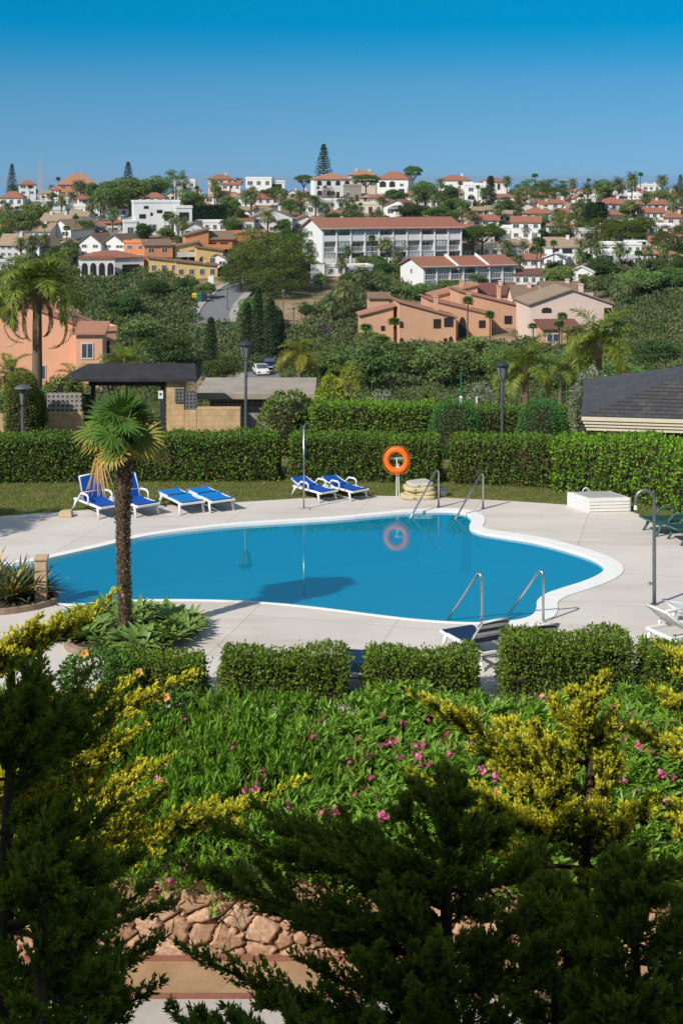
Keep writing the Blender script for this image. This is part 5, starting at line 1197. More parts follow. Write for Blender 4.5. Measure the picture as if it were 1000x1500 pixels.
def roof_shape(kind, w, d, h, r, o=.35, th=.2):
    b = MB()
    if kind == 'gable_x':
        for (y0, y1) in ((-o, d / 2), (d + o, d / 2)):
            k = (abs(y0 - d / 2)) / (d / 2); ze = h + r - r * k
            b.prism([(-o, y0, ze), (w + o, y0, ze), (w + o, y1, h + r), (-o, y1, h + r)], (0, 0, th))
    elif kind == 'gable_y':
        for (x0, x1) in ((-o, w / 2), (w + o, w / 2)):
            k = (abs(x0 - w / 2)) / (w / 2); ze = h + r - r * k
            b.prism([(x0, -o, ze), (x0, d + o, ze), (x1, d + o, h + r), (x1, -o, h + r)], (0, 0, th))
    elif kind == 'hip':
        i = min(w, d) / 2; a = [(-o, -o, h), (w + o, -o, h), (w + o, d + o, h), (-o, d + o, h)]
        if w >= d: p, q = (i, d / 2, h + r), (w - i, d / 2, h + r)
        else: p, q = (w / 2, i, h + r), (w / 2, d - i, h + r)
        b.mesh(a + [p, q] + [(x, y, z - th) for x, y, z in a], ([(0, 1, 5, 4), (1, 2, 5), (2, 3, 4, 5), (3, 0, 4)] if w >= d else [(0, 1, 4), (1, 2, 5, 4), (2, 3, 5), (3, 0, 4, 5)]) + [(0, 6, 7, 1), (1, 7, 8, 2), (2, 8, 9, 3), (3, 9, 6, 0), (6, 9, 8, 7)])
    elif kind == 'mono_r':     # falls to the right
        b.prism([(-o, -o, h + r), (-o, d + o, h + r), (w + o, d + o, h - r * o / w), (w + o, -o, h - r * o / w)], (0, 0, th))
    elif kind == 'mono_l':
        b.prism([(w + o, -o, h + r), (w + o, d + o, h + r), (-o, d + o, h - r * o / w), (-o, -o, h - r * o / w)], (0, 0, th))
    elif kind == 'mono_b':
        b.prism([(-o, -o, h - r * .04), (w + o, -o, h - r * .04), (w + o, d + o, h + r), (-o, d + o, h + r)], (0, 0, th))
    elif kind == 'flat':
        b.box(-.12, w + .12, -.12, d + .12, h + .003, h + .2); b.box(-.12, w + .12, -.12, .1, h + .201, h + .201 + r)
        b.box(-.12, w + .12, d - .1, d + .12, h + .201, h + .2 + r); b.box(-.12, .1, .101, d - .101, h + .201, h + .2 + r); b.box(w - .1, w + .12, .101, d - .101, h + .201, h + .2 + r)
    return b
def wall_shape(kind, w, d, h, r, fd=4.0):
    b = MB(); b.box(0, w, 0, d, -fd, h)
    if kind == 'gable_x': b.prism([(0, .0, h + .001), (0, d, h + .001), (0, d / 2, h + r)], (w, 0, 0))
    if kind == 'gable_y': b.prism([(0, 0, h + .001), (w, 0, h + .001), (w / 2, 0, h + r)], (0, d, 0))
    if kind == 'mono_r': b.prism([(0, 0, h + .001), (w, 0, h + .001), (0, 0, h + r)], (0, d, 0))
    if kind == 'mono_l': b.prism([(0, 0, h + .001), (w, 0, h + .001), (w, 0, h + r)], (0, d, 0))
    if kind == 'mono_b': b.prism([(0, d, h + .001), (0, 0, h + .001), (0, d, h + r)], (w, 0, 0))
    return b
HOUSES = []
def house(px0, px1, pe, pb, roof, rh, wm, rm, rz, grid, label, Y=None, dep=.75, wins=(), chim=0, name='house', wk='w', side=0, arch=0, fd=4.0, cat='house', bal=0):
    Y = Y or Yof((px0 + px1) / 2, pb); s = F / Y; a = R(rz); w = (px1 - px0) / s / max(.5, math.cos(a)) ; h = (pb - pe) / s; r = max(.35, rh / s); d = max(4.5, w * dep)
    if roof == 'flat': r = min(r, .7)
    p = P(px0, pb, Y); root = empty(name, p, a, label, cat)
    wall_shape(roof, w, d, h, r, fd).build('wall', wm, root)
    ro = roof_shape(roof, w, d, h, r).build('roof', rm, root)
    for k in range(chim):
        cx = w * (.25 + .5 * k / max(1, chim - 1)) if chim > 1 else w * .7; cb = MB(); z = h + r * .5
        cb.box(cx - .3, cx + .3, d * .4 - .25, d * .4 + .25, z - .5, h + r + .45); cb.box(cx - .38, cx + .38, d * .4 - .33, d * .4 + .33, h + r + .453, h + r + .6); cb.build('chimney', wm, ro)
    if grid:
        nr, nc = grid; fh = h / nr
        for i in range(nr):
            for j in range(nc):
                ww = min(1.5, w / nc * .5); hh = min(1.5, fh * .48); cx = w * (j + .5) / nc
                if (i * 7 + j * 3 + int(px0)) % 5 == 0: ww *= 1.35
                if i == 0 and j == nc // 2 and nc > 1 and int(px0) % 2: add_open(root, 'd', cx - .5, .05, 1.0, min(2.1, fh * .75))
                else: add_open(root, wk, cx - ww / 2, fh * i + fh * .33, ww, hh)
        if side:
            for i in range(nr):
                for j in range(side):
                    cy = d * (j + .5) / side; o = add_open(root, wk, 0, fh * i + fh * .33, min(1.2, d / side * .4), min(1.3, fh * .45)); o.rotation_euler = (0, 0, R(-90)); o.location = (0, cy, fh * i + fh * .33)
    for (u, v, ww, hh, k) in wins: add_open(root, k, u * w, v * h, ww * w, hh * h)
    for k in range(arch):
        aw = w / arch; add_open(root, 'a', aw * (k + .14), h * .12, aw * .72, h * .72)
    if bal:
        for k in range(bal):
            z = h * (k + 1) / (bal + 1); b = MB(); b.box(w * .08, w * .92, -1.2, -.075, z - .16, z); b.box(w * .08, w * .92, -1.2, -1.12, z + .001, z + .9); bo = b.build('balcony', M_RAIL if wm is not MOR else MOR, root)
    HOUSES.append((px0, px1, min(pe - rh, pe), pb, label)); return root

# --- large white apartment block on the slope: bays with recessed glazing between fins, stepped side wings
def bay_block(px0, px1, pe, pb, rz, floors, bays, gpx, label, roofm, rh, Y=None, name='apartment_block'):
    Y = Y or Yof(px0, pb); s = F / Y; a = R(rz); w = (px1 - px0) / s / math.cos(a) * 1.07; h = (pb - pe) / s; d = gpx / s / math.sin(a) * .9; r = rh / s
    root = empty(name, P(px0, pb, Y), a, label, 'apartment block'); fh = h / floors; bw = w / bays; rec = 1.5
    MB().box(0, w, rec, d, -4, h).box(0, .35, 0, rec - .003, -4, h).prism([(0, 0, h + .001), (0, d, h + .001), (0, d / 2, h + r)], (w, 0, 0)).build('wall', MW, root)
    MB().box(-.4, w + .4, -.5, -.1, h + .02, h + .2).build('eaves_board', MWG, root)
    roof_shape('gable_x', w, d, h + .02, r, .5, .22).build('roof', roofm, root)
    f = MB()
    for k in range(1, bays + 1):
        x = min(w - .3, k * bw - .15)
        MB().box(x, x + .28, -.1, rec - .003, -4, h - .003).build('fin_wall', MW, root)
    for i in range(floors):
        z = i * fh
        for k in range(bays):
            x0, x1 = k * bw + .36 if k == 0 else k * bw + .14, min((k + 1) * bw - .155, w - .305)
            b = MB(); b.box(x0, x1, .0, rec - .003, z - .2, z); b.build('balcony_slab', MWG, root)
            rr = MB(); rr.box(x0, x1, .02, .08, z + .92, z + 1.0)
            solid = (k * 3 + i) % 3 != 1
            if solid: rr.box(x0, x1, .02, .08, z + .003, z + .918)
            else:
                q = x0
                while q < x1: rr.box(q, q + .05, .03, .07, z + .003, z + .918); q += .35
            rr.build('balcony_railing', MW, root)
            g = add_open(root, 'c' if (k * 7 + i * 5) % 5 < 3 else 'w', x0 + .15, z + .1, x1 - x0 - .3, fh - .55, rec)
            if (k * 5 + i * 3) % 7 < 3:        # some balconies are closed in with glass
                cgl = MB(); cgl.box(x0 + .02, x1 - .02, .10, .14, z + 1.02, z + fh - .22); cgl.build('glazed_screen', MATS['curtain_and_sky_glass'], root)
                for q in range(1, 4): MB().box(x0 + (x1 - x0) * q / 4 - .04, x0 + (x1 - x0) * q / 4 + .04, .06, .098, z + 1.02, z + fh - .22).build('screen_bar', MW, root)
    for i in range(floors):
        o = add_open(root, 'w', 0, i * fh + fh * .45, .8, .9); o.rotation_euler = (0, 0, R(-90)); o.location = (0, d * .55, i * fh + fh * .4)
    HOUSES.append((px0 - gpx, px1, pe - rh, pb, label)); return root, w, d, h
r_, w_, d_, h_ = bay_block(472, 668, 336, 386, 18, 3, 10, 35, 'long white three storey apartment block with terracotta roof in the middle of the hillside', RT, 14)
MB().box(-d_ * .25, w_ * .45, -5, -.11, -3.6, -.5).build('terrace_wall', MW, r_)
r2, w2, d2, h2 = bay_block(620, 752, 392, 428, 22, 2, 7, 34, 'lower two storey white terrace with stepped dark red roofs below the long apartment block', RT, 12, name='apartment_block')
for k in (1, 2): MB().prism([(w2 * (.02 + k / 3), -.4, h2 - .5), (w2 * (.02 + k / 3), -.4, h2 + .3), (w2 * (.02 + k / 3), d2 / 2, h2 + 2.15), (w2 * (.02 + k / 3), d2 / 2, h2 + .5)], (.35, 0, 0)).build('parapet', MW, r2)

# --- the pink-tan stepped complex in the valley
Yp = 215
pk = dict(name='townhouse', cat='townhouse', fd=6, dep=.8)
house(528, 576, 462, 512, 'mono_l', 13, MPK, RO, 4, None, 'leftmost pink tan townhouse with a low sloped gable and brown upper roof', Yp, wins=[(.62, .55, .12, .14, 'k')], **pk)
house(541, 570, 437, 470, 'gable_x', 6, MPK, RB, 4, None, 'pink tan house with a brown roof peeking over the leftmost townhouse', Yp + 12, **pk)
house(585, 668, 466, 514, 'mono_r', 24, MPK, RO, 6, None, 'largest pink tan townhouse with a plain gable and small blue white window', Yp - 2, wins=[(.155, .04, .11, .17, 'w'), (.60, .68, .13, .28, 'k'), (.79, .72, .16, .28, 'k'), (.78, .03, .06, .34, 'k'), (.87, .03, .08, .40, 'a'), (.0, .70, .07, .2, 'a'), (.0, .18, .07, .22, 'a')], chim=1, **pk)
house(628, 720, 462, 512, 'mono_r', 24, MPK, RO, 6, None, 'pink tan townhouse with two stacked dark windows right of the largest one', Yp + 6, wins=[(.80, .62, .105, .22, 'k'), (.80, .10, .105, .2, 'a'), (.47, .0, .13, .95, 'a')], chim=1, **pk)
house(672, 765, 450, 510, 'mono_r', 24, MPK, RO, 6, None, 'pink tan townhouse with one dark window, third of the stepped row', Yp + 14, wins=[(.72, .58, .12, .2, 'k'), (.74, .12, .11, .18, 'a')], chim=1, **pk)
house(636, 700, 434, 470, 'mono_l', 16, MPK, RO, 8, None, 'pink tan house at the back of the stepped row with long sloping roof edges', Yp + 22, chim=1, **pk)
house(690, 760, 432, 480, 'gable_x', 14, MPP, RR_, 8, None, 'pink house with dark red roof and a patterned side gable behind the stepped row', Yp + 26, chim=1, wins=[(.8, .55, .12, .25, 'w')], **pk)
house(752, 790, 436, 490, 'gable_x', 16, MPP, RB, 6, (3, 3), 'pink house with brown roof joined to the pale gabled building', Yp + 20, chim=1, **pk)
house(795, 852, 425, 480, 'gable_x', 10, MPP, RB, 4, (2, 3), 'pink house whose brown roof shows above the pale gabled building', Yp + 26, chim=1, **pk)
house(776, 898, 446, 504, 'gable_y', 21, MPP, RN, 5, None, 'pale pink gabled building, widest facade of the valley group on the right', Yp - 4, wins=[(.14, .78, .12, .14, 'a'), (.90, .55, .09, .35, 'k')], chim=1, **pk)
r_ = house(795, 850, 483, 505, 'mono_b', 9, MPK, RR_, 5, None, 'dark red lean to roof house in front of the pale gabled building', Yp - 10, wins=[(.08, .15, .36, .6, 'w'), (.62, .1, .14, .75, 'd'), (.8, .1, .14, .7, 'a')], **pk)
# --- orange house close at the left
house(-58, 124, 482, 560, 'gable_y', 36, MSA, RO, 4, None, 'large salmon orange house with broad gable behind the tall feather palm', 150, wins=[(.62, .02, .06, .3, 'w'), (.2, .35, .08, .3, 'w')], fd=6, chim=2, dep=.5)
house(112, 150, 490, 560, 'mono_b', 10, MSA, RO, 4, None, 'salmon orange wing with white framed window right of the broad gable', 147, wins=[(.18, .48, .48, .35, 'w')], fd=6, dep=1.0)
house(140, 168, 486, 555, 'flat', 4, MSA, MSA, 24, None, 'salmon orange end block in half shade beside the scrub', 153, fd=6, dep=1.0, wins=[(.3, .5, .4, .3, 'k')])

# --- houses over the hillside, left to right, near to far
hh = house
hh(127, 206, 378, 405, 'hip', 9, MW, RT, 24, None, 'white villa with a row of arches and terracotta hip roof, left slope', arch=0, wins=[(.62, .2, .3, .4, 'k')])
r_ = HOUSES[-1]
hh(118, 167, 381, 407, 'flat', 2, MW, RT, 10, None, 'white arcade wing with four dark arches, lower left slope', arch=4, Y=Yof(140, 407) - 4, dep=.3)
hh(116, 150, 356, 376, 'gable_y', 13, MW, RB, -18, (2, 2), 'white gabled house, left one of a twin pair with dark brown roofs', dep=1.5)
hh(150, 186, 357, 374, 'gable_y', 13, MW, RB, -18, (2, 2), 'white gabled house, right one of a twin pair with dark brown roofs', dep=1.5)
hh(38, 60, 360, 377, 'gable_y', 13, MW, RN, -24, (2, 2), 'white gable end townhouse with tan roof, lowest of the left terrace', dep=2.2)
hh(0, 40, 358, 378, 'gable_x', 14, MWG, RN, -10, (2, 4), 'wide tan roofed townhouse at the left edge of the hill', chim=1)
hh(72, 107, 336, 350, 'gable_y', 14, MW, RN, -24, (1, 2), 'white gable end townhouse with tan roof, middle of the left terrace', dep=2.2)
hh(22, 76, 338, 352, 'gable_x', 10, MWG, RN, -12, (1, 4), 'tan roofed house behind the middle gable of the left terrace', chim=2)
hh(60, 104, 323, 336, 'gable_x', 10, MWG, RN, -14, (1, 4), 'tan roofed terrace house, third row up on the left', chim=2)
hh(100, 130, 316, 328, 'gable_x', 8, MW, RN, -14, (1, 3), 'tan roofed terrace house, highest row on the left beside the palms', chim=1)
hh(96, 126, 303, 316, 'flat', 3, MW, MW, 0, (1, 3), 'white flat house with a big chimney above the left terrace', chim=1)
hh(0, 22, 384, 401, 'flat', 3, MWG, MWG, -8, (1, 2), 'grey white box house at the left picture edge below the terrace')
hh(0, 34, 289, 304, 'hip', 9, MW, RT, 0, (1, 3), 'white house with terracotta roof at the far left skyline')
hh(28, 52, 270, 287, 'hip', 6, MW, RT, 10, (2, 2), 'tall little white villa with terracotta hip roof on the left skyline')
hh(86, 140, 270, 288, 'hip', 16, MOR, RO, 12, (2, 4), 'bright orange villa with stepped roofs on the left skyline', chim=1)
hh(104, 122, 262, 276, 'gable_y', 9, MOR, RO, 12, (1, 1), 'orange gabled tower rising from the bright orange villa', Y=Yof(113, 288) + 6)
hh(80, 100, 292, 304, 'flat', 2, MW, MW, 0, (1, 2), 'small white flat house under the orange villa')
hh(52, 74, 296, 306, 'flat', 2, MWG, MWG, 0, (1, 2), 'small pale house beside the masts')
hh(152, 187, 305, 319, 'hip', 8, MW, RT, 6, (1, 3), 'white house with terracotta roof left of the big modern white villa')
hh(204, 241, 289, 300, 'hip', 7, MW, RT, -6, (1, 3), 'white house with red hip roof just behind the modern white villa')
hh(196, 262, 297, 345, 'flat', 2, MW, MW, 12, None, 'big modern white cube villa with scattered dark windows', wins=[(.22, .82, .10, .08, 'k'), (.50, .68, .12, .10, 'k'), (.12, .52, .14, .13, 'k'), (.36, .60, .05, .1, 'k'), (.66, .45, .18, .28, 'k'), (.3, .1, .2, .25, 'w'), (.7, .08, .2, .25, 'w')], dep=.6, name='villa', cat='villa')
hh(258, 281, 305, 345, 'flat', 2, MW, MW, 12, None, 'white cube wing with a large dark window right of the modern villa', wins=[(.2, .55, .6, .30, 'k'), (.2, .1, .6, .25, 'w')], dep=.8, name='villa', cat='villa')
hh(182, 200, 326, 350, 'flat', 2, MW, MW, 12, (1, 1), 'low white terrace block left of the modern villa', dep=.8, name='villa', cat='villa')
hh(182, 216, 356, 384, 'flat', 3, MOR, MOR, -10, (2, 2), 'orange block house above the yellow one, left of the pine', dep=.8)
hh(212, 250, 360, 392, 'mono_b', 7, MOR, RB, 14, (2, 2), 'orange house with brown roof and deep dark porch', bal=1)
hh(218, 262, 384, 404, 'mono_r', 6, MYE, RB, 8, (1, 3), 'yellow house with brown roof below the orange porch house')
hh(272, 305, 345, 380, 'mono_l', 9, MOR, RB, 14, None, 'orange stepped house with slanted parapet, top left of the pine group', wins=[(.3, .1, .3, .4, 'k')])
hh(300, 340, 350, 378, 'gable_x', 10, MOR, RB, 12, None, 'orange house with a brown porch roof and dark balcony left of the pine', wins=[(.12, .25, .3, .55, 'k'), (.55, .25, .28, .55, 'k')], bal=1)
hh(337, 366, 343, 370, 'flat', 3, MOR, MOR, 16, None, 'plain orange wall house touching the pine crown', wins=[(.5, .3, .2, .3, 'k')])
hh(362, 388, 346, 366, 'gable_x', 8, MOR, RO, 12, (1, 2), 'orange roofed house partly behind the pine crown')
hh(256, 290, 362, 388, 'mono_l', 7, MYE, RB, 12, None, 'yellow house with brown tiled steps, middle row left of the pine', wins=[(.3, .2, .25, .5, 'k'), (.62, .2, .25, .6, 'k')], bal=1)
hh(288, 326, 368, 394, 'mono_r', 6, MYE, RB, 10, None, 'yellow house with a dark arched porch, middle row right', wins=[(.1, .1, .25, .6, 'a'), (.5, .3, .2, .35, 'w')])
hh(258, 318, 390, 410, 'mono_r', 7, MYE, RB, 8, (1, 4), 'lowest yellow house beside the road with brown sloping wall caps', chim=1)
hh(302, 334, 380, 392, 'gable_y', 8, MW, RN, -10, (1, 2), 'little white gabled house between the yellow houses and the pine')
hh(266, 300, 335, 349, 'gable_y', 9, MW, RN, 10, (1, 2), 'small white gabled house above the orange houses')
hh(286, 332, 326, 341, 'flat', 2, MW, MW, 0, (1, 4), 'low white wall house under the dark green hedge')
hh(255, 286, 266, 277, 'flat', 3, MW, MW, 0, (1, 3), 'white flat house under the dark rounded pine on the skyline')
hh(306, 342, 262, 282, 'hip', 7, MPP, RT, 8, (2, 3), 'pale pink two storey villa with terracotta roof on the skyline', chim=1)
hh(325, 352, 270, 280, 'gable_x', 5, MW, RT, 0, (1, 3), 'white house with terracotta roof right of the pale pink villa')
hh(300, 354, 288, 300, 'hip', 9, MW, RO, -6, (1, 4), 'white house with orange tiled roof below the pale pink villa', chim=1)
hh(360, 398, 262, 276, 'flat', 2, MW, MW, -6, (1, 3), 'modern white flat villa on the skyline left of the gap to the sea')
hh(394, 417, 267, 280, 'flat', 2, MW, MW, 6, None, 'white cube pavilion with one large dark window on the skyline', wins=[(.2, .2, .6, .6, 'k')])
hh(376, 408, 290, 301, 'gable_x', 7, MW, RT, 8, (1, 3), 'white house with terracotta roof half hidden by palms, upper middle')
hh(420, 448, 294, 306, 'hip', 6, MCR, RT, 0, (1, 2), 'cream house with terracotta roof below the tallest skyline pine')
hh(448, 476, 300, 316, 'flat', 3, MW, MW, 0, (1, 2), 'white flat house with a chimney below the double arched villa', chim=1)
hh(370, 428, 318, 342, 'gable_y', 12, MW, RN, 8, (2, 3), 'white house with a wide low gable left of the apartment block', chim=1)
hh(344, 372, 324, 344, 'flat', 2, MWG, RT, 0, (1, 2), 'low white annex left of the wide gabled white house')
hh(426, 468, 325, 340, 'gable_y', 9, MW, RT, 8, (1, 2), 'white gable with a red rear roof left above the apartment block', chim=1)
hh(461, 515, 262, 291, 'hip', 8, MW, RO, 10, (2, 4), 'left half of the big double villa, white walls and arched windows', wk='a', name='villa', cat='villa')
hh(514, 552, 256, 280, 'hip', 7, MCR, RO, 8, (1, 3), 'cream middle tower of the big double villa with tiled roof', name='villa', cat='villa', chim=2, Y=Yof(530, 288) + 6)
hh(550, 597, 262, 284, 'hip', 11, MW, RT, -14, None, 'right half of the big double villa, white cube with large arches', wins=[(.12, .45, .2, .4, 'a'), (.42, .45, .18, .4, 'a'), (.74, .5, .12, .2, 'w'), (.7, .08, .18, .25, 'k')], name='villa', cat='villa')
hh(503, 529, 273, 296, 'flat', 2, MGS, MGS, 0, (1, 2), 'grey stone house in front of the big double villa')
hh(468, 505, 294, 308, 'flat', 2, MW, MW, 4, (1, 3), 'white terrace house under the left half of the double villa')
hh(513, 560, 300, 313, 'flat', 3, MCR, MCR, 0, (1, 4), 'cream terraced wall house below the double villa')
hh(561, 602, 302, 318, 'gable_y', 9, MW, RT, -16, (1, 2), 'white gabled house with terracotta porch above the apartment block', dep=1.1)
hh(641, 690, 264, 281, 'hip', 8, MW, RT, -6, (1, 4), 'white house with wide terracotta hip roof on the skyline right of the pines', chim=1)
hh(680, 717, 272, 297, 'flat', 3, MW, MW, -12, (2, 2), 'white cube house left of the dark pointed cypress', chim=2)
hh(705, 745, 266, 278, 'hip', 6, MW, RT, 0, (1, 4), 'white house with terracotta roof behind the dark pointed cypress')
hh(660, 692, 296, 305, 'flat', 2, MWG, MWG, 0, (1, 3), 'low grey white house below the cypress')
hh(692, 730, 322, 333, 'gable_x', 7, MCR, RT, -4, (1, 3), 'cream house with terracotta roof right above the apartment block roof')
hh(724, 748, 290, 304, 'gable_x', 5, MW, RT, 4, (1, 2), 'white house with a terracotta strip roof right of the cypress')
hh(730, 768, 334, 350, 'flat', 2, MW, MW, -6, (1, 3), 'white flat house right of the umbrella pine')
hh(694, 742, 362, 378, 'flat', 2, MCR, MCR, 0, (1, 4), 'cream house with dark windows behind the umbrella pine trunk')
hh(748, 790, 325, 352, 'gable_x', 7, MW, RT, -10, (2, 3), 'white two storey house with terracotta roof right of centre', wins=[(.7, .1, .2, .35, 'w')])
hh(768, 806, 312, 324, 'hip', 8, MW, RT, 0, (1, 3), 'white house with dark terracotta hip roof, right upper slope', chim=1)
hh(754, 786, 304, 313, 'gable_y', 7, MW, RT, 10, (1, 2), 'white gabled house with terracotta roof, right upper slope', chim=1)
hh(806, 832, 297, 308, 'hip', 6, MW, RT, 0, (1, 2), 'white house with terracotta roof under the broad skyline pine', chim=1)
hh(798, 845, 361, 386, 'gable_x', 12, MW, RN, -6, None, 'white house with tan roof, tall chimney and two big dark windows', chim=1, wins=[(.22, .6, .2, .28, 'k'), (.52, .6, .3, .28, 'k')])
hh(762, 800, 380, 393, 'gable_x', 6, MW, RT, 0, (1, 3), 'low white house with terracotta roof behind the twin slim palms')
hh(796, 826, 377, 393, 'gable_y', 6, MW, MW, -16, (1, 2), 'white house with a plain white gable roof right of the twin palms', dep=1.3)
hh(752, 798, 402, 420, 'gable_x', 6, MW, RR_, 0, (1, 4), 'white house with dark red roof behind the pink complex, below the twin palms')
hh(834, 866, 398, 412, 'gable_y', 8, MW, MW, -22, (1, 1), 'white wall house with sloping white roof above the pale gabled building', dep=1.4)
hh(870, 900, 370, 388, 'flat', 2, MW, MW, -4, None, 'white flat house with two wide dark windows', wins=[(.08, .3, .38, .5, 'w'), (.54, .3, .38, .5, 'w')])
hh(882, 938, 359, 372, 'flat', 2, MW, MW, -4, (1, 5), 'long white flat house behind the one with two wide windows')
hh(938, 970, 371, 384, 'hip', 7, MW, RO, 0, (1, 3), 'white house with orange hip roof at the right near the scrub')
hh(970, 1000, 374, 388, 'hip', 6, MCR, RO, 0, (1, 3), 'cream house with orange roof at the right picture edge')
hh(947, 985, 331, 347, 'flat', 2, MW, MW, -8, (1, 3), 'white flat roofed house on the right middle slope')
hh(880, 917, 298, 310, 'hip', 9, MW, RT, 0, (1, 3), 'white house with bright terracotta roof, right upper slope by palms', chim=1)
hh(880, 912, 314, 325, 'hip', 7, MCR, RT, 4, (1, 3), 'cream house with terracotta roof, second row of the right cluster')
hh(886, 912, 327, 337, 'hip', 6, MW, RR_, 4, (1, 2), 'white house with dark red roof, third row of the right cluster')
hh(935, 976, 299, 308, 'gable_x', 6, MW, RT, 0, (1, 4), 'white house with long terracotta roof right of the cluster', chim=1)
hh(934, 972, 311, 322, 'gable_x', 6, MW, RT, -4, (1, 4), 'white house with terracotta roof below the long roofed one')
hh(926, 962, 324, 332, 'flat', 2, MW, MW, 0, (1, 4), 'low white house under the stacked terracotta roofs on the right')
hh(974, 1004, 318, 332, 'hip', 7, MCR, RT, -6, (1, 2), 'cream house with red roof at the right picture edge', chim=1)
hh(940, 966, 272, 281, 'flat', 2, MW, MW, 0, (1, 3), 'long white flat house on the right skyline', chim=2)
hh(858, 880, 288, 300, 'flat', 2, MW, MW, 10, (1, 2), 'white house with chimney among palms on the right skyline', chim=1)
hh(900, 918, 276, 288, 'gable_x', 4, MW, RT, 0, (1, 1), 'little white house between tall palms on the right skyline')
hh(968, 1002, 288, 300, 'gable_x', 5, MW, RT, 0, (1, 3), 'white house with terracotta roof at the upper right edge')
hh(830, 856, 318, 328, 'gable_x', 5, MCR, RT, 0, (1, 2), 'cream house with terracotta roof among the dark right hand trees')
hh(606, 640, 296, 306, 'flat', 2, MWG, MWG, 0, (1, 3), 'pale low house under the palm grove right of the double villa')
hh(975, 1010, 346, 360, 'gable_x', 5, MW, RO, 0, (1, 3), 'white house with orange roof at the right edge, middle slope')
hh(478, 505, 391, 405, 'flat', 3, MW, MW, 10, (1, 2), 'small white garden house below the apartment block terrace')
hh(510, 546, 392, 404, 'flat', 2, MW, MW, 16, (1, 2), 'low white wall building between the apartment block and the lower terrace')
# flat pergola frame
Yq = Yof(930, 372); p = P(918, 374, Yq); root = empty('pergola', p, 0, 'white open frame pergola on the long flat house roof', 'pergola'); s = Yq / F
for x in (0, 14, 28): MB().box(x * s, x * s + .25, 0, .25, 0, 20 * s).build('post', MW, root)
MB().box(-.2, 29 * s, -.1, 3, 20 * s + .003, 20 * s + .25).build('roof', MW, root)
# masts
for px, lb in ((57.5, 'tall thin lattice mast on the left skyline, the left one of two'), (61.5, 'tall thin lattice mast on the left skyline, the right one of two')):
    Yq = Yof(px, 300) ; p = P(px, 302, Yq); h = (302 - 238) * Yq / F; root = empty('radio_mast', p, 0, lb, 'mast'); b = MB()
    for sx, sy in ((-.3, -.3), (.3, -.3), (0, .3)): b.tube([(sx, sy, 0), (sx * .5, sy * .5, h)], .06, 5)
    for k in range(22):
        z0, z1 = h * k / 22, h * (k + 1) / 22; b.tube([(-.28, -.28, z0), (.28, -.28, z1)], .035, 4); b.tube([(.28, -.28, z0), (0, .28, z1)], .035, 4)
    b.build('lattice', mat('mast_paint', (.50, .48, .48), (.45, .40, .40), .4, .6), root); MB().tube([(0, 0, h), (0, 0, h + 2.5)], .03, 5).build('aerial', M_RAIL, root)
# cars, bins, roadside lamps
def car(px, py, rz, col, label, Y=None):
    g = T(px, py, Y); root = empty('parked_car', g + Vector((0, 0, .14)), rz, label, 'car')
    prof = [(-2.05, .35), (-2.1, .62), (-1.95, .85), (-1.35, .95), (-.75, 1.42), (.55, 1.45), (1.35, .98), (1.95, .86), (2.1, .6), (2.05, .3)]
    b = MB(); ys_ = [(-.86, 1), (.86, 1)]; b.prism([(x, -.85, z) for x, z in prof][::-1], (0, 1.7, 0)); b.build('body', col, root, bevel=.09)
    MB().prism([(-1.22, -.865, .98), (-.72, -.865, 1.34), (.5, -.865, 1.36), (1.15, -.865, 1.0)][::-1], (0, .012, 0)).build('side_window', M_PANE, root); MB().prism([(-1.22, .853, .98), (-.72, .853, 1.34), (.5, .853, 1.36), (1.15, .853, 1.0)][::-1], (0, .012, 0)).build('side_window', M_PANE, root)
    MB().mesh([(.60, -.72, 1.44), (.60, .72, 1.44), (1.33, .74, 1.03), (1.33, -.74, 1.03)], [(0, 1, 2, 3)]).build('windscreen', M_PANE, root).location = (.02, 0, .02)
    for x in (-1.3, 1.3):
        for y in (-.86, .68): w = MB(); w.tube([(x, y, .31), (x, y + .18, .31)], .31, 14); w.build('wheel', M_IRON, root)
    for y in (-.6, .6): MB().box(2.04, 2.12, y - .18, y + .18, .58, .74).build('headlight', M_LGLASS, root)
    MB().box(2.08, 2.13, -.3, .3, .38, .5).build('number_plate', M_WPL, root)
car(382, 551, R(-78), mat('white_car_paint', (.75, .75, .74), (.7, .7, .69), 3, .25, spec=.6), 'white car on the asphalt road facing the viewer, nearest one')
car(394, 541, R(-80), mat('blue_car_paint', (.01, .02, .07), (.01, .018, .06), 3, .25, spec=.6), 'dark blue car right behind the white car on the road')
car(913, 384, R(200), MATS['white_car_paint'], 'small white car parked before the long flat house')
car(146, 342, R(-70), MATS['blue_car_paint'], 'dark car on the grey lane among the left terrace houses')
for px, col, nm, lb in ((286, mat('yellow_bin', (.75, .48, .03)), 'recycling_bin', 'yellow recycling bin by the uphill road'), (292, mat('green_bin', (.02, .16, .14)), 'recycling_bin', 'teal recycling bin next to the yellow one'), (299, M_IRON, 'recycling_bin', 'dark bin right of the teal recycling bin')):
    g = T(px, 443); root = empty(nm, g, .2, lb, 'bin'); MB().box(-.5, .5, -.5, .5, .1, 1.35).build('bin_body', col, root, bevel=.08); MB().prism([(-.54, -.54, 1.352), (.54, -.54, 1.352), (.54, .1, 1.6), (-.54, .1, 1.6)], (0, .0, .06)).build('bin_lid', col, root)
    for sx in (-.4, .4): MB().tube([(sx, -.4, 0), (sx, -.34, .1)], .09, 8).build('wheel', M_IRON, root)
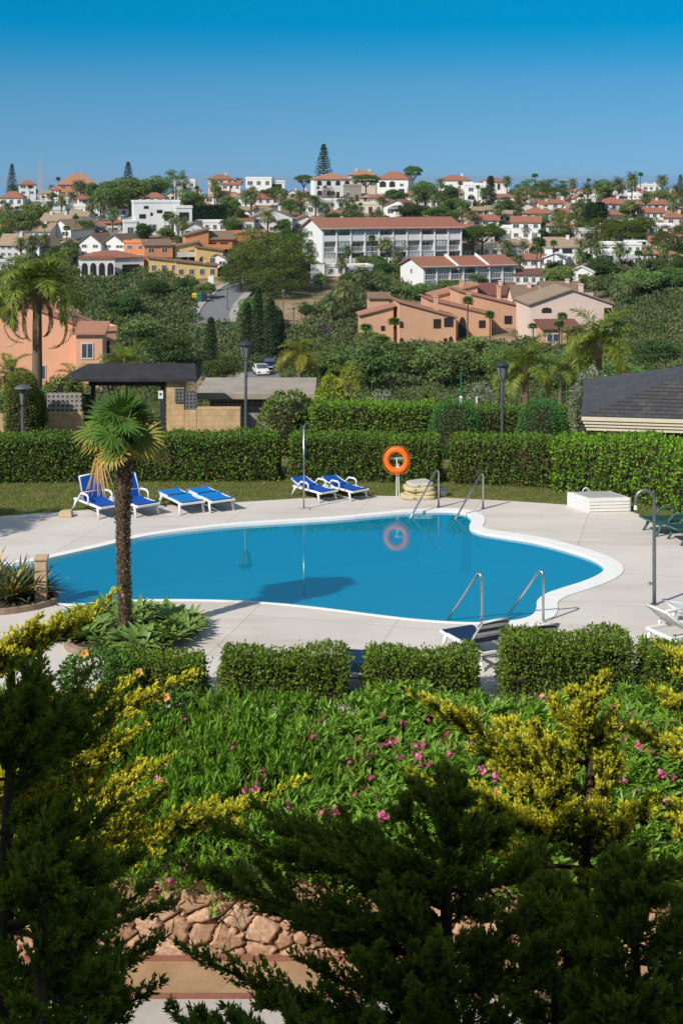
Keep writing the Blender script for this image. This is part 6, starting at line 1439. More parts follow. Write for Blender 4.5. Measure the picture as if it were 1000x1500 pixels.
for px, pb, pt, lb in ((333, 456, 425, 'thin lamp post on the bend of the uphill road'), (430, 490, 455, 'thin lamp post on the brown slope right of the cypress clump'), (415, 455, 430, 'pale short pole on the brown slope under the pine'), (285, 520, 455, 'thin lamp post in the scrub above the gateway')):
    g = T(px, pb); h = (pb - pt) * g.y / F; root = empty('street_lamp', g, 0, lb, 'street lamp'); MB().tube([(0, 0, 0), (0, 0, h)], .10, 6).build('pole', M_STEELD, root); MB().lathe([(.1, 0), (.28, .4), (.1, .6), (0, .62)], (0, 0, h), 8).build('lamp_head', M_LGLASS, root)
g = T(310, 412); root = empty('roadside_sign', T(309, 430), 0, 'tall white roadside sign panel by the bins', 'sign'); MB().box(-.5, .5, -.06, .06, .6, 3.2).build('panel', MW, root); MB().tube([(0, .12, -.5), (0, .12, 1.5)], .06, 6).build('post', M_IRON, root)
# garden walls seen across the slope
def gwall(x0, x1, top, bot, m, label, rz=0):
    Y = Yof((x0 + x1) / 2, bot); s = Y / F; root = empty('garden_wall', P(x0, bot, Y), R(rz), label, 'wall'); w = (x1 - x0) * s; h = max(.6, (bot - top) * s)
    MB().box(0, w, 0, .3, -2, h).build('wall_body', m, root); MB().box(-.05, w + .05, -.05, .35, h + .002, h + .12).build('coping', MWG, root)
for a in ((330, 372, 300, 304, MW, 'white garden wall under the orange roofed house near the skyline'), (610, 660, 310, 316, MW, 'white garden wall below the palm grove right of the double villa'), (756, 800, 352, 357, MW, 'white garden wall under the two storey house right of centre'),
          (455, 475, 388, 410, MW, 'white terrace wall at the foot of the apartment block gable'), (870, 935, 386, 391, MW, 'white garden wall in front of the flat house with wide windows'), (820, 868, 430, 436, MWG, 'pale garden wall behind the pale gabled building'), (70, 120, 310, 313, MWG, 'pale wall under the orange villa on the left')): gwall(*a)
# dark clipped hedge panel high on the slope
Yq = Yof(300, 330); s = Yq / F; root = empty('clipped_hedge', P(280, 324, Yq), 0, 'dark green tall hedge panel right of the modern white villa', 'hedge'); n_ = 3500; wq, hq = 52 * s, 24 * s
pp = np.stack([rng.uniform(0, wq, n_), rng.uniform(-.25, .1, n_), rng.uniform(-1, hq, n_)], -1); d = unit(np.stack([rng.normal(0, .6, n_), -np.ones(n_), rng.normal(.3, .6, n_)], -1)); l = rng.uniform(.3, .5, n_)
np_obj('foliage', leaves(pp, d, rsph(rng, n_), l, l * .6), None, leafmat('dark_hedge_far', (.018, .045, .018), (.035, .07, .025), transl=.1), root); MB().box(.1, wq - .1, .1, 1.2, -1, hq - .15).build('twigs', M_TWIG, root)
# ================================================================== the hillside: trees and scrub
L_PINE = leafmat('pine_needles', (.035, .065, .014), (.075, .105, .022), (.10, .12, .025), transl=.2, rough=.7, spec=.12, gain=1.8, vary=.25)
L_BROAD = leafmat('broad_leaf_far', (.030, .060, .016), (.075, .11, .028), (.11, .13, .05), (.10, .095, .05), transl=.3, rough=.65, spec=.12, gain=2.6, vary=.42)
L_CYP = leafmat('cypress_far', (.014, .030, .012), (.030, .050, .018), (.06, .075, .03), transl=.1, rough=.7, spec=.15)
L_DATE = leafmat('date_palm_far', (.045, .07, .022), (.10, .125, .04), (.20, .15, .06), transl=.25, rough=.5, gain=2.0, vary=.3)
M_BARKF = mat('far_bark', (.16, .115, .08), (.10, .07, .05), 3, .95)
rng = np.random.default_rng(101)
def clumpset(rng, centers, rad, per, leaf, flat=1.0, outb=.8):
    Q = []; TT = []
    for c, r in zip(centers, rad):
        d = rsph(rng, per); d[:, 2] = np.where(d[:, 2] < -.35, -d[:, 2], d[:, 2]); pos = np.array(c) + d * r * np.array([1, 1, flat]) * rng.uniform(.75, 1.05, (per, 1))
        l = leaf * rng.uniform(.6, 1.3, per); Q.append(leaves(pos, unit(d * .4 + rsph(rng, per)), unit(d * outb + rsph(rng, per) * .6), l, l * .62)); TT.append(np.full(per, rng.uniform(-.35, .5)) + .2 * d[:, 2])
    return np.concatenate(Q), np.concatenate(TT)
PROTO = {}
def proto(key, q, t, lm, tb):
    PROTO[key] = (np_mesh('crown', q, t, lm), tb)
def tb_mesh(tb, m):
    me = bpy.data.meshes.new('trunk'); me.from_pydata(tb.v, [], tb.f); me.materials.append(m); return me
# umbrella pine: unit height 1, crown from .55 to 1, half width .62
for v in range(2):
    r_ = np.random.default_rng(200 + v); cs, rs = [], []
    for i in range(46):
        a, q = i * 2.39996 + v, math.sqrt((i + .5) / 46); rr = .54 * q; cs.append((rr * math.cos(a), rr * math.sin(a), .80 + .10 * (1 - q ** 2) + r_.normal(0, .02))); rs.append(r_.uniform(.10, .145))
    for i in range(18):
        a = r_.uniform(0, 6.28); rr = r_.uniform(.15, .5); cs.append((rr * math.cos(a), rr * math.sin(a), .70 + r_.normal(0, .02))); rs.append(.09)
    q, t = clumpset(r_, cs, rs, 260, .024, .72)
    tb = MB(); tb.tube([(0, 0, -.05), (.01, 0, .3), (.0, .01, .52)], [.035, .028, .022], 7)
    for k in range(8):
        a = k * .785 + v; tb.tube([(0, 0, .45), (.18 * math.cos(a), .18 * math.sin(a), .62), (.42 * math.cos(a), .42 * math.sin(a), .76)], [.016, .012, .005], 5)
    proto(f'pine{v}', q, t, L_PINE, tb_mesh(tb, M_BARKF))
# full old pine: several tiers of rounded cushions, unit height 1, half width .62
r_ = np.random.default_rng(230); cs, rs = [], []
for i in range(90):
    a = i * 2.39996; z = r_.uniform(.22, .92); q = (.56 * math.sqrt(max(.05, 1 - ((z - .45) / .55) ** 2))) * r_.uniform(.55, 1); cs.append((q * math.cos(a), q * math.sin(a), z)); rs.append(r_.uniform(.09, .14))
q, t = clumpset(r_, cs, rs, 260, .020, .75); tb = MB(); tb.tube([(0, 0, -.1), (.02, 0, .3), (0, 0, .7)], [.04, .03, .015], 7); proto('pine2', q, t, L_PINE, tb_mesh(tb, M_BARKF))
# broad crowns: unit height 1, half width .45
for v in range(4):
    r_ = np.random.default_rng(300 + v); cs, rs = [], []
    for i in range(34):
        d = rsph(r_, 1)[0]; q = r_.uniform(.5, 1) ; cs.append((d[0] * .36 * q, d[1] * .36 * q, .56 + d[2] * .30 * q)); rs.append(r_.uniform(.10, .17))
    q, t = clumpset(r_, cs, rs, 230, .034 + .006 * v, .9)
    tb = MB(); tb.tube([(0, 0, -.08), (.01, 0, .2), (0, .01, .45)], [.03, .025, .018], 6)
    for k in range(6): a = k * 1.05 + v; tb.tube([(0, 0, .25 + .03 * k), (.15 * math.cos(a), .15 * math.sin(a), .5), (.28 * math.cos(a), .28 * math.sin(a), .65)], [.014, .01, .004], 5)
    proto(f'broad{v}', q, t, L_BROAD, tb_mesh(tb, M_BARKF))
# cypress: slim cone
r_ = np.random.default_rng(400); cs, rs = [], []
for i in range(40):
    f = i / 39; w_ = .085 * (1 - f) ** .6 + .015; a = i * 2.4; cs.append((w_ * .5 * math.cos(a), w_ * .5 * math.sin(a), .06 + f * .9)); rs.append(w_ + .02)
q, t = clumpset(r_, cs, rs, 110, .028, 1.4); tb = MB(); tb.tube([(0, 0, -.05), (0, 0, .9)], [.018, .004], 6); proto('cypress', q, t, L_CYP, tb_mesh(tb, M_BARKF))
# tiered island pine
r_ = np.random.default_rng(410); Q, TT = [], []; tb = MB(); tb.tube([(0, 0, -.05), (0, 0, 1)], [.016, .003], 6)
for i in range(20):
    f = .12 + .86 * i / 19; l = .23 * (1 - f) ** .8 + .015
    for k in range(6):
        a = k * 1.047 + i * .5; d = np.array([math.cos(a), math.sin(a), .18]); tb.tube([(0, 0, f), tuple(np.array([0, 0, f]) + d * l)], [.005, .002], 4)
        n_ = 20; s = r_.uniform(.15, 1.05, n_); pos = np.array([0, 0, f]) + d * (s * l)[:, None] + r_.normal(0, .006, (n_, 3)); Q.append(leaves(pos, unit(d + rsph(r_, n_) * .9), rsph(r_, n_), r_.uniform(.02, .04, n_), .016)); TT.append(np.zeros(n_))
proto('norfolk', np.concatenate(Q), np.concatenate(TT), L_CYP, tb_mesh(tb, M_BARKF))
# date palm: unit trunk height 1 in z is kept separate: crown radius .5 around top
for v in range(3):
    r_ = np.random.default_rng(500 + v); Q, TT = [], []; nf = 40
    for i in range(nf):
        f = i / (nf - 1); q, t = feather(r_, (0, 0, .70), i * 2.39996, R(80 - 112 * f), .36 * r_.uniform(.85, 1.1), 20, .016, .10, R(55 + 25 * f), .1 + .9 * max(0, f - .7), plum=.5); Q.append(q[:-14]); TT.append(t[:-14])
    tb = MB(); tb.tube([(0, 0, -.08), (.008, 0, .3), (0, 0, .72)], [.034, .026, .03], 7); tb.lathe([(.03, 0), (.055, .05), (.03, .1)], (0, 0, .64), 8); proto(f'date{v}', np.concatenate(Q), np.concatenate(TT), L_DATE, tb_mesh(tb, M_BARKF))
# slim fan palm: tall thin trunk, small round head
for v in range(2):
    r_ = np.random.default_rng(520 + v); Q, TT = [], []
    for i in range(26):
        f = i / 25; el = R(80 - 120 * f); a = i * 2.39996; d = np.array([math.cos(a) * math.cos(el), math.sin(a) * math.cos(el), math.sin(el)]); hub = np.array([0, 0, .88]) + d * .05
        q, t = fan_leaf(r_, hub, d, np.array([0, 0, 1.0]) if el < 1.2 else np.array([-d[0], -d[1], .3]), .085, 11, .1 + .5 * max(0, f - .7), droop=.3, width=.017); Q += q; TT += t
    tb = MB(); tb.tube([(0, 0, -.05), (.012, 0, .4), (0, 0, .88)], [.016, .012, .011], 6); proto(f'fan{v}', np.array(Q), TT, leafmat('fan_palm_far', (.05, .11, .02), (.11, .19, .04), (.2, .15, .05), (.12, .09, .05), transl=.25), tb_mesh(tb, M_BARKF))
TREES = []
def tree(key, px, pb, hpx, wpx, label, Y=None, name=None, cat=None, group=None):
    Y = Y or Yof(px, pb); p = T(px, pb, Y); p = P(px, pb, Y) if abs(P(px, pb, Y).z - p.z) < 1.5 else p; s = Y / F; h = hpx * s; w = wpx * s
    bw = {'p': 1.25, 'b': .98, 'c': .2, 'n': .46, 'd': .66, 'f': .26}[key[0]]
    kind = {'p': ('pine_tree', 'pine tree'), 'b': ('leafy_tree', 'tree'), 'c': ('cypress_tree', 'cypress'), 'n': ('pine_tree', 'pine tree'), 'd': ('palm_tree', 'palm tree'), 'f': ('palm_tree', 'palm tree')}[key[0]]
    root = empty(kind[0], p, (px * 37 % 628) / 100, label, kind[1], group); root.scale = (w / bw, w / bw, h)
    cm, tm = PROTO[key]
    for nm, me in (('crown', cm), ('trunk', tm)): o = bpy.data.objects.new(nm, me); COL.objects.link(o); o.parent = root
    TREES.append((px, pb, hpx, wpx)); return root
tr = tree
# pines
tr('pine2', 392, 425, 92, 130, 'huge dark pine left of the apartment block, upper crown mass')
tr('pine2', 404, 442, 64, 104, 'broad pine hanging over the road bend below the huge one', Y=Yof(404, 432))
tr('pine2', 436, 405, 70, 60, 'pine pressed against the apartment block gable')
tr('pine2', 352, 428, 52, 66, 'left lobe pine above the uphill road next to the yellow house')
tr('pine0', 706, 378, 47, 72, 'umbrella pine right of the apartment block with a visible forked trunk')
tr('pine2', 258, 285, 46, 46, 'dark domed pine on the skyline above the white flat house')
tr('pine0', 605, 284, 41, 30, 'flat topped pine on the skyline right of the double villa')
tr('pine1', 536, 290, 34, 44, 'spreading pine in front of the double villa middle tower')
tr('pine2', 812, 300, 38, 52, 'broad domed pine on the right skyline')
tr('pine2', 772, 300, 38, 46, 'flat broad pine left of the domed one on the right skyline')
tr('pine2', 832, 350, 42, 52, 'dark umbrella pine on the right middle slope')
tr('pine2', 985, 372, 42, 70, 'dark pine mass at the right edge above the orange roofs')
tr('pine2', 920, 355, 40, 70, 'dark pine row above the long white flat house')
tr('pine2', 880, 355, 36, 56, 'dark pine left of the row above the long white flat house')
tr('pine2', 508, 316, 30, 34, 'round dark pine below the grey stone house')
tr('pine0', 445, 290, 34, 30, 'low dark pine on the skyline left of the tall tiered pine')
# tiered pines
tr('norfolk', 474, 275, 76, 34, 'tallest tiered island pine on the skyline, left of the double villa')
tr('norfolk', 188, 282, 55, 26, 'tiered pine on the left skyline above the dark trees')
tr('norfolk', 18, 290, 50, 20, 'thin tiered pine at the far left skyline')
tr('norfolk', 996, 288, 32, 18, 'small tiered pine at the far right skyline')
# cypresses
tr('cypress', 718, 308, 50, 14, 'dark pointed cypress on the right skyline beside the white cube house')
for px, pb, h, w, lb in ((378, 530, 108, 17, 'tallest dark cypress of the clump above the white car'), (362, 528, 84, 17, 'dark cypress left of the tallest in the clump above the white car'), (396, 532, 94, 18, 'dark cypress right of the tallest in the clump above the white car'), (410, 528, 72, 16, 'rightmost cypress of the clump above the white car'),
                         (309, 570, 104, 18, 'lone slim dark cypress left of the asphalt road'), (878, 340, 44, 26, 'dark bushy cypress on the right slope among palms'), (866, 338, 40, 24, 'blackish cypress left of the bushy one on the right slope'), (492, 262, 18, 12, 'small dark pointed tree on the double villa roof line')): tr('cypress', px, pb, h, w, lb)
# palms along the hill
for i, (k, px, pb, h, w, lb) in enumerate((
    ('date1', 392, 345, 42, 34, 'date palm before the white house with the wide low gable'), ('date0', 925, 302, 56, 24, 'tallest palm on the right skyline'), ('date1', 905, 300, 44, 28, 'bushy palm left of the tallest right skyline palm'),
    ('date2', 969, 290, 38, 24, 'palm with round crown at the right end of the skyline'), ('date0', 860, 302, 38, 24, 'palm on the skyline between the broad pine and the tall palms'), ('date1', 878, 312, 42, 20, 'slender palm with small crown on the right skyline'),
    ('date2', 838, 292, 34, 20, 'palm rising over the domed pine on the right'), ('fan0', 783, 276, 30, 15, 'slim fan palm high above the broad skyline pine'), ('date2', 742, 288, 34, 20, 'palm with round crown right of the pointed cypress'),
    ('date0', 148, 335, 58, 28, 'palm among the trees left of the modern villa, tallest'), ('date2', 134, 330, 46, 24, 'palm behind the left terrace houses'), ('date1', 118, 282, 32, 20, 'palm in front of the orange villa'), ('date1', 20, 290, 22, 24, 'low palm at the left skyline villa'),
    ('date0', 315, 300, 42, 26, 'palm left of the pale pink villa'), ('date2', 350, 284, 26, 18, 'palm between the pale pink villa and the modern white one'), ('date0', 368, 318, 46, 34, 'dense palm above the dark hedge, upper middle'), ('date1', 360, 312, 36, 28, 'palm left of the dense upper middle one'),
    ('date2', 370, 272, 18, 14, 'small palm on the skyline beside the modern white villa'), ('date1', 320, 300, 28, 20, 'low palm before the orange tiled house'), ('date1', 440, 325, 34, 32, 'palm cluster left of the white gable with red rear roof'), ('date2', 462, 318, 36, 30, 'feathery palm below the double villa, left'),
    ('date0', 478, 326, 34, 26, 'palm just above the apartment roof, left part'), ('date2', 515, 330, 26, 24, 'low palm just above the apartment roof, middle'), ('date1', 554, 332, 28, 24, 'palm above the apartment roof near the small gable'), ('date0', 560, 314, 30, 22, 'palm left of the white gabled house with porch'),
    ('date2', 610, 318, 50, 26, 'tall palm in the grove right of the double villa'), ('date0', 636, 318, 48, 24, 'palm in the grove, right end, tall'), ('date1', 622, 316, 42, 26, 'palm in the middle of the grove right of the double villa'), ('date1', 650, 322, 40, 26, 'palm right of the grove above the apartment block end'),
    ('date2', 690, 335, 30, 26, 'palm over the umbrella pine'), ('date0', 728, 330, 36, 26, 'palm right of the cream house above the umbrella pine'), ('date1', 555, 384, 38, 26, 'palm before the apartment block, left one of two'), ('date2', 592, 384, 36, 24, 'palm before the apartment block, right one of two'),
    ('date0', 500, 412, 42, 26, 'palm below the apartment terrace wall'), ('date1', 530, 432, 46, 40, 'wide palm between the apartment block and the pink complex'), ('date2', 505, 470, 66, 44, 'bushy palm left of the pink complex'), ('date0', 486, 480, 54, 40, 'lower palm left of the pink complex'), ('date2', 562, 440, 40, 36, 'wide dark palm behind the pink complex'),
    ('fan0', 786, 416, 70, 24, 'slim palm, left one of the twin pair on the right slope'), ('fan1', 792, 416, 68, 22, 'slim palm, right one of the twin pair on the right slope'), ('date1', 848, 412, 56, 26, 'tall palm right of the twin slim palms'), ('date0', 742, 392, 44, 22, 'palm at the right end of the lower white terrace'),
    ('date2', 770, 352, 24, 20, 'low palm before the white two storey house'), ('date1', 852, 335, 44, 30, 'palm before the dark right slope trees'), ('date0', 815, 330, 28, 24, 'palm above the dark umbrella pine, right'), ('date2', 864, 376, 40, 30, 'palm above the house with two wide windows'),
    ('fan0', 685, 505, 72, 16, 'slim fan palm before the pink townhouse with stacked windows'), ('fan1', 577, 505, 62, 18, 'slim fan palm at the gap between the pink townhouses'), ('fan1', 536, 505, 56, 18, 'slim fan palm before the leftmost pink townhouse'), ('fan0', 560, 510, 36, 22, 'short fan palm between two slim ones at the pink townhouses'),
    ('fan0', 717, 500, 64, 14, 'slim fan palm right of the one with stacked windows behind'), ('fan1', 823, 500, 64, 15, 'slim fan palm before the pale gabled building'), ('fan0', 780, 490, 46, 14, 'slim fan palm at the left edge of the pale gabled building'), ('fan1', 818, 510, 40, 16, 'short fan palm below the pale gabled building'),
    ('date1', 945, 312, 34, 26, 'palm on the right slope before the long terracotta roof'), ('date0', 985, 330, 50, 24, 'palm cluster at the right edge, tall'), ('date2', 990, 310, 44, 22, 'second palm at the right edge, higher up'), ('date2', 66, 378, 40, 22, 'palm between the gables of the left terrace'), ('fan0', 98, 370, 40, 16, 'slim palm right of the left terrace'),
    ('date2', 905, 460, 50, 30, 'palm in the scrub right of the pale gabled building'), ('date1', 920, 450, 46, 30, 'second palm in the right hand scrub'), ('fan1', 935, 410, 44, 20, 'slim fan palm at the right scrub edge'), ('date0', 870, 440, 40, 28, 'palm behind the pale gabled building chimney'))): tr(k, px, pb, h, w * (1.5 if 525 < px < 830 and pb >= 485 else 1), lb, Y=(Yp - 14 if 525 < px < 830 and pb >= 485 else None))
# broad trees, each by hand where it stands out
for i, (px, pb, h, w, lb) in enumerate((
    (165, 320, 62, 76, 'dark round tree on the left upper slope under the tiered pine'), (190, 312, 56, 74, 'bushy dark tree left of the red hip roof'), (222, 296, 40, 60, 'dark tree behind the red hip roofed house'), (140, 300, 34, 36, 'round tree right of the orange villa'), (120, 345, 26, 44, 'round green tree before the twin gables'),
    (30, 350, 46, 70, 'large dark tree at the left edge below the white house'), (50, 330, 36, 50, 'dark tree above the left terrace'), (8, 370, 40, 46, 'bushy tree at the left edge above the box house'), (78, 304, 26, 20, 'small dark tree between masts and orange villa'),
    (280, 312, 34, 60, 'dark tree above the hedge panel right of the modern villa'), (335, 318, 34, 40, 'dark tree below the orange tiled house'), (400, 300, 28, 50, 'green tree below the modern white villa on the skyline'), (425, 318, 30, 40, 'bushy tree near the cream house below the tallest pine'),
    (415, 345, 26, 36, 'tree right of the wide low gable'), (338, 345, 28, 40, 'dark tree left of the wide low gable'), (580, 300, 24, 40, 'tree under the right half of the double villa'), (620, 300, 40, 50, 'grey green tree between the skyline pine and red roofed house'), (665, 318, 30, 56, 'tree below the white cube house'),
    (600, 322, 26, 60, 'dark bushes tree right of the small white gable'), (640, 326, 26, 50, 'tree above the right end of the apartment roof'), (745, 316, 26, 46, 'tree on the right upper slope beside the strip roof'), (790, 340, 28, 40, 'tree among the terracotta roofs, right upper slope'), (860, 330, 40, 60, 'large mixed tree at the centre of the right slope'),
    (900, 350, 30, 50, 'dark tree above the flat houses on the right'), (940, 352, 40, 60, 'dark tree right of the flat houses'), (968, 300, 24, 40, 'tree at the right skyline end'), (890, 290, 28, 50, 'dark tree under the tallest right skyline palm'), (720, 350, 24, 40, 'tree between the umbrella pine and the white flat house'),
    (820, 425, 40, 60, 'dark green tree behind the pale gabled building'), (880, 410, 36, 56, 'bushy tree under the wide windowed house'), (940, 440, 50, 80, 'large brownish tree at the right above the green scrub'), (985, 430, 40, 60, 'bushy tree at the right edge above the green scrub'), (655, 440, 34, 70, 'dark round tree before the lower white terrace'),
    (695, 420, 26, 50, 'dark tree before the middle of the lower white terrace'), (610, 440, 26, 50, 'tree left of the lower white terrace gable'), (545, 522, 40, 56, 'dense green tree at the left foot of the pink complex'), (590, 560, 66, 104, 'big rounded green tree before the largest pink townhouse'), (650, 575, 76, 116, 'biggest light green tree in the valley centre'),
    (540, 580, 84, 100, 'big dark green tree in the valley left of centre'), (700, 560, 70, 90, 'tree in the valley below the stacked windows townhouse'), (740, 575, 80, 90, 'brownish green tree in the valley right of centre'), (820, 580, 70, 100, 'dark green tree below the pale gabled building'), (478, 575, 70, 90, 'green tree right of the asphalt road'),
    (447, 560, 46, 50, 'olive tree behind the yellowing feather palm'), (330, 570, 56, 70, 'dark tree left of the asphalt road'), (250, 545, 60, 90, 'rounded green tree above the gateway roof'), (205, 520, 60, 80, 'dense green tree right of the salmon house'), (180, 470, 40, 70, 'round green tree below the arcade villa'), (225, 440, 36, 60, 'dense green tree below the yellow houses'),
    (368, 472, 40, 44, 'round tree on the brown slope by the road bend'), (448, 470, 28, 26, 'small dark round tree on the bare brown slope'), (395, 475, 34, 36, 'tree beside the cypress clump on the brown slope'), (900, 580, 60, 90, 'dark tree left of the pavilion roof in the valley'), (960, 545, 50, 90, 'tree rising above the pavilion roof'),
    (470, 425, 26, 30, 'dark bush tree below the terrace wall of the apartment block'), (300, 440, 28, 36, 'green tree by the recycling bins'), (270, 430, 26, 40, 'dark tree left of the recycling bins'))): tr(f'broad{i % 4}', px, pb, h, w, lb)
# ---- smaller houses and palms filling the hillside quarter
def short(lb, n_=7):
    w_ = lb.replace(',', '').split()[:n_]
    while w_ and w_[-1] in ('with', 'and', 'the', 'of', 'a', 'in', 'by', 'on', 'at', 'its', 'behind', 'one', 'two', 'from', 'right', 'left', 'above', 'below', 'before', 'wide', 'dark', 'white', 'red', 'terracotta', 'under', 'whose', 'big', 'beside', 'between', 'tan', 'orange', 'brown', 'upper', 'long', 'tall', 'low'): w_.pop()
    return ' '.join(w_)
used = set(); HAND = list(HOUSES); r_ = np.random.default_rng(77); made = 0
def near_label(px, py, pool, need=0):
    c = sorted(pool, key=lambda q: ((q[0] + q[1]) / 2 - px) ** 2 + (((q[2] + q[3]) / 2 - py) * 1.4) ** 2)
    for q in c[:3]:
        dx, dy = px - (q[0] + q[1]) / 2, py - (q[2] + q[3]) / 2
        rel_ = ('right of' if dx > 0 else 'left of') if abs(dx) > abs(dy) else ('below' if dy > 0 else 'above')
        yield rel_ + ' the ' + short(q[4])
for _ in range(12000):
    if made >= 125: break
    px, pb = r_.uniform(2, 1000), r_.uniform(283, 398)
    if 325 < px < 470 and pb > 335 or 250 < px < 440 and pb > 378 or pb > 372 and px < 250 or px > 640 and pb > 385 and px < 760: continue
    if px < 760 and pb < 300 and r_.random() < .4: continue
    k = .55 + (pb - 280) / 150; w_ = r_.uniform(17, 36) * k; hh_ = r_.uniform(7, 14) * k; rh_ = r_.uniform(5, 8) * k
    if any(x0 < px + w_ / 2 - 2 and x1 > px - w_ / 2 + 2 and y0 < pb - 1 and y1 > pb - hh_ - rh_ + 3 for x0, x1, y0, y1, lb in HOUSES): continue
    wm, wn = [(MW, 'white'), (MW, 'white'), (MW, 'white'), (MCR, 'cream'), (MWG, 'grey white')][r_.integers(5)]; rk, rm, rn = [('hip', RT, 'terracotta hip roof'), ('gable_x', RT, 'terracotta ridge roof'), ('gable_y', RO, 'orange front gable'), ('flat', wm, 'flat roof'), ('gable_x', RN, 'tan tiled roof')][r_.integers(5)]
    lab = None
    for nl_ in near_label(px, pb - hh_ / 2, HAND):
        l_ = f'little {wn} house, {rn}, {nl_}'
        if l_ not in used and len(l_.split()) <= 16: lab = l_; break
    if not lab: continue
    used.add(lab); house(px - w_ / 2, px + w_ / 2, pb - hh_, pb, rk, rh_, wm, rm, float(r_.uniform(-18, 18)), (1 if hh_ < 12 else 2, int(r_.integers(2, 5))), lab, chim=int(r_.random() < .4)); made += 1
made = 0
for _ in range(3000):
    if made >= 76: break
    px, pb = r_.uniform(0, 1000), r_.uniform(284, 400)
    if 330 < px < 470 and pb > 330 or 250 < px < 440 and pb > 378: continue
    if any(x0 - 2 < px < x1 + 2 and y0 + 2 < pb - 3 < y1 - 2 for x0, x1, y0, y1, lb in HOUSES): continue
    if any(abs(px - a) < 8 and abs(pb - b) < 12 for a, b, c, d in TREES): continue
    kd = ['date0', 'date1', 'date2', 'fan0', 'fan1'][r_.integers(5)]; h_ = r_.uniform(24, 44) * (.75 + (pb - 280) / 260); lab = None
    for nl_ in near_label(px, pb - h_ / 2, HAND):
        l_ = f"{['spreading', 'slim'][kd[0] == 'f']} palm {nl_}"
        if l_ not in used: lab = l_; break
    if not lab: continue
    used.add(lab); tree(kd, px, pb, h_, h_ * (.62 if kd[0] == 'd' else .34), lab); made += 1
made = 0
for _ in range(3000):
    if made >= 46: break
    px, pb = r_.uniform(0, 1000), r_.uniform(284, 420)
    if 330 < px < 470 and pb > 330 or 250 < px < 440 and pb > 378: continue
    if any(x0 - 4 < px < x1 + 4 and y0 + 2 < pb - 3 < y1 + 3 for x0, x1, y0, y1, lb in HOUSES): continue
    h_ = r_.uniform(14, 30); lab = None
    for nl_ in near_label(px, pb - h_ / 2, HAND):
        l_ = f"{['bushy', 'round', 'dense', 'loose'][made % 4]} green garden tree {nl_}"
        if l_ not in used: lab = l_; break
    if not lab: continue
    used.add(lab); tree(f'broad{made % 4}', px, pb, h_, h_ * r_.uniform(.9, 1.6), lab); made += 1
# ---- scrub and garden greenery that fills the slopes (nobody could count it)
CLEAR = [((280, 405), (420, 405), (345, 480), (280, 485)), ((395, 395), (520, 395), (480, 450), (430, 490), (395, 480)), ((365, 535), (420, 535), (430, 600), (330, 600)), ((255, 548), (380, 548), (380, 585), (255, 585))]
def inside(x, y, poly):
    c = False
    for i in range(len(poly)):
        (x0, y0), (x1, y1) = poly[i], poly[i - 1]
        if (y0 > y) != (y1 > y) and x < (x1 - x0) * (y - y0) / (y1 - y0) + x0: c = not c
    return c
groups = {}
rng = np.random.default_rng(55); cnt = 0
for _ in range(20000):
    py = rng.uniform(272, 640); px = rng.uniform(-40, 1040) if rng.random() < .72 else rng.choice([rng.uniform(-420, -40), rng.uniform(1040, 1420)])
    if any(inside(px, py, c) for c in CLEAR): continue
    hit = False
    for (x0, x1, y0, y1, lb) in HOUSES:
        if x0 - 3 < px < x1 + 3 and y0 < py < y1 + (3 if y1 < 420 else 1): hit = True; break
    if hit: continue
    Y = Yof(px, py); s = F / Y
    if py < 400 and rng.random() < .2: continue
    if py > 560 and rng.random() < .6: continue
    p = T(px, py, Y); rpx = rng.uniform(.8, 2.1) * (1.0 if py < 400 else 1.25) * (1.25 if py < 300 else 1)
    key = 'slope' if py < 400 else 'valley'
    groups.setdefault(key, []).append((p.x, p.y, p.z, rpx, Y)); cnt += 1
    if cnt > 6000: break
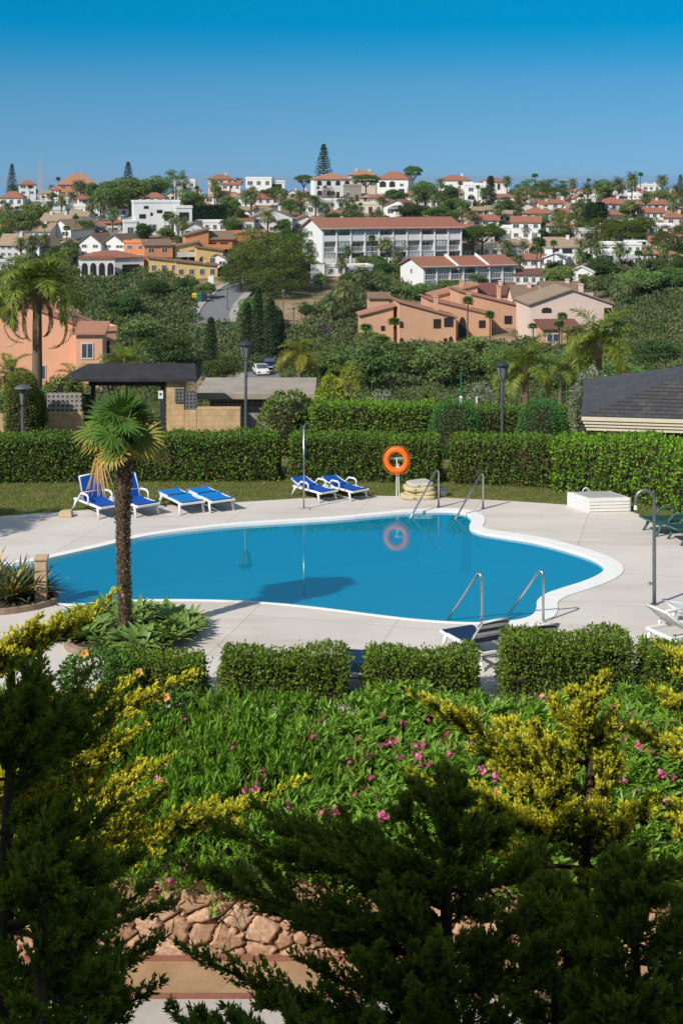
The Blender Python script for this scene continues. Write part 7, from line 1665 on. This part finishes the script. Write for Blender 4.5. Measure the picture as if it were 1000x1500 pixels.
for key, lst in groups.items():
    Q, TT = [], []
    A = np.array(lst); n_ = len(A)
    per = np.clip((A[:, 3] * F / A[:, 4]) ** 2 * 1.3, 60, 260).astype(int); idx = np.repeat(np.arange(n_), per); m_ = len(idx)
    d = rsph(rng, m_); d[:, 2] = np.abs(d[:, 2]) * .95 - .12; r = A[idx, 3]; pos = A[idx, :3] + d * r[:, None] * np.array([1, 1, .8]) * rng.uniform(.6, 1.08, (m_, 1)) + np.array([0, 0, .15])
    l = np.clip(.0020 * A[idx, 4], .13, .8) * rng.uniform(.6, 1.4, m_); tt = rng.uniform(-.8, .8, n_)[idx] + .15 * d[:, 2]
    o = np_obj('scrub' if key == 'valley' else 'garden_greenery', leaves(pos, unit(d * .5 + rsph(rng, m_)), unit(d + rsph(rng, m_) * .6), l, l * .6), tt, leafmat('scrub_leaf', (.035, .060, .020), (.085, .115, .038), (.17, .17, .07), (.07, .085, .035), transl=.28, rough=.65, spec=.12, gain=2.05))
    tag(o, 'dense green scrub covering the valley sides' if key == 'valley' else 'garden bushes between the hillside houses', 'scrub', kind='stuff')
for px, pb, w, h, c in ((480, 292, 26, 22, 'vivid bougainvillea spilling below the double villa'), (475, 492, 50, 18, 'purple flowering bush left of the pink complex'), (420, 495, 18, 22, 'dark red bush at the foot of the cypress clump')):
    Y = Yof(px, pb); p = T(px, pb, Y); s = Y / F; root = empty('flowering_bush', p, 0, c, 'bush'); n_ = 700; d = rsph(rng, n_); d[:, 2] = abs(d[:, 2]); pos = d * np.array([w * s / 2, w * s / 2, h * s]) * rng.uniform(.6, 1, (n_, 1)); l = rng.uniform(.2, .5, n_)
    np_obj('foliage', leaves(pos, rsph(rng, n_), rsph(rng, n_), l, l * .6), (rng.random(n_) < .6) * 1.0, leafmat('purple_bush', (.03, .05, .02), (.05, .07, .03), (.18, .09, .22)) if pb > 300 and px > 430 else leafmat('magenta_bush', (.03, .05, .02), (.05, .07, .03), (.20, .03, .09)), root); MB().tube([(0, 0, -.3), (0, 0, h * s * .6)], [.1, .04], 6).build('stem', M_TWIG, root)
# ---- a breath of summer haze over the valley
hz = MB().box(-15200, 15200, -90, 16200, -82, 27).build('haze', bpy.data.materials.new('haze_air')); tag(hz, kind='stuff')
nt, N, L = nodes(hz.data.materials[0]); N.remove(N['Principled BSDF']); pv = N.new('ShaderNodeVolumePrincipled'); pv.inputs['Color'].default_value = (.66, .83, 1.0, 1); pv.inputs['Density'].default_value = .00006; pv.inputs['Anisotropy'].default_value = .2
L.new(pv.outputs[0], N['Material Output'].inputs['Volume'])
